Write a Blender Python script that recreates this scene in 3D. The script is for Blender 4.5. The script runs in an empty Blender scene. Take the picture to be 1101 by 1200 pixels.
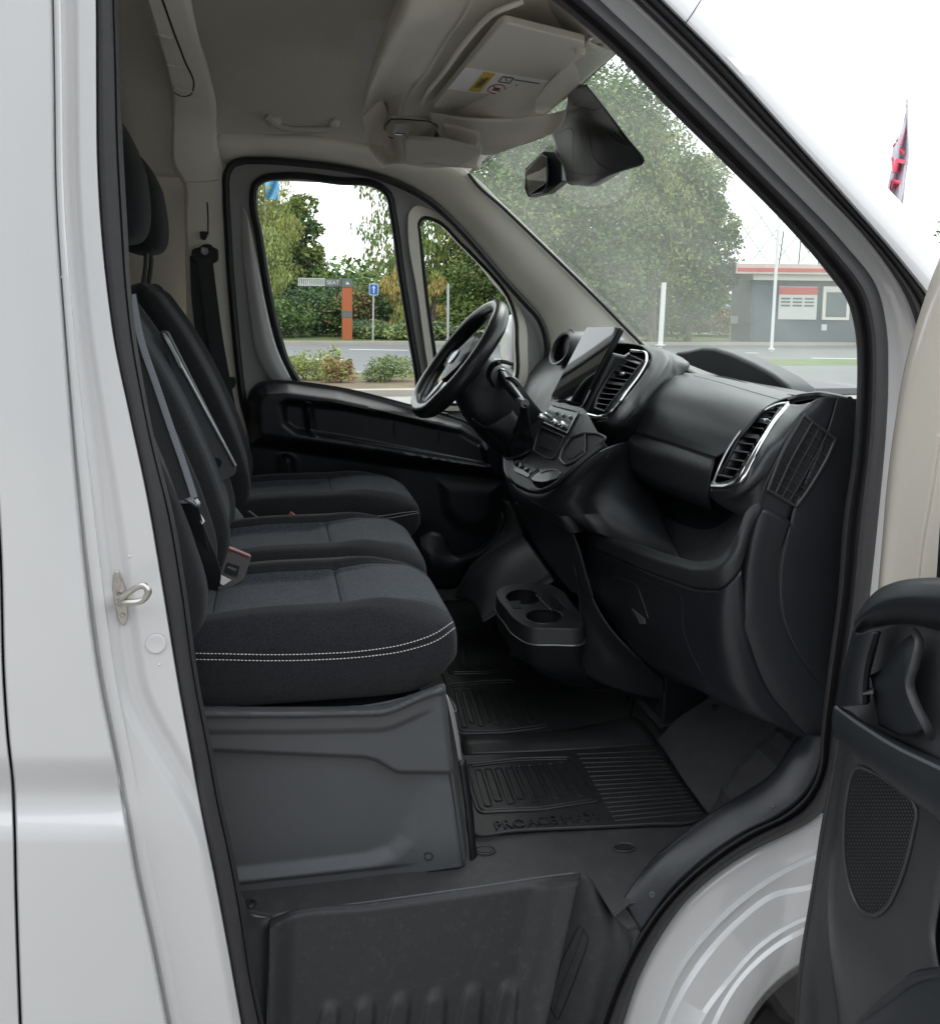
import bpy, bmesh, math, random
from mathutils import Vector, Matrix
from mathutils.bvhtree import BVHTree
from mathutils.geometry import tessellate_polygon
random.seed(7)
R = math.radians
sc = bpy.context.scene
col = sc.collection

# ------------------------------------------------------------------ camera
F, PX, PY = 1100.0, 550.0, 466.0            # focal length and principal point, photograph pixels (1101 x 1200)
yaw, pit, rol = R(12), math.atan(116/1100), R(0.7)
CAM = Vector((0, 0, 1.58))
fw = Vector((math.sin(yaw)*math.cos(pit), math.cos(yaw)*math.cos(pit), -math.sin(pit)))
r0 = Vector((math.cos(yaw), -math.sin(yaw), 0)); u0 = r0.cross(fw)
RT = r0*math.cos(rol)+u0*math.sin(rol); UP = -r0*math.sin(rol)+u0*math.cos(rol)
cd = bpy.data.cameras.new('camera'); cam = bpy.data.objects.new('camera', cd); col.objects.link(cam)
m = Matrix((RT, UP, -fw)).transposed().to_4x4(); m.translation = CAM; cam.matrix_world = m
cd.sensor_fit = 'VERTICAL'; cd.sensor_height = 36; cd.lens = 36*F/1200
cd.shift_x = (550.5-PX)/1200; cd.shift_y = -(600-PY)/1200
cd.clip_start = 0.05; cd.clip_end = 2000
sc.camera = cam

# ------------------------------------------------------------------ sky, sun, exposure
w = bpy.data.worlds.new('World'); sc.world = w; w.use_nodes = True
nt = w.node_tree; nt.nodes.clear()
out = nt.nodes.new('ShaderNodeOutputWorld'); bg = nt.nodes.new('ShaderNodeBackground')
sky = nt.nodes.new('ShaderNodeTexSky'); sky.sky_type = 'NISHITA'; sky.sun_disc = False
SUN_EL, SUN_AZ = R(48), R(35)
sky.sun_elevation = SUN_EL; sky.sun_rotation = SUN_AZ
mx = nt.nodes.new('ShaderNodeMix'); mx.data_type = 'RGBA'; mx.inputs[0].default_value = 0.86
cl = nt.nodes.new('ShaderNodeTexNoise'); cl.inputs['Scale'].default_value = 1.6; cl.inputs['Detail'].default_value = 5
cr_ = nt.nodes.new('ShaderNodeValToRGB')
cr_.color_ramp.elements[0].color = (12.5, 13.3, 14.3, 1); cr_.color_ramp.elements[1].color = (17.5, 17.6, 17.6, 1)
cr_.color_ramp.elements[0].position = .3; cr_.color_ramp.elements[1].position = .7
tc = nt.nodes.new('ShaderNodeTexCoord')
nt.links.new(tc.outputs['Generated'], cl.inputs['Vector']); nt.links.new(cl.outputs['Fac'], cr_.inputs['Fac'])
nt.links.new(sky.outputs[0], mx.inputs[6]); nt.links.new(cr_.outputs[0], mx.inputs[7])
nt.links.new(mx.outputs[2], bg.inputs[0]); bg.inputs[1].default_value = 0.14
nt.links.new(bg.outputs[0], out.inputs[0])
sd = bpy.data.lights.new('sun', 'SUN'); sd.energy = 1.2; sd.angle = R(30); sd.color = (1, .98, .96)
so = bpy.data.objects.new('sun', sd); col.objects.link(so)
so.rotation_euler = Vector((math.sin(SUN_AZ)*math.cos(SUN_EL), math.cos(SUN_AZ)*math.cos(SUN_EL), math.sin(SUN_EL))).to_track_quat('Z', 'Y').to_euler()
sc.view_settings.view_transform = 'Standard'; sc.view_settings.look = 'None'
sc.view_settings.exposure = 0.28; sc.view_settings.gamma = 1.0
sc.render.engine = 'CYCLES'
sc.cycles.max_bounces = 8; sc.cycles.diffuse_bounces = 5; sc.cycles.transparent_max_bounces = 16
sc.cycles.use_denoising = True
sc.render.resolution_x, sc.render.resolution_y = 939, 1024

# ------------------------------------------------------------------ points
def ray(px, py): return fw + RT*((px-PX)/F) - UP*((py-PY)/F)
def PP(px, py, Y): v = ray(px, py); return CAM + v*(Y/v.y)
def XX(px, py, X): v = ray(px, py); return CAM + v*(X/v.x)
def ZZ(px, py, Z): v = ray(px, py); return CAM + v*((Z-CAM.z)/v.z)
def V_(p):
    if isinstance(p, Vector): return p
    return PP(*p)
def VL(l, Y=None):
    return [p if isinstance(p, Vector) else (PP(p[0], p[1], Y) if len(p) == 2 else PP(*p)) for p in l]
def XL(l, X): return [XX(p[0], p[1], X if len(p) == 2 else p[2]) for p in l]
def ZL(l, Z): return [ZZ(p[0], p[1], Z if len(p) == 2 else p[2]) for p in l]
def catmull(p, per=8, closed=False):
    n = len(p)
    if n < 3 and not closed: return [p[0].lerp(p[-1], i/per) for i in range(per+1)]
    o = []
    for i in range(n if closed else n-1):
        a = p[(i-1) % n] if (closed or i > 0) else p[0]*2-p[1]
        b = p[i]; c = p[(i+1) % n]; d = p[(i+2) % n] if (closed or i+2 < n) else p[-1]*2-p[-2]
        # centripetal-ish: scale tangents by local chord length
        lb = (c-b).length+1e-9; la = (b-a).length+1e-9; lc = (d-c).length+1e-9
        t1 = ((b-a)/la*lb+(c-b)/lb*la)/(la+lb)*lb; t2 = ((c-b)/lb*lc+(d-c)/lc*lb)/(lb+lc)*lb
        for k in range(per):
            t = k/per; t_2 = t*t; t3 = t_2*t
            o.append(b*(2*t3-3*t_2+1)+t1*(t3-2*t_2+t)+c*(-2*t3+3*t_2)+t2*(t3-t_2))
    if not closed: o.append(p[-1].copy())
    return o
def resample(p, n, closed=False):
    q = list(p)+([p[0]] if closed else [])
    L = [0]
    for i in range(1, len(q)): L.append(L[-1]+(q[i]-q[i-1]).length)
    tot = L[-1]; o = []; j = 0; m_ = n if closed else n-1
    for i in range(n):
        s = tot*i/m_
        while j < len(L)-2 and L[j+1] < s: j += 1
        d = L[j+1]-L[j]
        o.append(q[j].lerp(q[j+1], (s-L[j])/d if d > 1e-9 else 0))
    return o
def curve(p, n=40, smooth=True, closed=False):
    p = VL(p)
    return resample(catmull(p, 8, closed) if smooth else p, n, closed)
def rounded(pts, r, k=5):
    """polygon of 2-tuples with its corners rounded"""
    o = []; n = len(pts)
    for i in range(n):
        a, b, c = Vector(pts[i-1]), Vector(pts[i]), Vector(pts[(i+1) % n])
        rr = r[i] if isinstance(r, (list, tuple)) else r
        ra = min(rr, (a-b).length*.45); rc = min(rr, (c-b).length*.45)
        p, q = b+(a-b).normalized()*ra, b+(c-b).normalized()*rc
        for j in range(k+1):
            t = j/k; v = p*(1-t)**2+b*2*t*(1-t)+q*t*t; o.append((v.x, v.y))
    return o

# ------------------------------------------------------------------ objects
def tag(o, label=None, cat=None, group=None, kind=None):
    if label: o['label'] = label
    if cat: o['category'] = cat
    if group: o['group'] = group
    if kind: o['kind'] = kind
    return o
def thing(name, label, cat, loc=(0, 0, 0), group=None, kind=None):
    o = bpy.data.objects.new(name, None); col.objects.link(o); o.location = Vector(loc); o.empty_display_size = .1
    return tag(o, label, cat, group, kind)
def mk(name, vs, fs, mat, parent=None, smooth=True, thick=0, off=0, bevel=0, sub=0, mats=None, fm=None, auto=None):
    me = bpy.data.meshes.new(name); me.from_pydata([tuple(v) for v in vs], [], fs)
    for m_ in (mats or [mat]): me.materials.append(m_)
    if fm: me.polygons.foreach_set('material_index', fm)
    bm = bmesh.new(); bm.from_mesh(me)
    bmesh.ops.remove_doubles(bm, verts=bm.verts, dist=1e-6)
    if not thick: bmesh.ops.recalc_face_normals(bm, faces=bm.faces)
    bm.to_mesh(me); bm.free()
    if smooth:
        me.polygons.foreach_set('use_smooth', [True]*len(me.polygons))
        me.set_sharp_from_angle(angle=R(auto or 40))
    o = bpy.data.objects.new(name, me); col.objects.link(o)
    if parent:
        o.parent = parent
        L = Vector((0, 0, 0)); q = parent
        while q: L += q.location; q = q.parent
        o.location = -L if parent.type == 'EMPTY' else Vector((0, 0, 0))
    if thick:
        md = o.modifiers.new('solid', 'SOLIDIFY'); md.thickness = thick; md.offset = off
    if bevel:
        md = o.modifiers.new('bevel', 'BEVEL'); md.width = bevel; md.segments = 3; md.limit_method = 'ANGLE'; md.angle_limit = R(35)
    if sub:
        md = o.modifiers.new('sub', 'SUBSURF'); md.levels = sub; md.render_levels = sub
    return o
def child(o, parent):
    """parent a mesh built in world coordinates to another mesh built in world coordinates"""
    o.parent = parent; o.location = Vector((0, 0, 0)); return o
def gridfaces(nu, nv, cu=False, cv=False):
    f = []
    for i in range(nu if cu else nu-1):
        for j in range(nv if cv else nv-1):
            a = i*nv+j; b = i*nv+(j+1) % nv; c = ((i+1) % nu)*nv+(j+1) % nv; d = ((i+1) % nu)*nv+j
            f.append((a, b, c, d))
    return f
def loft(name, curves, mat, parent=None, n=40, per=1, sm=True, thick=.003, closed=False, lin=False, **k):
    """surface through curves; per > 1 puts a smooth spline across them; lin keeps the curves' own corners"""
    cs = [resample(catmull(VL(c), 8, closed) if sm else VL(c), n, closed) for c in curves]
    if per > 1:
        cols = [catmull([c[j] for c in cs], per) for j in range(n)]
        cs = [[cols[j][i] for j in range(n)] for i in range(len(cols[0]))]
    vs = [v for c in cs for v in c]
    return mk(name, vs, gridfaces(len(cs), n, False, closed), mat, parent, thick=thick, **k)
def prism(name, pts, vec, mat, parent=None, bevel=.002, smooth=True, holes=None, **k):
    """solid slab: outline of 3D points pushed along vec; holes are outlines too"""
    loops = [VL(pts)]+[VL(h) for h in (holes or [])]
    tri = tessellate_polygon(loops); flat = [p for l in loops for p in l]; n = len(flat); vec = Vector(vec)
    vs = flat+[p+vec for p in flat]
    fs = [tuple(t) for t in tri]+[tuple(i+n for i in reversed(t)) for t in tri]
    if not holes:
        fs = [tuple(range(n)), tuple(range(2*n-1, n-1, -1))]
    s = 0
    for l in loops:
        for i in range(len(l)): a = s+i; b = s+(i+1) % len(l); fs.append((a, b, b+n, a+n))
        s += len(l)
    return mk(name, vs, fs, mat, parent, smooth, bevel=bevel, auto=30, **k)
def tube(name, pts, r, mat, parent=None, seg=8, per=6, closed=False, flat=None, caps=True, up=None, sm=True, **k):
    p = VL(pts)
    p = catmull(p, per, closed) if (sm and len(p) > 2) else p
    n = len(p); vs = []; nrm = None
    for i in range(n):
        a = p[i-1] if (closed or i > 0) else p[0]; b = p[(i+1) % n] if (closed or i < n-1) else p[-1]
        t = (b-a).normalized()
        if nrm is None: nrm = (Vector(up) if up else t.orthogonal()).normalized()
        if up: nrm = Vector(up)
        nrm = (nrm-t*nrm.dot(t)).normalized(); bn = t.cross(nrm)
        rr = r(i/(n-1)) if callable(r) else r
        for j in range(seg):
            an = 2*math.pi*j/seg
            vs.append(p[i]+nrm*math.cos(an)*rr*(flat or 1)+bn*math.sin(an)*rr)
    fs = gridfaces(n, seg, closed, True)
    if caps and not closed: fs += [tuple(range(seg))[::-1], tuple(range((n-1)*seg, n*seg))]
    return mk(name, vs, fs, mat, parent, **k)
def strap(name, pts, wd, th, mat, parent=None, up=(0, 1, 0), per=8, width_at=None, **k):
    """flat webbing: width along up, thickness across"""
    p = catmull(VL(pts), per); vs = []; n = len(p)
    for i in range(n):
        t = (p[min(i+1, n-1)]-p[max(i-1, 0)]).normalized()
        u = Vector(up(i/(n-1)) if callable(up) else up); u = (u-t*u.dot(t)).normalized(); b = t.cross(u)
        ww = wd(i/(n-1)) if callable(wd) else wd
        for a, c in ((-1, -1), (-.33, -1.15), (.33, -1.15), (1, -1), (1, 1), (.33, 1.15), (-.33, 1.15), (-1, 1)):
            vs.append(p[i]+u*a*ww/2+b*c*th/2)
    fs = gridfaces(n, 8, False, True)+[tuple(range(8))[::-1], tuple(range((n-1)*8, n*8))]
    return mk(name, vs, fs, mat, parent, **k)
def box(name, c, s, mat, parent=None, bevel=.002, rot=None, **k):
    c = Vector(c); s = Vector(s)/2; vs = []
    for x in (-1, 1):
        for y in (-1, 1):
            for z in (-1, 1):
                v = Vector((x*s.x, y*s.y, z*s.z))
                if rot: v = rot @ v
                vs.append(c+v)
    fs = [(0, 1, 3, 2), (4, 6, 7, 5), (0, 4, 5, 1), (2, 3, 7, 6), (0, 2, 6, 4), (1, 5, 7, 3)]
    return mk(name, vs, fs, mat, parent, bevel=bevel, **k)
def disc(name, c, nrm, r, h, mat, parent=None, seg=24, bevel=.0008, prof=None, **k):
    """lathe round nrm: prof is a list of (radius, height) fractions"""
    c = Vector(c); nrm = Vector(nrm).normalized(); a = nrm.orthogonal().normalized(); b = nrm.cross(a)
    prof = prof or [(0, 1), (.8, 1), (1, .8), (1, 0)]; vs = []
    for rr, hh in prof:
        for j in range(seg):
            an = 2*math.pi*j/seg
            vs.append(c+(a*math.cos(an)+b*math.sin(an))*r*rr+nrm*h*hh)
    return mk(name, vs, gridfaces(len(prof), seg, False, True), mat, parent, **k)
def bvh_of(*obs):
    dg = bpy.context.evaluated_depsgraph_get(); vs = []; fs = []
    for o in obs:
        bm = bmesh.new(); bm.from_mesh(o.data); L = Vector((0, 0, 0)); q = o
        while q: L += q.location; q = q.parent
        s = len(vs); vs += [v.co+L for v in bm.verts]; fs += [[s+v.index for v in f.verts] for f in bm.faces]; bm.free()
    return BVHTree.FromPolygons(vs, fs)
def snap(bv, px, py, lift=.0015):
    h = bv.ray_cast(CAM, ray(px, py).normalized())
    if h[0] is None: return None
    n = h[1]
    if n.dot(ray(px, py)) > 0: n = -n
    return h[0]+n*lift, n
def snaps(bv, pts, lift=.0015, n=30):
    c = resample(catmull([Vector((a, b, 0)) for a, b in pts], 8), n); o = []
    for p in c:
        s = snap(bv, p.x, p.y, lift)
        if s: o.append(s[0])
    return o
def seam(name, bv, pts, mat, parent, r=.0012, lift=0, n=30):
    p = snaps(bv, pts, lift, n)
    if len(p) > 2: return child(tube(name, p, r, mat, None, seg=6, per=1, sm=False), parent) if parent and parent.type == 'MESH' else tube(name, p, r, mat, parent, seg=6, per=1, sm=False)
def stitches(name, bv, pts, mat, parent, ln=.006, gap=.004, r=.0009):
    p = snaps(bv, pts, .0012, 80); tot = sum((p[i+1]-p[i]).length for i in range(len(p)-1))
    q = resample(p, max(4, int(tot/(ln+gap))*2)); vs = []; fs = []
    for i in range(0, len(q)-1, 2):
        a, b = q[i], q[i+1]; t = (b-a).normalized(); n1 = t.orthogonal().normalized(); n2 = t.cross(n1); s = len(vs)
        a = a-t*ln*.12; b = b+t*ln*.12
        for c, rr in ((a, r*.5), (a.lerp(b, .25), r), (a.lerp(b, .75), r), (b, r*.5)):
            for j in range(5):
                an = 2*math.pi*j/5; vs.append(c+n1*math.cos(an)*rr+n2*math.sin(an)*rr)
        for g in range(3):
            for j in range(5): fs.append((s+g*5+j, s+g*5+(j+1) % 5, s+g*5+5+(j+1) % 5, s+g*5+5+j))
    o = mk(name, vs, fs, mat, parent if parent.type == 'EMPTY' else None); o['kind'] = 'stuff'
    if parent.type == 'MESH': child(o, parent)
    return o
def text(name, s, size, origin, right, upv, mat, parent=None, extrude=.0004, align='CENTER', bold=0, mirror=False):
    cu = bpy.data.curves.new(name, 'FONT'); cu.body = s; cu.size = size; cu.extrude = extrude; cu.align_x = align; cu.align_y = 'CENTER'; cu.offset = bold
    t = bpy.data.objects.new('t', cu); col.objects.link(t); bpy.context.view_layer.update()
    me = bpy.data.meshes.new_from_object(t.evaluated_get(bpy.context.evaluated_depsgraph_get()))
    bpy.data.objects.remove(t)
    right = Vector(right).normalized(); upv = Vector(upv); upv = (upv-right*upv.dot(right)).normalized(); nn = right.cross(upv)
    for v in me.vertices: v.co = Vector(origin)+right*v.co.x+upv*v.co.y+nn*v.co.z
    me.materials.clear(); me.materials.append(mat)
    o = bpy.data.objects.new(name, me); col.objects.link(o)
    if parent:
        o.parent = parent
        if parent.type == 'EMPTY': o.location = -parent.location
    return o
def smooth(a, b, x):
    t = max(0., min(1., (x-a)/(b-a))) if a != b else float(x > a); return t*t*(3-2*t)
def sdist(poly, x, y):
    """signed distance in 2D, negative inside"""
    ins = False; d = 1e9; n = len(poly)
    for i in range(n):
        x1, y1 = poly[i]; x2, y2 = poly[(i+1) % n]
        if (y1 > y) != (y2 > y) and x < (x2-x1)*(y-y1)/(y2-y1)+x1: ins = not ins
        dx, dy = x2-x1, y2-y1; t = max(0, min(1, ((x-x1)*dx+(y-y1)*dy)/(dx*dx+dy*dy+1e-9)))
        d = min(d, math.hypot(x-x1-t*dx, y-y1-t*dy))
    return -d if ins else d
def relief(name, top, bot, depth, mat, parent=None, nx=80, ny=60, fn='Y', thick=.004, sm=True, **k):
    """panel between a top and a bottom edge (photo points); depth(px, py) gives the plane of each point"""
    t = resample(catmull([Vector((a, b, 0)) for a, b in top], 6) if sm else [Vector((a, b, 0)) for a, b in top], nx)
    b_ = resample(catmull([Vector((a, b, 0)) for a, b in bot], 6) if sm else [Vector((a, b, 0)) for a, b in bot], nx); vs = []
    for j in range(ny):
        for i in range(nx):
            p = t[i].lerp(b_[i], j/(ny-1)); f = PP if fn == 'Y' else XX
            vs.append(f(p.x, p.y, depth(p.x, p.y)))
    return mk(name, vs, gridfaces(ny, nx), mat, parent, thick=thick, **k)

# ------------------------------------------------------------------ materials
def mat(name, base, rough=.5, metal=0, coat=0, spec=.5, bump=0, bscale=400, var=0, vscale=8, sheen=0, dirt=None, weave=0, detail=2):
    m_ = bpy.data.materials.new(name); m_.use_nodes = True; t = m_.node_tree; b = t.nodes['Principled BSDF']
    c = tuple(base)+(1,)
    b.inputs['Base Color'].default_value = c; b.inputs['Roughness'].default_value = rough; b.inputs['Metallic'].default_value = metal
    b.inputs['Coat Weight'].default_value = coat; b.inputs['Coat Roughness'].default_value = .04; b.inputs['Specular IOR Level'].default_value = spec
    if sheen: b.inputs['Sheen Weight'].default_value = sheen; b.inputs['Sheen Roughness'].default_value = .5
    g = t.nodes.new('ShaderNodeTexCoord')
    last = None
    if var:
        n = t.nodes.new('ShaderNodeTexNoise'); n.inputs['Scale'].default_value = vscale; n.inputs['Detail'].default_value = 6; n.inputs['Roughness'].default_value = .65
        t.links.new(g.outputs['Object'], n.inputs['Vector'])
        mp = t.nodes.new('ShaderNodeMapRange'); mp.inputs[1].default_value = .3; mp.inputs[2].default_value = .7
        mp.inputs[3].default_value = 1-var; mp.inputs[4].default_value = 1+var
        t.links.new(n.outputs['Fac'], mp.inputs[0])
        mu = t.nodes.new('ShaderNodeMix'); mu.data_type = 'RGBA'; mu.blend_type = 'MULTIPLY'; mu.inputs[0].default_value = 1
        mu.inputs[6].default_value = c; t.links.new(mp.outputs[0], mu.inputs[7]); last = mu.outputs[2]
    if weave:
        n = t.nodes.new('ShaderNodeTexNoise'); n.inputs['Scale'].default_value = 480; n.inputs['Detail'].default_value = 1
        t.links.new(g.outputs['Object'], n.inputs['Vector'])
        mp = t.nodes.new('ShaderNodeMapRange'); mp.inputs[1].default_value = .35; mp.inputs[2].default_value = .65
        mp.inputs[3].default_value = 1-weave; mp.inputs[4].default_value = 1+weave
        t.links.new(n.outputs['Fac'], mp.inputs[0])
        mu = t.nodes.new('ShaderNodeMix'); mu.data_type = 'RGBA'; mu.blend_type = 'MULTIPLY'; mu.inputs[0].default_value = 1
        if last: t.links.new(last, mu.inputs[6])
        else: mu.inputs[6].default_value = c
        t.links.new(mp.outputs[0], mu.inputs[7]); last = mu.outputs[2]
    if dirt:
        # scuffs and dust: dirt = (colour, amount, scale)
        n = t.nodes.new('ShaderNodeTexNoise'); n.inputs['Scale'].default_value = dirt[2]; n.inputs['Detail'].default_value = 9; n.inputs['Roughness'].default_value = .75
        n.inputs['Distortion'].default_value = .15
        t.links.new(g.outputs['Object'], n.inputs['Vector'])
        mp = t.nodes.new('ShaderNodeMapRange'); mp.inputs[1].default_value = .52; mp.inputs[2].default_value = .75; mp.inputs[3].default_value = 0; mp.inputs[4].default_value = dirt[1]
        t.links.new(n.outputs['Fac'], mp.inputs[0])
        mu = t.nodes.new('ShaderNodeMix'); mu.data_type = 'RGBA'
        t.links.new(mp.outputs[0], mu.inputs[0])
        if last: t.links.new(last, mu.inputs[6])
        else: mu.inputs[6].default_value = c
        mu.inputs[7].default_value = tuple(dirt[0])+(1,); last = mu.outputs[2]
        rr = t.nodes.new('ShaderNodeMapRange'); rr.inputs[3].default_value = rough; rr.inputs[4].default_value = min(1, rough+.25)
        t.links.new(n.outputs['Fac'], rr.inputs[0]); t.links.new(rr.outputs[0], b.inputs['Roughness'])
    if last: t.links.new(last, b.inputs['Base Color'])
    if bump:
        n = t.nodes.new('ShaderNodeTexNoise'); n.inputs['Scale'].default_value = bscale; n.inputs['Detail'].default_value = detail
        t.links.new(g.outputs['Object'], n.inputs['Vector'])
        bp = t.nodes.new('ShaderNodeBump'); bp.inputs['Strength'].default_value = bump; bp.inputs['Distance'].default_value = .001 if bscale > 50 else .02
        t.links.new(n.outputs['Fac'], bp.inputs['Height']); t.links.new(bp.outputs[0], b.inputs['Normal'])
    return m_
M = {}
M['paint'] = mat('white_paint', (.60, .60, .60), .24, coat=.9, var=.015, vscale=3)
M['black'] = mat('black_plastic', (.0125, .0145, .0175), .38, bump=.35, bscale=900, var=.08, vscale=20)
M['pad'] = mat('dash_plastic', (.024, .0265, .0285), .36, bump=.35, bscale=1100, var=.06, vscale=12)
M['dark'] = mat('soft_dark_plastic', (.0165, .019, .022), .46, bump=.4, bscale=800, var=.08, vscale=15)
M['gloss'] = mat('gloss_black', (.007, .008, .009), .32, coat=.15)
M['grey'] = mat('grey_plastic', (.080, .084, .089), .5, bump=.3, bscale=1200, var=.06, vscale=6, dirt=((.12, .12, .12), .12, 14))
M['floor'] = mat('cab_floor_plastic', (.033, .0335, .0345), .5, bump=.5, bscale=260, var=.18, vscale=9, dirt=((.13, .13, .125), .28, 26), detail=6)
M['step'] = mat('step_plastic', (.024, .025, .027), .5, bump=.4, bscale=600, var=.06, vscale=8, dirt=((.15, .15, .15), .2, 55))
M['carpet'] = mat('kick_carpet', (.034, .036, .038), .8, bump=.6, bscale=500, var=.15, vscale=14, dirt=((.13, .13, .12), .2, 20))
M['mat'] = mat('mat_rubber', (.021, .0215, .022), .30, bump=.2, bscale=500, var=.15, vscale=12, dirt=((.07, .07, .07), .3, 9))
M['rubber'] = mat('seal_rubber', (.030, .029, .031), .62, bump=.5, bscale=420, var=.12, vscale=30)
M['gasket'] = mat('black_gasket', (.012, .012, .014), .5)
M['bolster'] = mat('bolster_fabric', (.0155, .0165, .019), .85, bump=1, bscale=600, weave=.45, sheen=.1, spec=.2, var=.08, vscale=30)
M['insert'] = mat('insert_fabric', (.040, .045, .054), .85, bump=1, bscale=600, weave=.75, sheen=.12, spec=.2, var=.10, vscale=45)
M['thread'] = mat('white_thread', (.7, .7, .68), .7)
M['seamline'] = mat('seam_thread', (.006, .006, .007), .9)
M['web'] = mat('belt_webbing', (.022, .023, .026), .55, bump=.5, bscale=1200, weave=.25)
M['webl'] = mat('belt_webbing_pale', (.22, .235, .26), .5, bump=.5, bscale=1200, weave=.2)  # paler webbing for the strip along the belt edge
M['liner'] = mat('headliner_fabric', (.58, .555, .49), .95, bump=.6, bscale=500, var=.04, vscale=5, weave=.1)
M['trim'] = mat('beige_trim', (.80, .765, .68), .6, bump=.3, bscale=900, var=.03, vscale=5)
M['console'] = mat('overhead_plastic', (.70, .665, .585), .6, bump=.3, bscale=900, var=.03, vscale=5)
M['visor'] = mat('visor_vinyl', (.58, .55, .485), .7, bump=.3, bscale=1200)
M['chrome'] = mat('chrome', (.75, .75, .76), .12, metal=1)
M['satin'] = mat('satin_silver', (.42, .43, .44), .3, metal=.85)
M['steel'] = mat('zinc_steel', (.5, .48, .44), .32, metal=.9, var=.15, vscale=60)
M['screen'] = mat('screen_glass', (.004, .004, .005), .03, coat=1)
M['white'] = mat('white_label', (.82, .82, .8), .6)
M['yellow'] = mat('yellow_label', (.62, .43, .03), .6)
M['red'] = mat('red_print', (.42, .03, .035), .6)
M['redplastic'] = mat('red_button', (.40, .07, .07), .4)
M['ink'] = mat('dark_print', (.02, .02, .025), .6)
M['metalw'] = mat('painted_bracket', (.42, .43, .43), .4, metal=.3, var=.1, vscale=40)
M['buckle'] = mat('buckle_plastic', (.13, .12, .115), .4, var=.05)
M['leather'] = mat('wheel_leather', (.012, .0125, .014), .28, bump=.3, bscale=500)
M['lens'] = mat('lamp_lens', (.55, .55, .52), .15, coat=.6)
def glass(name, tint, gl=1.0, rough=.0, ior=1.45, haze=0, hazec=(.5, .55, .53)):
    m_ = bpy.data.materials.new(name); m_.use_nodes = True; t = m_.node_tree; t.nodes.clear()
    o = t.nodes.new('ShaderNodeOutputMaterial'); tr = t.nodes.new('ShaderNodeBsdfTransparent'); tr.inputs[0].default_value = tuple(tint)+(1,)
    g = t.nodes.new('ShaderNodeBsdfGlossy'); g.inputs['Roughness'].default_value = rough
    fr = t.nodes.new('ShaderNodeFresnel'); fr.inputs['IOR'].default_value = ior
    mu = t.nodes.new('ShaderNodeMath'); mu.operation = 'MULTIPLY'; mu.inputs[1].default_value = gl
    mx_ = t.nodes.new('ShaderNodeMixShader'); t.links.new(fr.outputs[0], mu.inputs[0]); t.links.new(mu.outputs[0], mx_.inputs[0])
    t.links.new(tr.outputs[0], mx_.inputs[1]); t.links.new(g.outputs[0], mx_.inputs[2]); last = mx_.outputs[0]
    if haze:
        d = t.nodes.new('ShaderNodeBsdfTranslucent'); d.inputs[0].default_value = tuple(hazec)+(1,); m2 = t.nodes.new('ShaderNodeMixShader')
        tcn = t.nodes.new('ShaderNodeTexCoord'); n = t.nodes.new('ShaderNodeTexNoise'); n.inputs['Scale'].default_value = 2.5; n.inputs['Detail'].default_value = 5
        t.links.new(tcn.outputs['Object'], n.inputs['Vector'])
        mp = t.nodes.new('ShaderNodeMapRange'); mp.inputs[1].default_value = .3; mp.inputs[2].default_value = .75; mp.inputs[3].default_value = haze*.7; mp.inputs[4].default_value = haze*1.3
        t.links.new(n.outputs['Fac'], mp.inputs[0]); t.links.new(mp.outputs[0], m2.inputs[0])
        t.links.new(last, m2.inputs[1]); t.links.new(d.outputs[0], m2.inputs[2]); last = m2.outputs[0]
    t.links.new(last, o.inputs[0]); return m_
M['windscreen'] = glass('windscreen_glass', (.90, .95, .92), .13, 0, 1.45, .12, (.64,.68,.60))
M['window'] = glass('side_glass', (.90, .93, .91), .5)
# ================================================================== THE VAN
van = thing('panel_van', 'white panel van seen through its open passenger door, filling the picture', 'van', (.3, 2.5, 0))

# ---- door aperture lines on the near side (photo points), top of A pillar down round the sill
SI = [(520, -90), (590, -45), (640, -5), (716, 58), (773, 117), (846, 189), (919, 262), (970, 321), (991, 350), (1002, 392), (1004, 430), (1003, 470), (998, 540), (989, 600), (981, 700), (968, 800), (961, 865), (958, 905), (946, 930), (918, 955), (875, 976), (831, 1006), (787, 1046), (751, 1093), (722, 1148), (700, 1205), (682, 1270)]
SO = [(570, -110), (640, -60), (700, -2), (773, 67), (809, 103), (846, 140), (918, 213), (991, 289), (1026, 335), (1038, 385), (1040, 440), (1038, 500), (1032, 570), (1025, 640), (1016, 720), (1004, 800), (990, 870), (975, 925), (962, 953), (926, 975), (882, 996), (838, 1025), (802, 1058), (769, 1105), (747, 1149), (729, 1202), (713, 1270)]
def shiftc(c, f, d):  # blend two traced lines
    a = resample(catmull([Vector((x, y, 0)) for x, y in c], 6), 120); b = resample(catmull([Vector((x, y, 0)) for x, y in d], 6), 120)
    return [a[i].lerp(b[i], f) for i in range(120)]
def seal(name, I, O, prof, mat, parent, n=160, **k):
    """rubber profile swept along a traced opening; prof = (fraction across, plane)"""
    cs = []
    a = resample(catmull([Vector((x, y, 0)) for x, y in I], 6), n); b = resample(catmull([Vector((x, y, 0)) for x, y in O], 6), n)
    for f, Y in prof: cs.append([PP(*(a[i].lerp(b[i], f)).xy, Y) for i in range(n)])
    vs = [v for c in cs for v in c]
    return mk(name, vs, gridfaces(len(cs), n), mat, parent, **k)
s1 = seal('door_seal', SI, SO, [(-.01, 1.60), (0, 1.545), (.05, 1.528), (.13, 1.522), (.22, 1.528), (.27, 1.540), (.33, 1.541), (.40, 1.528), (.5, 1.512), (.62, 1.506), (.74, 1.508), (.87, 1.518), (.96, 1.535), (1, 1.555), (1.005, 1.6)], M['rubber'], van)
s1['label'] = 'dark rubber door seal along A pillar and sill'
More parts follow.
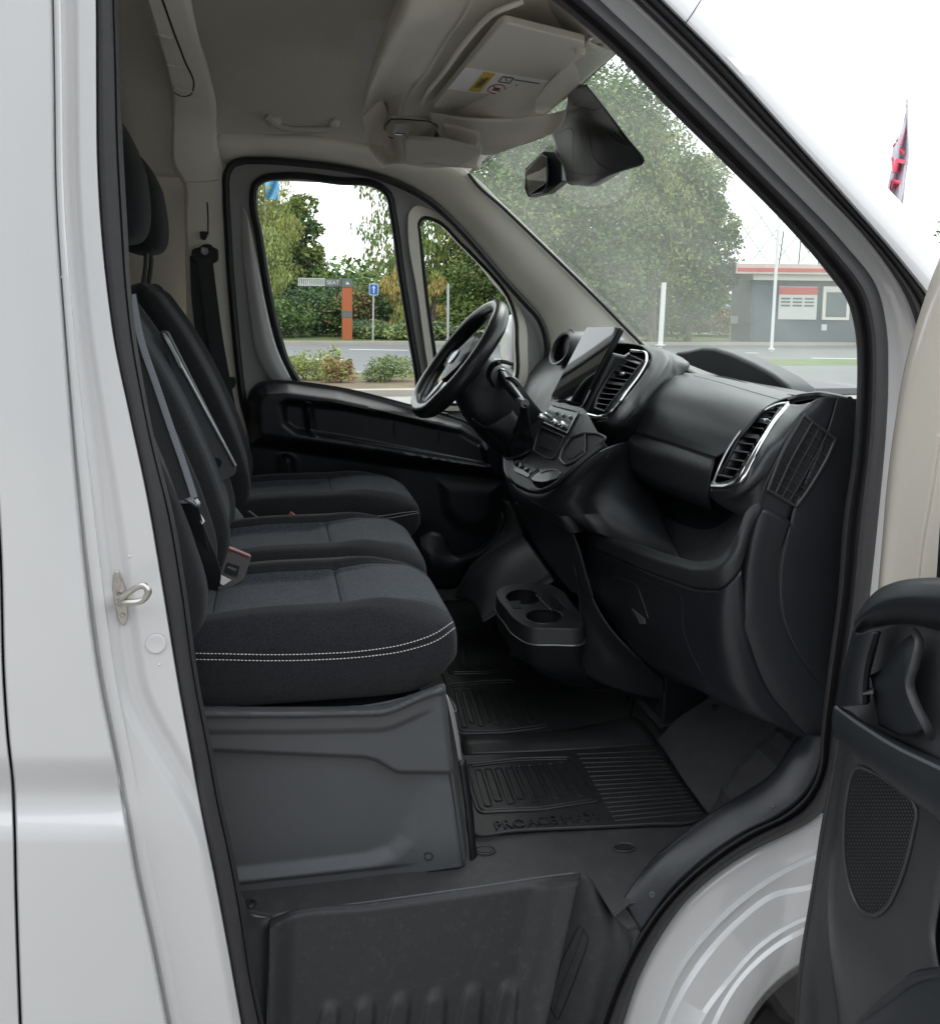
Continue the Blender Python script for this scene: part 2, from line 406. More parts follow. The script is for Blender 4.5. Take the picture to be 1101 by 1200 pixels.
# B pillar trim and seal
BI = [(136, -60), (138, 0), (141, 80), (143, 153), (149, 267), (153, 336), (160, 400), (170, 460), (182, 520), (203, 603), (218, 691), (233, 800), (247, 870), (262, 950), (267, 971), (283, 1050), (300, 1160), (309, 1200), (322, 1270)]
BO = [(111, -60), (112.5, 0), (113, 100), (114, 191), (126, 343), (134, 400), (153, 490), (171, 574), (193, 702), (209, 800), (222, 873), (240, 971), (252, 1030), (268, 1115), (283, 1200), (296, 1270)]
s2 = seal('door_seal', BI, BO, [(-.02, 1.66), (-.01, 1.575), (.06, 1.552), (.16, 1.546), (.2, 1.552), (.26, 1.545), (.45, 1.540), (.7, 1.537), (.9, 1.541), (1, 1.552), (1.01, 1.60)], M['rubber'], van)
s2['label'] = 'dark rubber door seal along B pillar'
# B pillar body panel
skin = [(57, -60), (59, 0), (61, 100), (63, 229), (74, 400), (87, 563), (98, 672), (115, 800), (132, 884), (142, 934), (156, 1018), (175, 1105), (194, 1200), (208, 1270)]
seamL = [(-62, -60), (-48, 0), (-28, 229), (-12, 450), (1, 655), (5, 800), (10, 870), (15, 915), (17, 963), (19, 1050), (24, 1200), (27, 1270)]
def moulding(py):  # waist moulding of the body side: plane of the skin at a photo row
    return 1.500+.020*smooth(884, 932, py)-.024*smooth(932, 988, py)
nr = 200
sk = resample(catmull([Vector((x, y, 0)) for x, y in skin], 6), nr); sl = resample(catmull([Vector((x, y, 0)) for x, y in seamL], 6), nr)
bo = resample(catmull([Vector((x, y, 0)) for x, y in BO], 6), nr)
def rowx(c, y):
    for i in range(len(c)-1):
        if c[i].y <= y <= c[i+1].y: return c[i].x+(c[i+1].x-c[i].x)*(y-c[i].y)/(c[i+1].y-c[i].y+1e-9)
    return c[0].x if y < c[0].y else c[-1].x
rows = [-60+i*1330/240 for i in range(241)]
vs = []; NC = 0
rows = [-60+i*1330/420 for i in range(421)]
for y in rows:
    a, b, c = rowx(sl, y), rowx(sk, y), rowx(bo, y); Y0 = moulding(y); r = []
    r.append(PP(a+1.5, y, Y0+.03)); r.append(PP(a+2, y, Y0+.006)); r.append(PP(a+4, y, Y0+.001))
    for f in (.1, .25, .4, .55, .7, .8, .88, .94): 
        crown = -.004*math.sin(math.pi*f)
        if y < 760: crown += .010*smooth(.55, 1, f)*(1-smooth(600, 760, y)) 
        r.append(PP(a+4+(b-a-6)*f, y, Y0+crown))
    e = .010*(1-smooth(600, 760, y))
    r += [PP(b-2, y, Y0+.001+e), PP(b-.6, y, Y0+.004+e), PP(b+.8, y, Y0+.012+e), PP(b+2.2, y, 1.528), PP(b+3.6, y, 1.533)]
    # rebate with a step that drifts outwards towards the sill
    w_ = c-b; q = smooth(800, 1000, y); st = .24+(.88-.24)*q; st2 = .50+(1.0-.5)*smooth(790, 960, y)
    for f in (.09, .13, .18, .22): r.append(PP(b+w_*f, y, 1.530-.006*math.sin(f*12)))
    for k in range(44):
        f = .24+(.985-.24)*k/43
        z = 1.533+.016*smooth(st-.04, st+.18, f)-.010*smooth(st2, st2+.14, f)-.006*q
        r.append(PP(b+w_*f, y, z))
    r.append(PP(c+2, y, 1.553)); NC = len(r); vs += r
o = mk('pillar_panel', vs, gridfaces(len(rows), NC), M['paint'], van, thick=.0012, auto=25); o['label'] = 'white B pillar panel with door rebate'
pillar = bvh_of(o)
# sliding door panel left of the shut line
vs = []
for y in rows:
    a = rowx(sl, y); Y0 = moulding(y)
    vs += [PP(a-190, y, Y0+.0), PP(a-60, y, Y0-.004), PP(a-12, y, Y0-.001), PP(a-3, y, Y0+.001), PP(a-1.6, y, Y0+.006), PP(a-1.2, y, Y0+.03)]
o = mk('side_door_panel', vs, gridfaces(len(rows), 6), M['paint'], van, thick=.0012, auto=25); o['label'] = 'white sliding door skin behind the shut line'
loft('shut_line_seal', [[(x-3, y, 1.529) for x, y in seamL], [(x+4, y, 1.529) for x, y in seamL]], M['gasket'], van)
# striker
def at(px, py, lift=.002): return snap(pillar, px, py, lift)
s, n_ = at(143, 700); outl = rounded([(134, 670), (139, 669), (148, 692), (150, 726), (145, 735), (139, 728), (131, 690)], 5)
prism('striker_plate', [PP(x, y, s.y-.004) for x, y in outl], (0, .008, 0), M['steel'], van, bevel=.0015)
c0 = PP(136.5, 686, 1.52); 
tube('striker_loop', [PP(139, 699, 1.538), PP(142, 701, 1.50), (172, 689, 1.475), (174, 693, 1.474), (171, 700, 1.476), PP(145, 706, 1.50), PP(141, 708, 1.538)], .0052, M['steel'], van, per=8)
for px, py in ((138.5, 681), (143.5, 722)): disc('screw', PP(px, py, s.y-.005), (0, -1, 0), .0045, .002, M['steel'], van, prof=[(0, .4), (.45, .4), (.5, 1), (.9, 1), (1, 0)])
s, n_ = at(183, 754); disc('plug', s-Vector((0, 0, 0)), n_, .0155, .0022, M['paint'], van, prof=[(0, .8), (.75, .8), (.86, 1), (1, .7), (1.05, 0)], seg=32)
for px, py in ((152, 652), (187, 779), (73, 325)):
    s = at(px, py)
    if s: disc('paint_run', s[0]-s[1]*.002, s[1], .003, .0022, M['paint'], van, prof=[(0, 1), (.5, .8), (1, 0)])

# ---- A pillar on the near side: flange, outer weather strip, white skin
FI = [(600, -130), (680, -55), (736, -5), (809, 66), (882, 142), (955, 217), (1028, 297), (1062, 350), (1082, 420), (1090, 500), (1092, 600), (1090, 700), (1086, 800), (1080, 900), (1074, 980)]
FO = [(650, -130), (720, -55), (773, 0), (846, 73), (918, 153), (991, 235), (1060, 315), (1088, 352), (1112, 420), (1120, 500), (1122, 600), (1120, 700), (1116, 800), (1110, 900), (1104, 980)]
WO = [(700, -135), (775, -55), (835, 2), (904, 80), (977, 157), (1046, 228), (1100, 288), (1150, 350), (1190, 420), (1220, 520), (1235, 620), (1240, 720), (1236, 800), (1230, 900), (1224, 980)]
a_ = resample(catmull([Vector((x, y, 0)) for x, y in SO[:18]], 6), 120)
b_ = resample(catmull([Vector((x, y, 0)) for x, y in FI], 6), 120)
cs = []
for f, Y in ((-.2, 1.575), (.02, 1.565), (.3, 1.568), (.6, 1.562), (.85, 1.55), (1.15, 1.545)):
    cs.append([PP(*(a_[i].lerp(b_[i], f)).xy, Y) for i in range(120)])
mk('door_flange', [v for c in cs for v in c], gridfaces(len(cs), 120), M['paint'], van, thick=.0015)['label'] = 'painted flange between the two A pillar seals'
s3 = seal('weather_strip', FI, FO, [(-.02, 1.56), (0, 1.535), (.08, 1.518), (.25, 1.508), (.42, 1.512), (.5, 1.52), (.58, 1.512), (.75, 1.505), (.92, 1.512), (1, 1.53), (1.02, 1.55)], M['rubber'], van, n=140)
o = seal('pillar_skin', FO, WO, [(-.1, 1.545), (.0, 1.528), (.03, 1.505), (.08, 1.498), (.2, 1.497), (.5, 1.512), (.75, 1.530), (.9, 1.552), (.97, 1.575), (1, 1.60), (1.0, 1.66)], M['paint'], van, n=140, thick=.001)
o['label'] = 'white outer skin of the A pillar'
bvp = bvh_of(o); seam('roof_joint', bvp, [(803, 27), (810, 17), (822, -2)], M['seamline'], van, r=.0012)
seam('roof_joint', bvp, [(772, 2), (789, 16), (803, 27)], M['seamline'], van, r=.0008)

# ---- front wing below the sill, wheel arch and wheel
W = [[(x, y, 1.545) for x, y in SO[18:]],
     [(985, 955, 1.538), (958, 965, 1.538), (926, 986, 1.537), (890, 1003, 1.536), (850, 1030, 1.536), (810, 1070, 1.536), (780, 1113, 1.536), (757, 1155, 1.536), (740, 1205, 1.536), (728, 1270, 1.536)],
     [(1000, 985, 1.532), (951, 1003, 1.532), (904, 1026, 1.532), (846, 1070, 1.532), (795, 1132, 1.532), (768, 1190, 1.532), (745, 1265, 1.532)],
     [(1000, 991, 1.5220), (951, 1009, 1.5220), (907, 1031, 1.5220), (850, 1075, 1.5220), (799, 1136, 1.5220), (773, 1193, 1.5220), (750, 1268, 1.5220)],
     [(1000, 1024, 1.528), (944, 1037, 1.528), (904, 1046, 1.528), (860, 1079, 1.528), (819, 1124, 1.528), (782, 1188, 1.528), (760, 1266, 1.528)],
     [(1000, 1031, 1.5180), (944, 1044, 1.5180), (906, 1053, 1.5180), (863, 1086, 1.5180), (824, 1130, 1.5180), (788, 1192, 1.5180), (766, 1268, 1.5180)],
     [(1000, 1064, 1.513), (939, 1076, 1.513), (889, 1106, 1.513), (852, 1146, 1.513), (818, 1191, 1.513), (795, 1268, 1.513)],
     [(1000, 1069, 1.5050), (939, 1081, 1.5050), (891, 1111, 1.5050), (856, 1150, 1.5050), (824, 1194, 1.5050), (800, 1268, 1.5050)],
     [(1000, 1077, 1.506), (939, 1088, 1.506), (897, 1114, 1.506), (863, 1148, 1.506), (837, 1191, 1.506), (815, 1268, 1.506)],
     [(1000, 1083, 1.4990), (941, 1094, 1.4990), (900, 1119, 1.4990), (867, 1152, 1.4990), (842, 1194, 1.4990), (820, 1268, 1.4990)],
     [(1000, 1105, 1.500), (931, 1129, 1.500), (897, 1157, 1.500), (868, 1197, 1.500), (845, 1268, 1.500)],
     [(1000, 1109, 1.506), (932, 1132, 1.506), (898, 1160, 1.506), (870, 1199, 1.506), (847, 1268, 1.506)],
     [(1000, 1120, 1.56), (932, 1142, 1.56), (899, 1170, 1.56), (873, 1207, 1.56), (850, 1268, 1.56)]]
o = loft('front_wing', W, M['paint'], van, n=110, thick=.001, auto=50); o['label'] = 'white wing with pressed folds above the wheel arch'
loft('wheel_arch_liner', [[(1010, 1112, 1.54), (930, 1136, 1.54), (897, 1162, 1.54), (868, 1200, 1.54), (846, 1290, 1.54)], [(1010, 1112, 1.85), (950, 1136, 1.85), (917, 1162, 1.85), (888, 1200, 1.85), (866, 1290, 1.85)]], M['dark'], van)
whc = Vector((1.24, 1.69, .36))
prism('wheel_well', [Vector((.66, 1.86, -.0)), Vector((1.7, 1.86, 0)), Vector((1.7, 1.86, .42)), Vector((.66, 1.86, .42))], (0, .02, 0), M['dark'], van)
prism('wheel_well', [Vector((.74, 1.56, .0)), Vector((.74, 1.86, .0)), Vector((.74, 1.86, .42)), Vector((.74, 1.56, .42))], (-.02, 0, 0), M['dark'], van)
prism('sill_backing', [PP(x, y, 1.665) for x, y in ((690, 1046), (770, 1052), (752, 1120), (712, 1290), (640, 1290), (668, 1120))], (0, .02, 0), M['step'], van)
ty = []; nt_ = 72
prof_t = [(.20, -.10), (.26, -.115), (.31, -.118), (.33, -.105), (.337, -.08), (.337, .08), (.33, .105), (.31, .118), (.26, .115), (.2, .10)]
for i in range(nt_):
    an = 2*math.pi*i/nt_
    for rr, yy in prof_t:
        k = 1.0 if (i % 2 == 0 or rr < .325) else .982
        ty.append(whc+Vector((math.cos(an)*rr*k, yy, math.sin(an)*rr*k)))
tyre = mk('tyre', ty, gridfaces(nt_, len(prof_t), True, False), M['rubber'], van, smooth=False)
disc('wheel_rim', whc+Vector((0, -.06, 0)), (0, -1, 0), .215, .03, M['steel'], van, prof=[(0, .2), (.3, .4), (.35, -.4), (.8, -.6), (.85, .6), (1, .9), (1, -1)], seg=40)

# ---- step well, cab floor
FZ = .44
E1 = [(300, 1120, 1.63), (306, 1085, 1.645), (322, 1073, 1.65), (430, 1058, 1.652), (560, 1040, 1.652), (640, 1028, 1.652), (672, 1023, 1.652), (688, 1027, 1.648), (702, 1048, 1.63), (716, 1071, 1.61), (750, 1095, 1.56)]
Ein = [(315, 1120, 1.625), (320, 1092, 1.64), (334, 1079, 1.645), (430, 1064, 1.647), (560, 1046, 1.647), (630, 1035, 1.647), (658, 1034, 1.645), (664, 1042, 1.64), (661, 1060, 1.63), (655, 1080, 1.62), (650, 1095, 1.61)]
# tray: floor plate, lip, riser
def riserY(px, py):  # plane of the riser at photo row
    return 1.645-.045*smooth(1040, 1230, py)
riser_top = [(297, 1150), (300, 1105), (312, 1080), (340, 1070), (430, 1058), (560, 1040), (640, 1028), (668, 1024), (680, 1024), (686, 1026)]
nx, ny = 150, 80; vs = []
tp = resample(catmull([Vector((x, y, 0)) for x, y in [(316, 1078), (334, 1070), (430, 1058), (560, 1040), (640, 1028), (680, 1024)]], 6), nx)
btm = resample([Vector((312, 1290, 0)), Vector((620, 1290, 0))], nx)
ribx = [388, 429, 469, 511, 553, 594]
for j in range(ny):
    t = j/(ny-1)
    for i in range(nx):
        p = tp[i].lerp(btm[i], t); q = i/(nx-1)
        Y = 1.650-.010*smooth(0, .04, t)-.05*t
        Y -= .035*(1-smooth(0, .10, q))*smooth(0, .05, t)*1.0      # left corner comes forward
        Y -= .050*smooth(.84, 1.0, q)*smooth(0, .05, t)
        for k, rx in enumerate(ribx):
            topy = 1176-(k*5); x0 = rx-(p.y-1176)*.14
            d = abs(p.x-x0); h_ = smooth(topy-10, topy+14, p.y-d*d*.06)
            Y -= .009*h_*(1-smooth(7, 13, d-(p.y-topy)*.05))
        vs.append(PP(p.x, p.y, Y))
riser = mk('step_riser', vs, gridfaces(ny, nx), M['step'], van, thick=.002, auto=60)
riser['label'] = 'dark plastic step riser with vertical ribs'
# right wall of the step well
RW = [[(680, 1024, 1.650), (668, 1060, 1.635), (655, 1110, 1.62), (640, 1160, 1.61), (626, 1215, 1.60), (612, 1290, 1.59)],
      [(686, 1025, 1.648), (688, 1060, 1.625), (684, 1110, 1.605), (672, 1160, 1.60), (660, 1215, 1.59), (645, 1290, 1.58)],
      [(698, 1040, 1.638), (704, 1070, 1.610), (704, 1110, 1.59), (695, 1160, 1.58), (684, 1215, 1.575), (672, 1290, 1.57)],
      [(716, 1071, 1.612), (724, 1085, 1.595), (726, 1115, 1.578), (712, 1160, 1.572), (700, 1215, 1.567), (690, 1290, 1.56)],
      [(734, 1079, 1.585), (738, 1092, 1.572), (738, 1118, 1.566), (722, 1162, 1.563), (704, 1215, 1.560), (690, 1290, 1.556)],
      [(751, 1092, 1.556), (744, 1105, 1.556), (732, 1130, 1.556), (718, 1165, 1.556), (704, 1215, 1.556), (688, 1290, 1.556)]]
o = loft('step_side_wall', RW, M['step'], van, n=50, per=6, thick=.002); bw = bvh_of(o)
pk = rounded([(679, 1082), (690, 1100), (676, 1140), (653, 1197), (644, 1180), (656, 1130)], 6)
seam('pocket_edge', bw, pk+[pk[0]], M['gasket'], van, r=.0016, lift=.001, n=60)
seam('pocket_edge', bw, [(684, 1088), (672, 1122), (655, 1165), (650, 1185)], M['satin' if 0 else 'step'], van, r=.0016, lift=.001)
loft('step_left_wall', [[(318, 1074, 1.651), (316, 1100, 1.64), (313, 1180, 1.61), (311, 1290, 1.59)], [(306, 1076, 1.647), (302, 1110, 1.60), (296, 1190, 1.575), (290, 1290, 1.57)], [(283, 1050, 1.60), (286, 1100, 1.57), (290, 1180, 1.565), (300, 1290, 1.56)]], M['step'], van, n=40, per=5, thick=.002)
tube('step_edge', [(316, 1080, 1.651), (324, 1073, 1.651), (345, 1069, 1.651), (430, 1057.5, 1.652), (560, 1039.5, 1.652), (640, 1027.5, 1.652), (672, 1023.5, 1.651)], .0022, M['grey'], van, seg=8)
# tread of the step, below
prism('step_tread', [Vector((-.05, 1.60, .17)), Vector((.66, 1.60, .17)), Vector((.66, 1.50, .17)), Vector((-.05, 1.50, .17))], (0, 0, -.01), M['step'], van)
# floor plate
fl = [ZZ(262, 1062, FZ), ZZ(318, 1073, FZ), ZZ(334, 1069, FZ), ZZ(430, 1057, FZ), ZZ(560, 1039, FZ), ZZ(640, 1027, FZ), ZZ(672, 1023, FZ), ZZ(690, 1027, FZ), ZZ(706, 1052, FZ), ZZ(720, 1074, FZ), Vector((.66, 1.575, FZ)), Vector((.95, 1.56, FZ)), Vector((1.2, 1.9, FZ)), Vector((1.2, 3.42, FZ)), Vector((-.35, 3.42, FZ)), Vector((-.35, 1.66, FZ))]
o = prism('cab_floor', fl, (0, 0, -.006), M['floor'], van, bevel=.003); o['label'] = 'scuffed grey plastic cab floor'
bf = bvh_of(o)
for px, py, wd in ((568, 996, 12), (731, 993, 13)):   # fixing recesses
    pts = [ZZ(px+wd*math.cos(a)*(1 if abs(math.cos(a)) < .8 else 1), py+5*math.sin(a), FZ+.003) for a in [2*math.pi*i/24 for i in range(24)]]
    tube('fixing_rim', pts, .002, M['floor'], van, closed=True, per=2, seg=6)
    prism('fixing_hole', [ZZ(px+(wd-2)*math.cos(2*math.pi*i/20), py+3.6*math.sin(2*math.pi*i/20), FZ+.0015) for i in range(20)], (0, 0, .001), M['gasket'], van, bevel=0)
disc('screw', ZZ(293, 1059, FZ+.003), (0, 0, 1), .012, .004, M['black'], van, prof=[(0, .2), (.4, .2), (.5, 1), (.8, 1), (1, 0)])
loft('floor_corner', [[(714, 1069, 1.615), (720, 1060, 1.605), (729, 1056, 1.595)], [(722, 1078, 1.600), (731, 1074, 1.590), (739, 1072, 1.580)], [(736, 1090, 1.573), (744, 1090, 1.566), (752, 1090, 1.558)]], M['floor'], van, n=12, per=3)
# trim plate over the sill
TP = [[(965, 862, 1.553), (960, 900, 1.553), (944, 930, 1.553), (916, 954, 1.553), (873, 975, 1.553), (829, 1005, 1.553), (785, 1045, 1.553), (751, 1092, 1.553)],
      [(952, 862, 1.575), (942, 900, 1.57), (925, 925, 1.57), (896, 946, 1.57), (858, 966, 1.57), (815, 994, 1.57), (776, 1034, 1.565), (744, 1080, 1.565)],
      [(940, 860, 1.62), (928, 885, 1.60), (908, 912, 1.60), (880, 932, 1.60), (848, 948, 1.60), (808, 974, 1.60), (765, 1013, 1.59), (734, 1062, 1.582)],
      [(936, 858, 1.66), (926, 874, 1.65), (905, 906, 1.64), (877, 926, 1.64), (845, 945, 1.64), (806, 973, 1.63), (762, 1010, 1.60), (729, 1054, 1.592)]]
o = loft('sill_trim', TP, M['black'], van, n=70, per=4, thick=.003); o['label'] = 'black sill trim held by two screws'
bt = bvh_of(o)
for px, py in ((904, 944), (764, 1048)):
    s = snap(bt, px, py, .0005)
    if s: disc('screw', s[0], s[1], .0065, .003, M['grey'], van, prof=[(0, .1), (.3, .1), (.35, .9), (.7, 1), (1, 0)])
# kick panel: sloping footboard right of the mat and corner piece
KP = [[(770, 868, 2.12), (782, 885, 2.02), (800, 913, 1.92), (829, 953, 1.80)],
      [(790, 845, 2.12), (812, 868, 2.02), (835, 895, 1.92), (852, 943, 1.76)],
      [(838, 806, 2.12), (870, 830, 2.0), (893, 850, 1.9), (912, 900, 1.72)],
      [(842, 790, 2.12), (880, 815, 2.0), (915, 845, 1.85), (938, 862, 1.70)]]
o = loft('footboard', KP, M['carpet'], van, n=40, per=6, thick=.003); o['label'] = 'sloping dark carpet footboard'
bk = bvh_of(o)
loft('kick_panel', [[(838, 785, 2.15), (880, 800, 2.0), (940, 850, 1.7), (962, 868, 1.6)], [(860, 760, 2.15), (900, 790, 2.0), (950, 830, 1.7), (975, 850, 1.6)]], M['dark'], van)
for px, py in ((911, 893), (838, 829)):
    s = snap(bk, px, py, .001)
    if s: disc('clip', s[0], s[1], .011, .004, M['gasket'], van, prof=[(0, .3), (.5, .3), (.6, 1), (.85, 1), (1, 0)])
prism('kick_backing', [PP(x, y, 2.22) for x, y in ((835, 775), (985, 800), (960, 940), (860, 965), (790, 900))], (0, .02, 0), M['dark'], van)
# heater duct box under the dash
prism('duct_box', [(790, 786, 2.16), (832, 800, 2.16), (830, 838, 2.16), (782, 852, 2.16), (776, 845, 2.16), (778, 792, 2.16)], (0, .2, 0), M['black'], van, bevel=.006)
prism('duct_flange', [(772, 852, 2.14), (826, 838, 2.14), (832, 843, 2.14), (778, 860, 2.14)], (0, .15, .0), M['black'], van, bevel=.003)
# bulkhead behind footwell, dark
prism('bulkhead', [Vector((1.15, 1.60, .38)), Vector((1.15, 3.40, .38)), Vector((1.15, 3.40, 1.30)), Vector((1.15, 1.60, 1.30))], (.02, 0, 0), M['dark'], van)

# ---- partition wall behind the seats and cab ceiling
def wallx(z): return -.33
loft('partition_corner', [[Vector((-1, 3.47, .4)), Vector((-1, 3.47, 2.6))], [Vector((-.16, 3.47, .4)), Vector((-.16, 3.47, 2.6))]], M['liner'], van, n=6, sm=False)
P1 = [[Vector((-.47-.02*math.sin(v*3), 3.75-i*2.2/12, .4+v*2.2)) for i in range(13)] for v in [k/10 for k in range(11)]]
o = loft('partition_wall', P1, M['liner'], van, n=30, sm=False, thick=.004); o['label'] = 'beige partition behind the seats'
for xx in (1,):
    pts = [(190, 165, 3.2), (191, 260, 3.2), (192, 330, 3.2)]
HL = []
for X in (-.50, -.2, .0, .2, .4, .6, .72):
    d = .0 if X < .3 else (X-.3)*.42
    zc = 2.36-.5*max(0, X-.35)
    HL.append([Vector((X, 3.44, 1.985-d*.2)), Vector((X, 3.40, 2.04-d*.25)), Vector((X, 3.37, 2.12-d*.3)), Vector((X, 3.28, 2.22-d*.6)), Vector((X, 3.12, min(zc, 2.31)-.0)), Vector((X, 2.9, zc)), Vector((X, 2.3, zc+.01)), Vector((X, 1.8, zc-.02)), Vector((X, 1.62, 2.25)), Vector((X, 1.58, 2.10))])
o = loft('headliner', HL, M['liner'], van, n=60, per=4, thick=.004); o['label'] = 'grey beige headliner of the cab roof'
hl = bvh_of(o)
# closing skin of body: roof and far side, so light enters only through openings
prism('door_shell', [Vector((-.15, 3.405, .35)), Vector((.80, 3.405, .35)), Vector((.80, 3.405, 1.16)), Vector((-.15, 3.405, 1.16))], (0, .03, 0), M['dark'], van)
prism('side_wall', [Vector((.78, 3.39, .35)), Vector((1.3, 3.39, .35)), Vector((1.3, 3.39, 1.25)), Vector((.78, 3.39, 1.15))], (0, .03, 0), M['carpet'], van)
prism('roof_panel', [Vector((-.9, 1.52, 2.5)), Vector((.55, 1.52, 2.47)), Vector((.80, 1.75, 2.20)), Vector((.80, 3.3, 2.20)), Vector((.55, 3.5, 2.47)), Vector((-.9, 3.5, 2.5))], (0, 0, .02), M['paint'], van)
prism('load_bay_side', [Vector((-.34, 3.52, .35)), Vector((-3.2, 3.52, .35)), Vector((-3.2, 3.52, 2.5)), Vector((-.34, 3.52, 2.5))], (0, .02, 0), M['paint'], van)
# upper trim of the far B pillar
def utc(l, dy): return [(x, y, Y-dy*(1 if y > 90 else .35)) for x, y, Y in l]
UTY = [2.36, 2.66, 3.08, 3.24, 3.37, 3.40, 3.40, 3.40, 3.40, 3.40, 3.40]
UT = [[(x, y, UTY[i]-d*(1 if i > 3 else .5)) for i, (x, y) in enumerate(c)] for d, c in (
      (0.0, [(170, -10), (185, 40), (200, 95), (203, 115), (201, 150), (204, 198), (213, 212), (216, 260), (219, 360), (221, 480), (223, 620)]),
      (.03, [(172, -10), (187, 40), (202, 94), (206, 116), (205, 150), (208, 196), (217, 210), (220, 260), (223, 360), (225, 480), (227, 620)]),
      (.04, [(212, -10), (222, 40), (236, 90), (244, 120), (246, 150), (250, 192), (256, 208), (258, 260), (260, 360), (268, 480), (296, 620)]),
      (.03, [(219, -10), (229, 40), (243, 88), (250, 120), (252, 150), (258, 188), (264, 205), (266, 260), (271, 370), (288, 500), (308, 620)]),
      (.0, [(222, -10), (232, 40), (246, 88), (253, 120), (255, 150), (261, 188), (267, 204), (269, 260), (275, 370), (292, 500), (312, 620)]))]
o = loft('pillar_trim', UT, M['trim'], van, n=120, thick=.003); o['label'] = 'beige trim of the far B pillar'
pt_ = bvh_of(o)
seam('trim_joint', pt_, [(206, 203), (214, 211), (235, 213), (256, 211)], M['console'], van, r=.0035)
for px, py in ((213, 197), (246, 197)):
    s = snap(pt_, px, py, .0); disc('clip', s[0], s[1], .008, .003, M['grey'], van, prof=[(0, .4), (.7, .4), (1, 0)])
seam('adjuster_slot', pt_, [(243, 237), (244, 255), (244, 275)], M['seamline'], van, r=.003)
# coat shelf slots in the upper trim
sl_ = [(172, 2), (184, 45), (198, 92), (203, 106), (212, 112), (224, 110), (227, 101), (216, 70), (203, 35), (190, -2)]
seam('trim_groove', pt_, sl_, M['seamline'], van, r=.0035, n=60)
for a, b in (((178, 35), (201, 43)), ((192, 73), (216, 78)), ((204, 101), (226, 106))):
    seam('trim_groove', pt_, [a, ((a[0]+b[0])/2, (a[1]+b[1])/2+1), b], M['console'], van, r=.004, lift=.003)
# front edge bead of the trim joining headliner


# ---- far side door ring: seal, beige A pillar trim
DS = [(309, 585), (293, 500), (286, 474), (280, 430), (275, 380), (270, 320), (267, 270), (265, 225), (266, 203), (272, 193), (282, 189), (300, 188), (359, 192), (400, 197), (432, 204), (468, 216), (501, 234), (541, 271), (570, 304), (595, 333), (618, 358), (631, 373), (640, 398), (640, 430), (636, 470), (628, 540), (618, 620), (600, 680), (560, 715)]
tube('far_door_seal', [(x, y, 3.36) for x, y in DS], .013, M['gasket'], van, seg=8, per=5)
AP = [[(252, 190, 3.44), (262, 196, 3.44), (300, 196, 3.44), (359, 200, 3.44), (432, 213, 3.44), (462, 224, 3.44), (492, 242, 3.44), (531, 276, 3.44), (586, 342, 3.44), (620, 380, 3.44), (630, 404, 3.44), (630, 440, 3.44), (622, 500, 3.44)],
      [(250, 176, 3.40), (262, 182, 3.38), (300, 180, 3.38), (359, 184, 3.38), (432, 197, 3.38), (470, 208, 3.38), (503, 226, 3.38), (545, 264, 3.38), (600, 328, 3.38), (636, 366, 3.38), (648, 398, 3.38), (648, 440, 3.38), (640, 500, 3.38)],
      [(252, 166, 3.36), (264, 170, 3.36), (300, 172, 3.36), (359, 176, 3.36), (432, 188, 3.36), (474, 200, 3.35), (512, 214, 3.34), (560, 252, 3.33), (617, 312, 3.33), (656, 352, 3.33), (676, 392, 3.33), (688, 430, 3.33), (690, 500, 3.33)],
      [(260, 150, 3.38), (300, 158, 3.36), (350, 160, 3.35), (400, 166, 3.35), (440, 178, 3.34), (484, 188, 3.33), (530, 200, 3.30), (575, 236, 3.30), (634, 294, 3.30), (680, 340, 3.30), (708, 376, 3.30), (730, 420, 3.30), (740, 500, 3.30)],
      [(262, 145, 3.39), (300, 152, 3.39), (350, 156, 3.38), (400, 161, 3.38), (445, 170, 3.37), (500, 178, 3.35), (551, 203, 3.30), (591, 241, 3.30), (650, 298, 3.30), (700, 348, 3.30), (737, 388, 3.30), (765, 420, 3.30), (790, 500, 3.30)]]
o = loft('pillar_trim', AP, M['trim'], van, n=120, per=4, thick=.003); o['label'] = 'beige trim of the far A pillar'
ap = bvh_of(o)
seam('trim_joint', ap, [(502, 232), (520, 222), (545, 206)], M['console'], van, r=.0015)
# windscreen
WC = []
for f in [k/10 for k in range(11)]:
    c = []
    for (Y, b) in ((3.32, 0), (3.15, .35), (2.8, .8), (2.45, 1), (2.1, .8), (1.78, .35), (1.61, 0)):
        top = Vector((.695+.10*b, Y, 1.985+.10*b)); bot = Vector((1.46+.16*b, Y, 1.315+.03*b)); top = top+(top-bot)*.09; c.append(top.lerp(bot, f)+Vector((.012, 0, .02))*math.sin(math.pi*f))
    WC.append(c)
o = loft('windscreen', WC, M['windscreen'], van, n=60, per=1, thick=0); o['label'] = 'hazy greenish windscreen'
ws = bvh_of(o)
# black ceramic frit round the windscreen edge
edge = [(549, 204), (556, 212), (591, 246), (650, 303), (700, 352), (737, 389), (760, 412), (790, 440)]
fr = [s[0] for s in [snap(ws, x, y, .004) for x, y in edge] if s]
tube('windscreen_frit', [(549, 203, 3.285), (553, 209, 3.285), (591, 245, 3.285), (650, 302, 3.285), (700, 351, 3.285), (737, 389, 3.285), (762, 414, 3.285), (790, 442, 3.285)], .0062, M['gasket'], van)
hd = [XX(x, y, X) for x, y, X in [(549, 204, .70), (566, 190, .735), (590, 172, .75), (620, 150, .765), (650, 122, .77), (672, 104, .77), (695, 84, .77), (719, 62, .765), (740, 44, .76)]]
strap('windscreen_frit', hd, .012, .002, M['gasket'], van, up=(.7, 0, -.7))
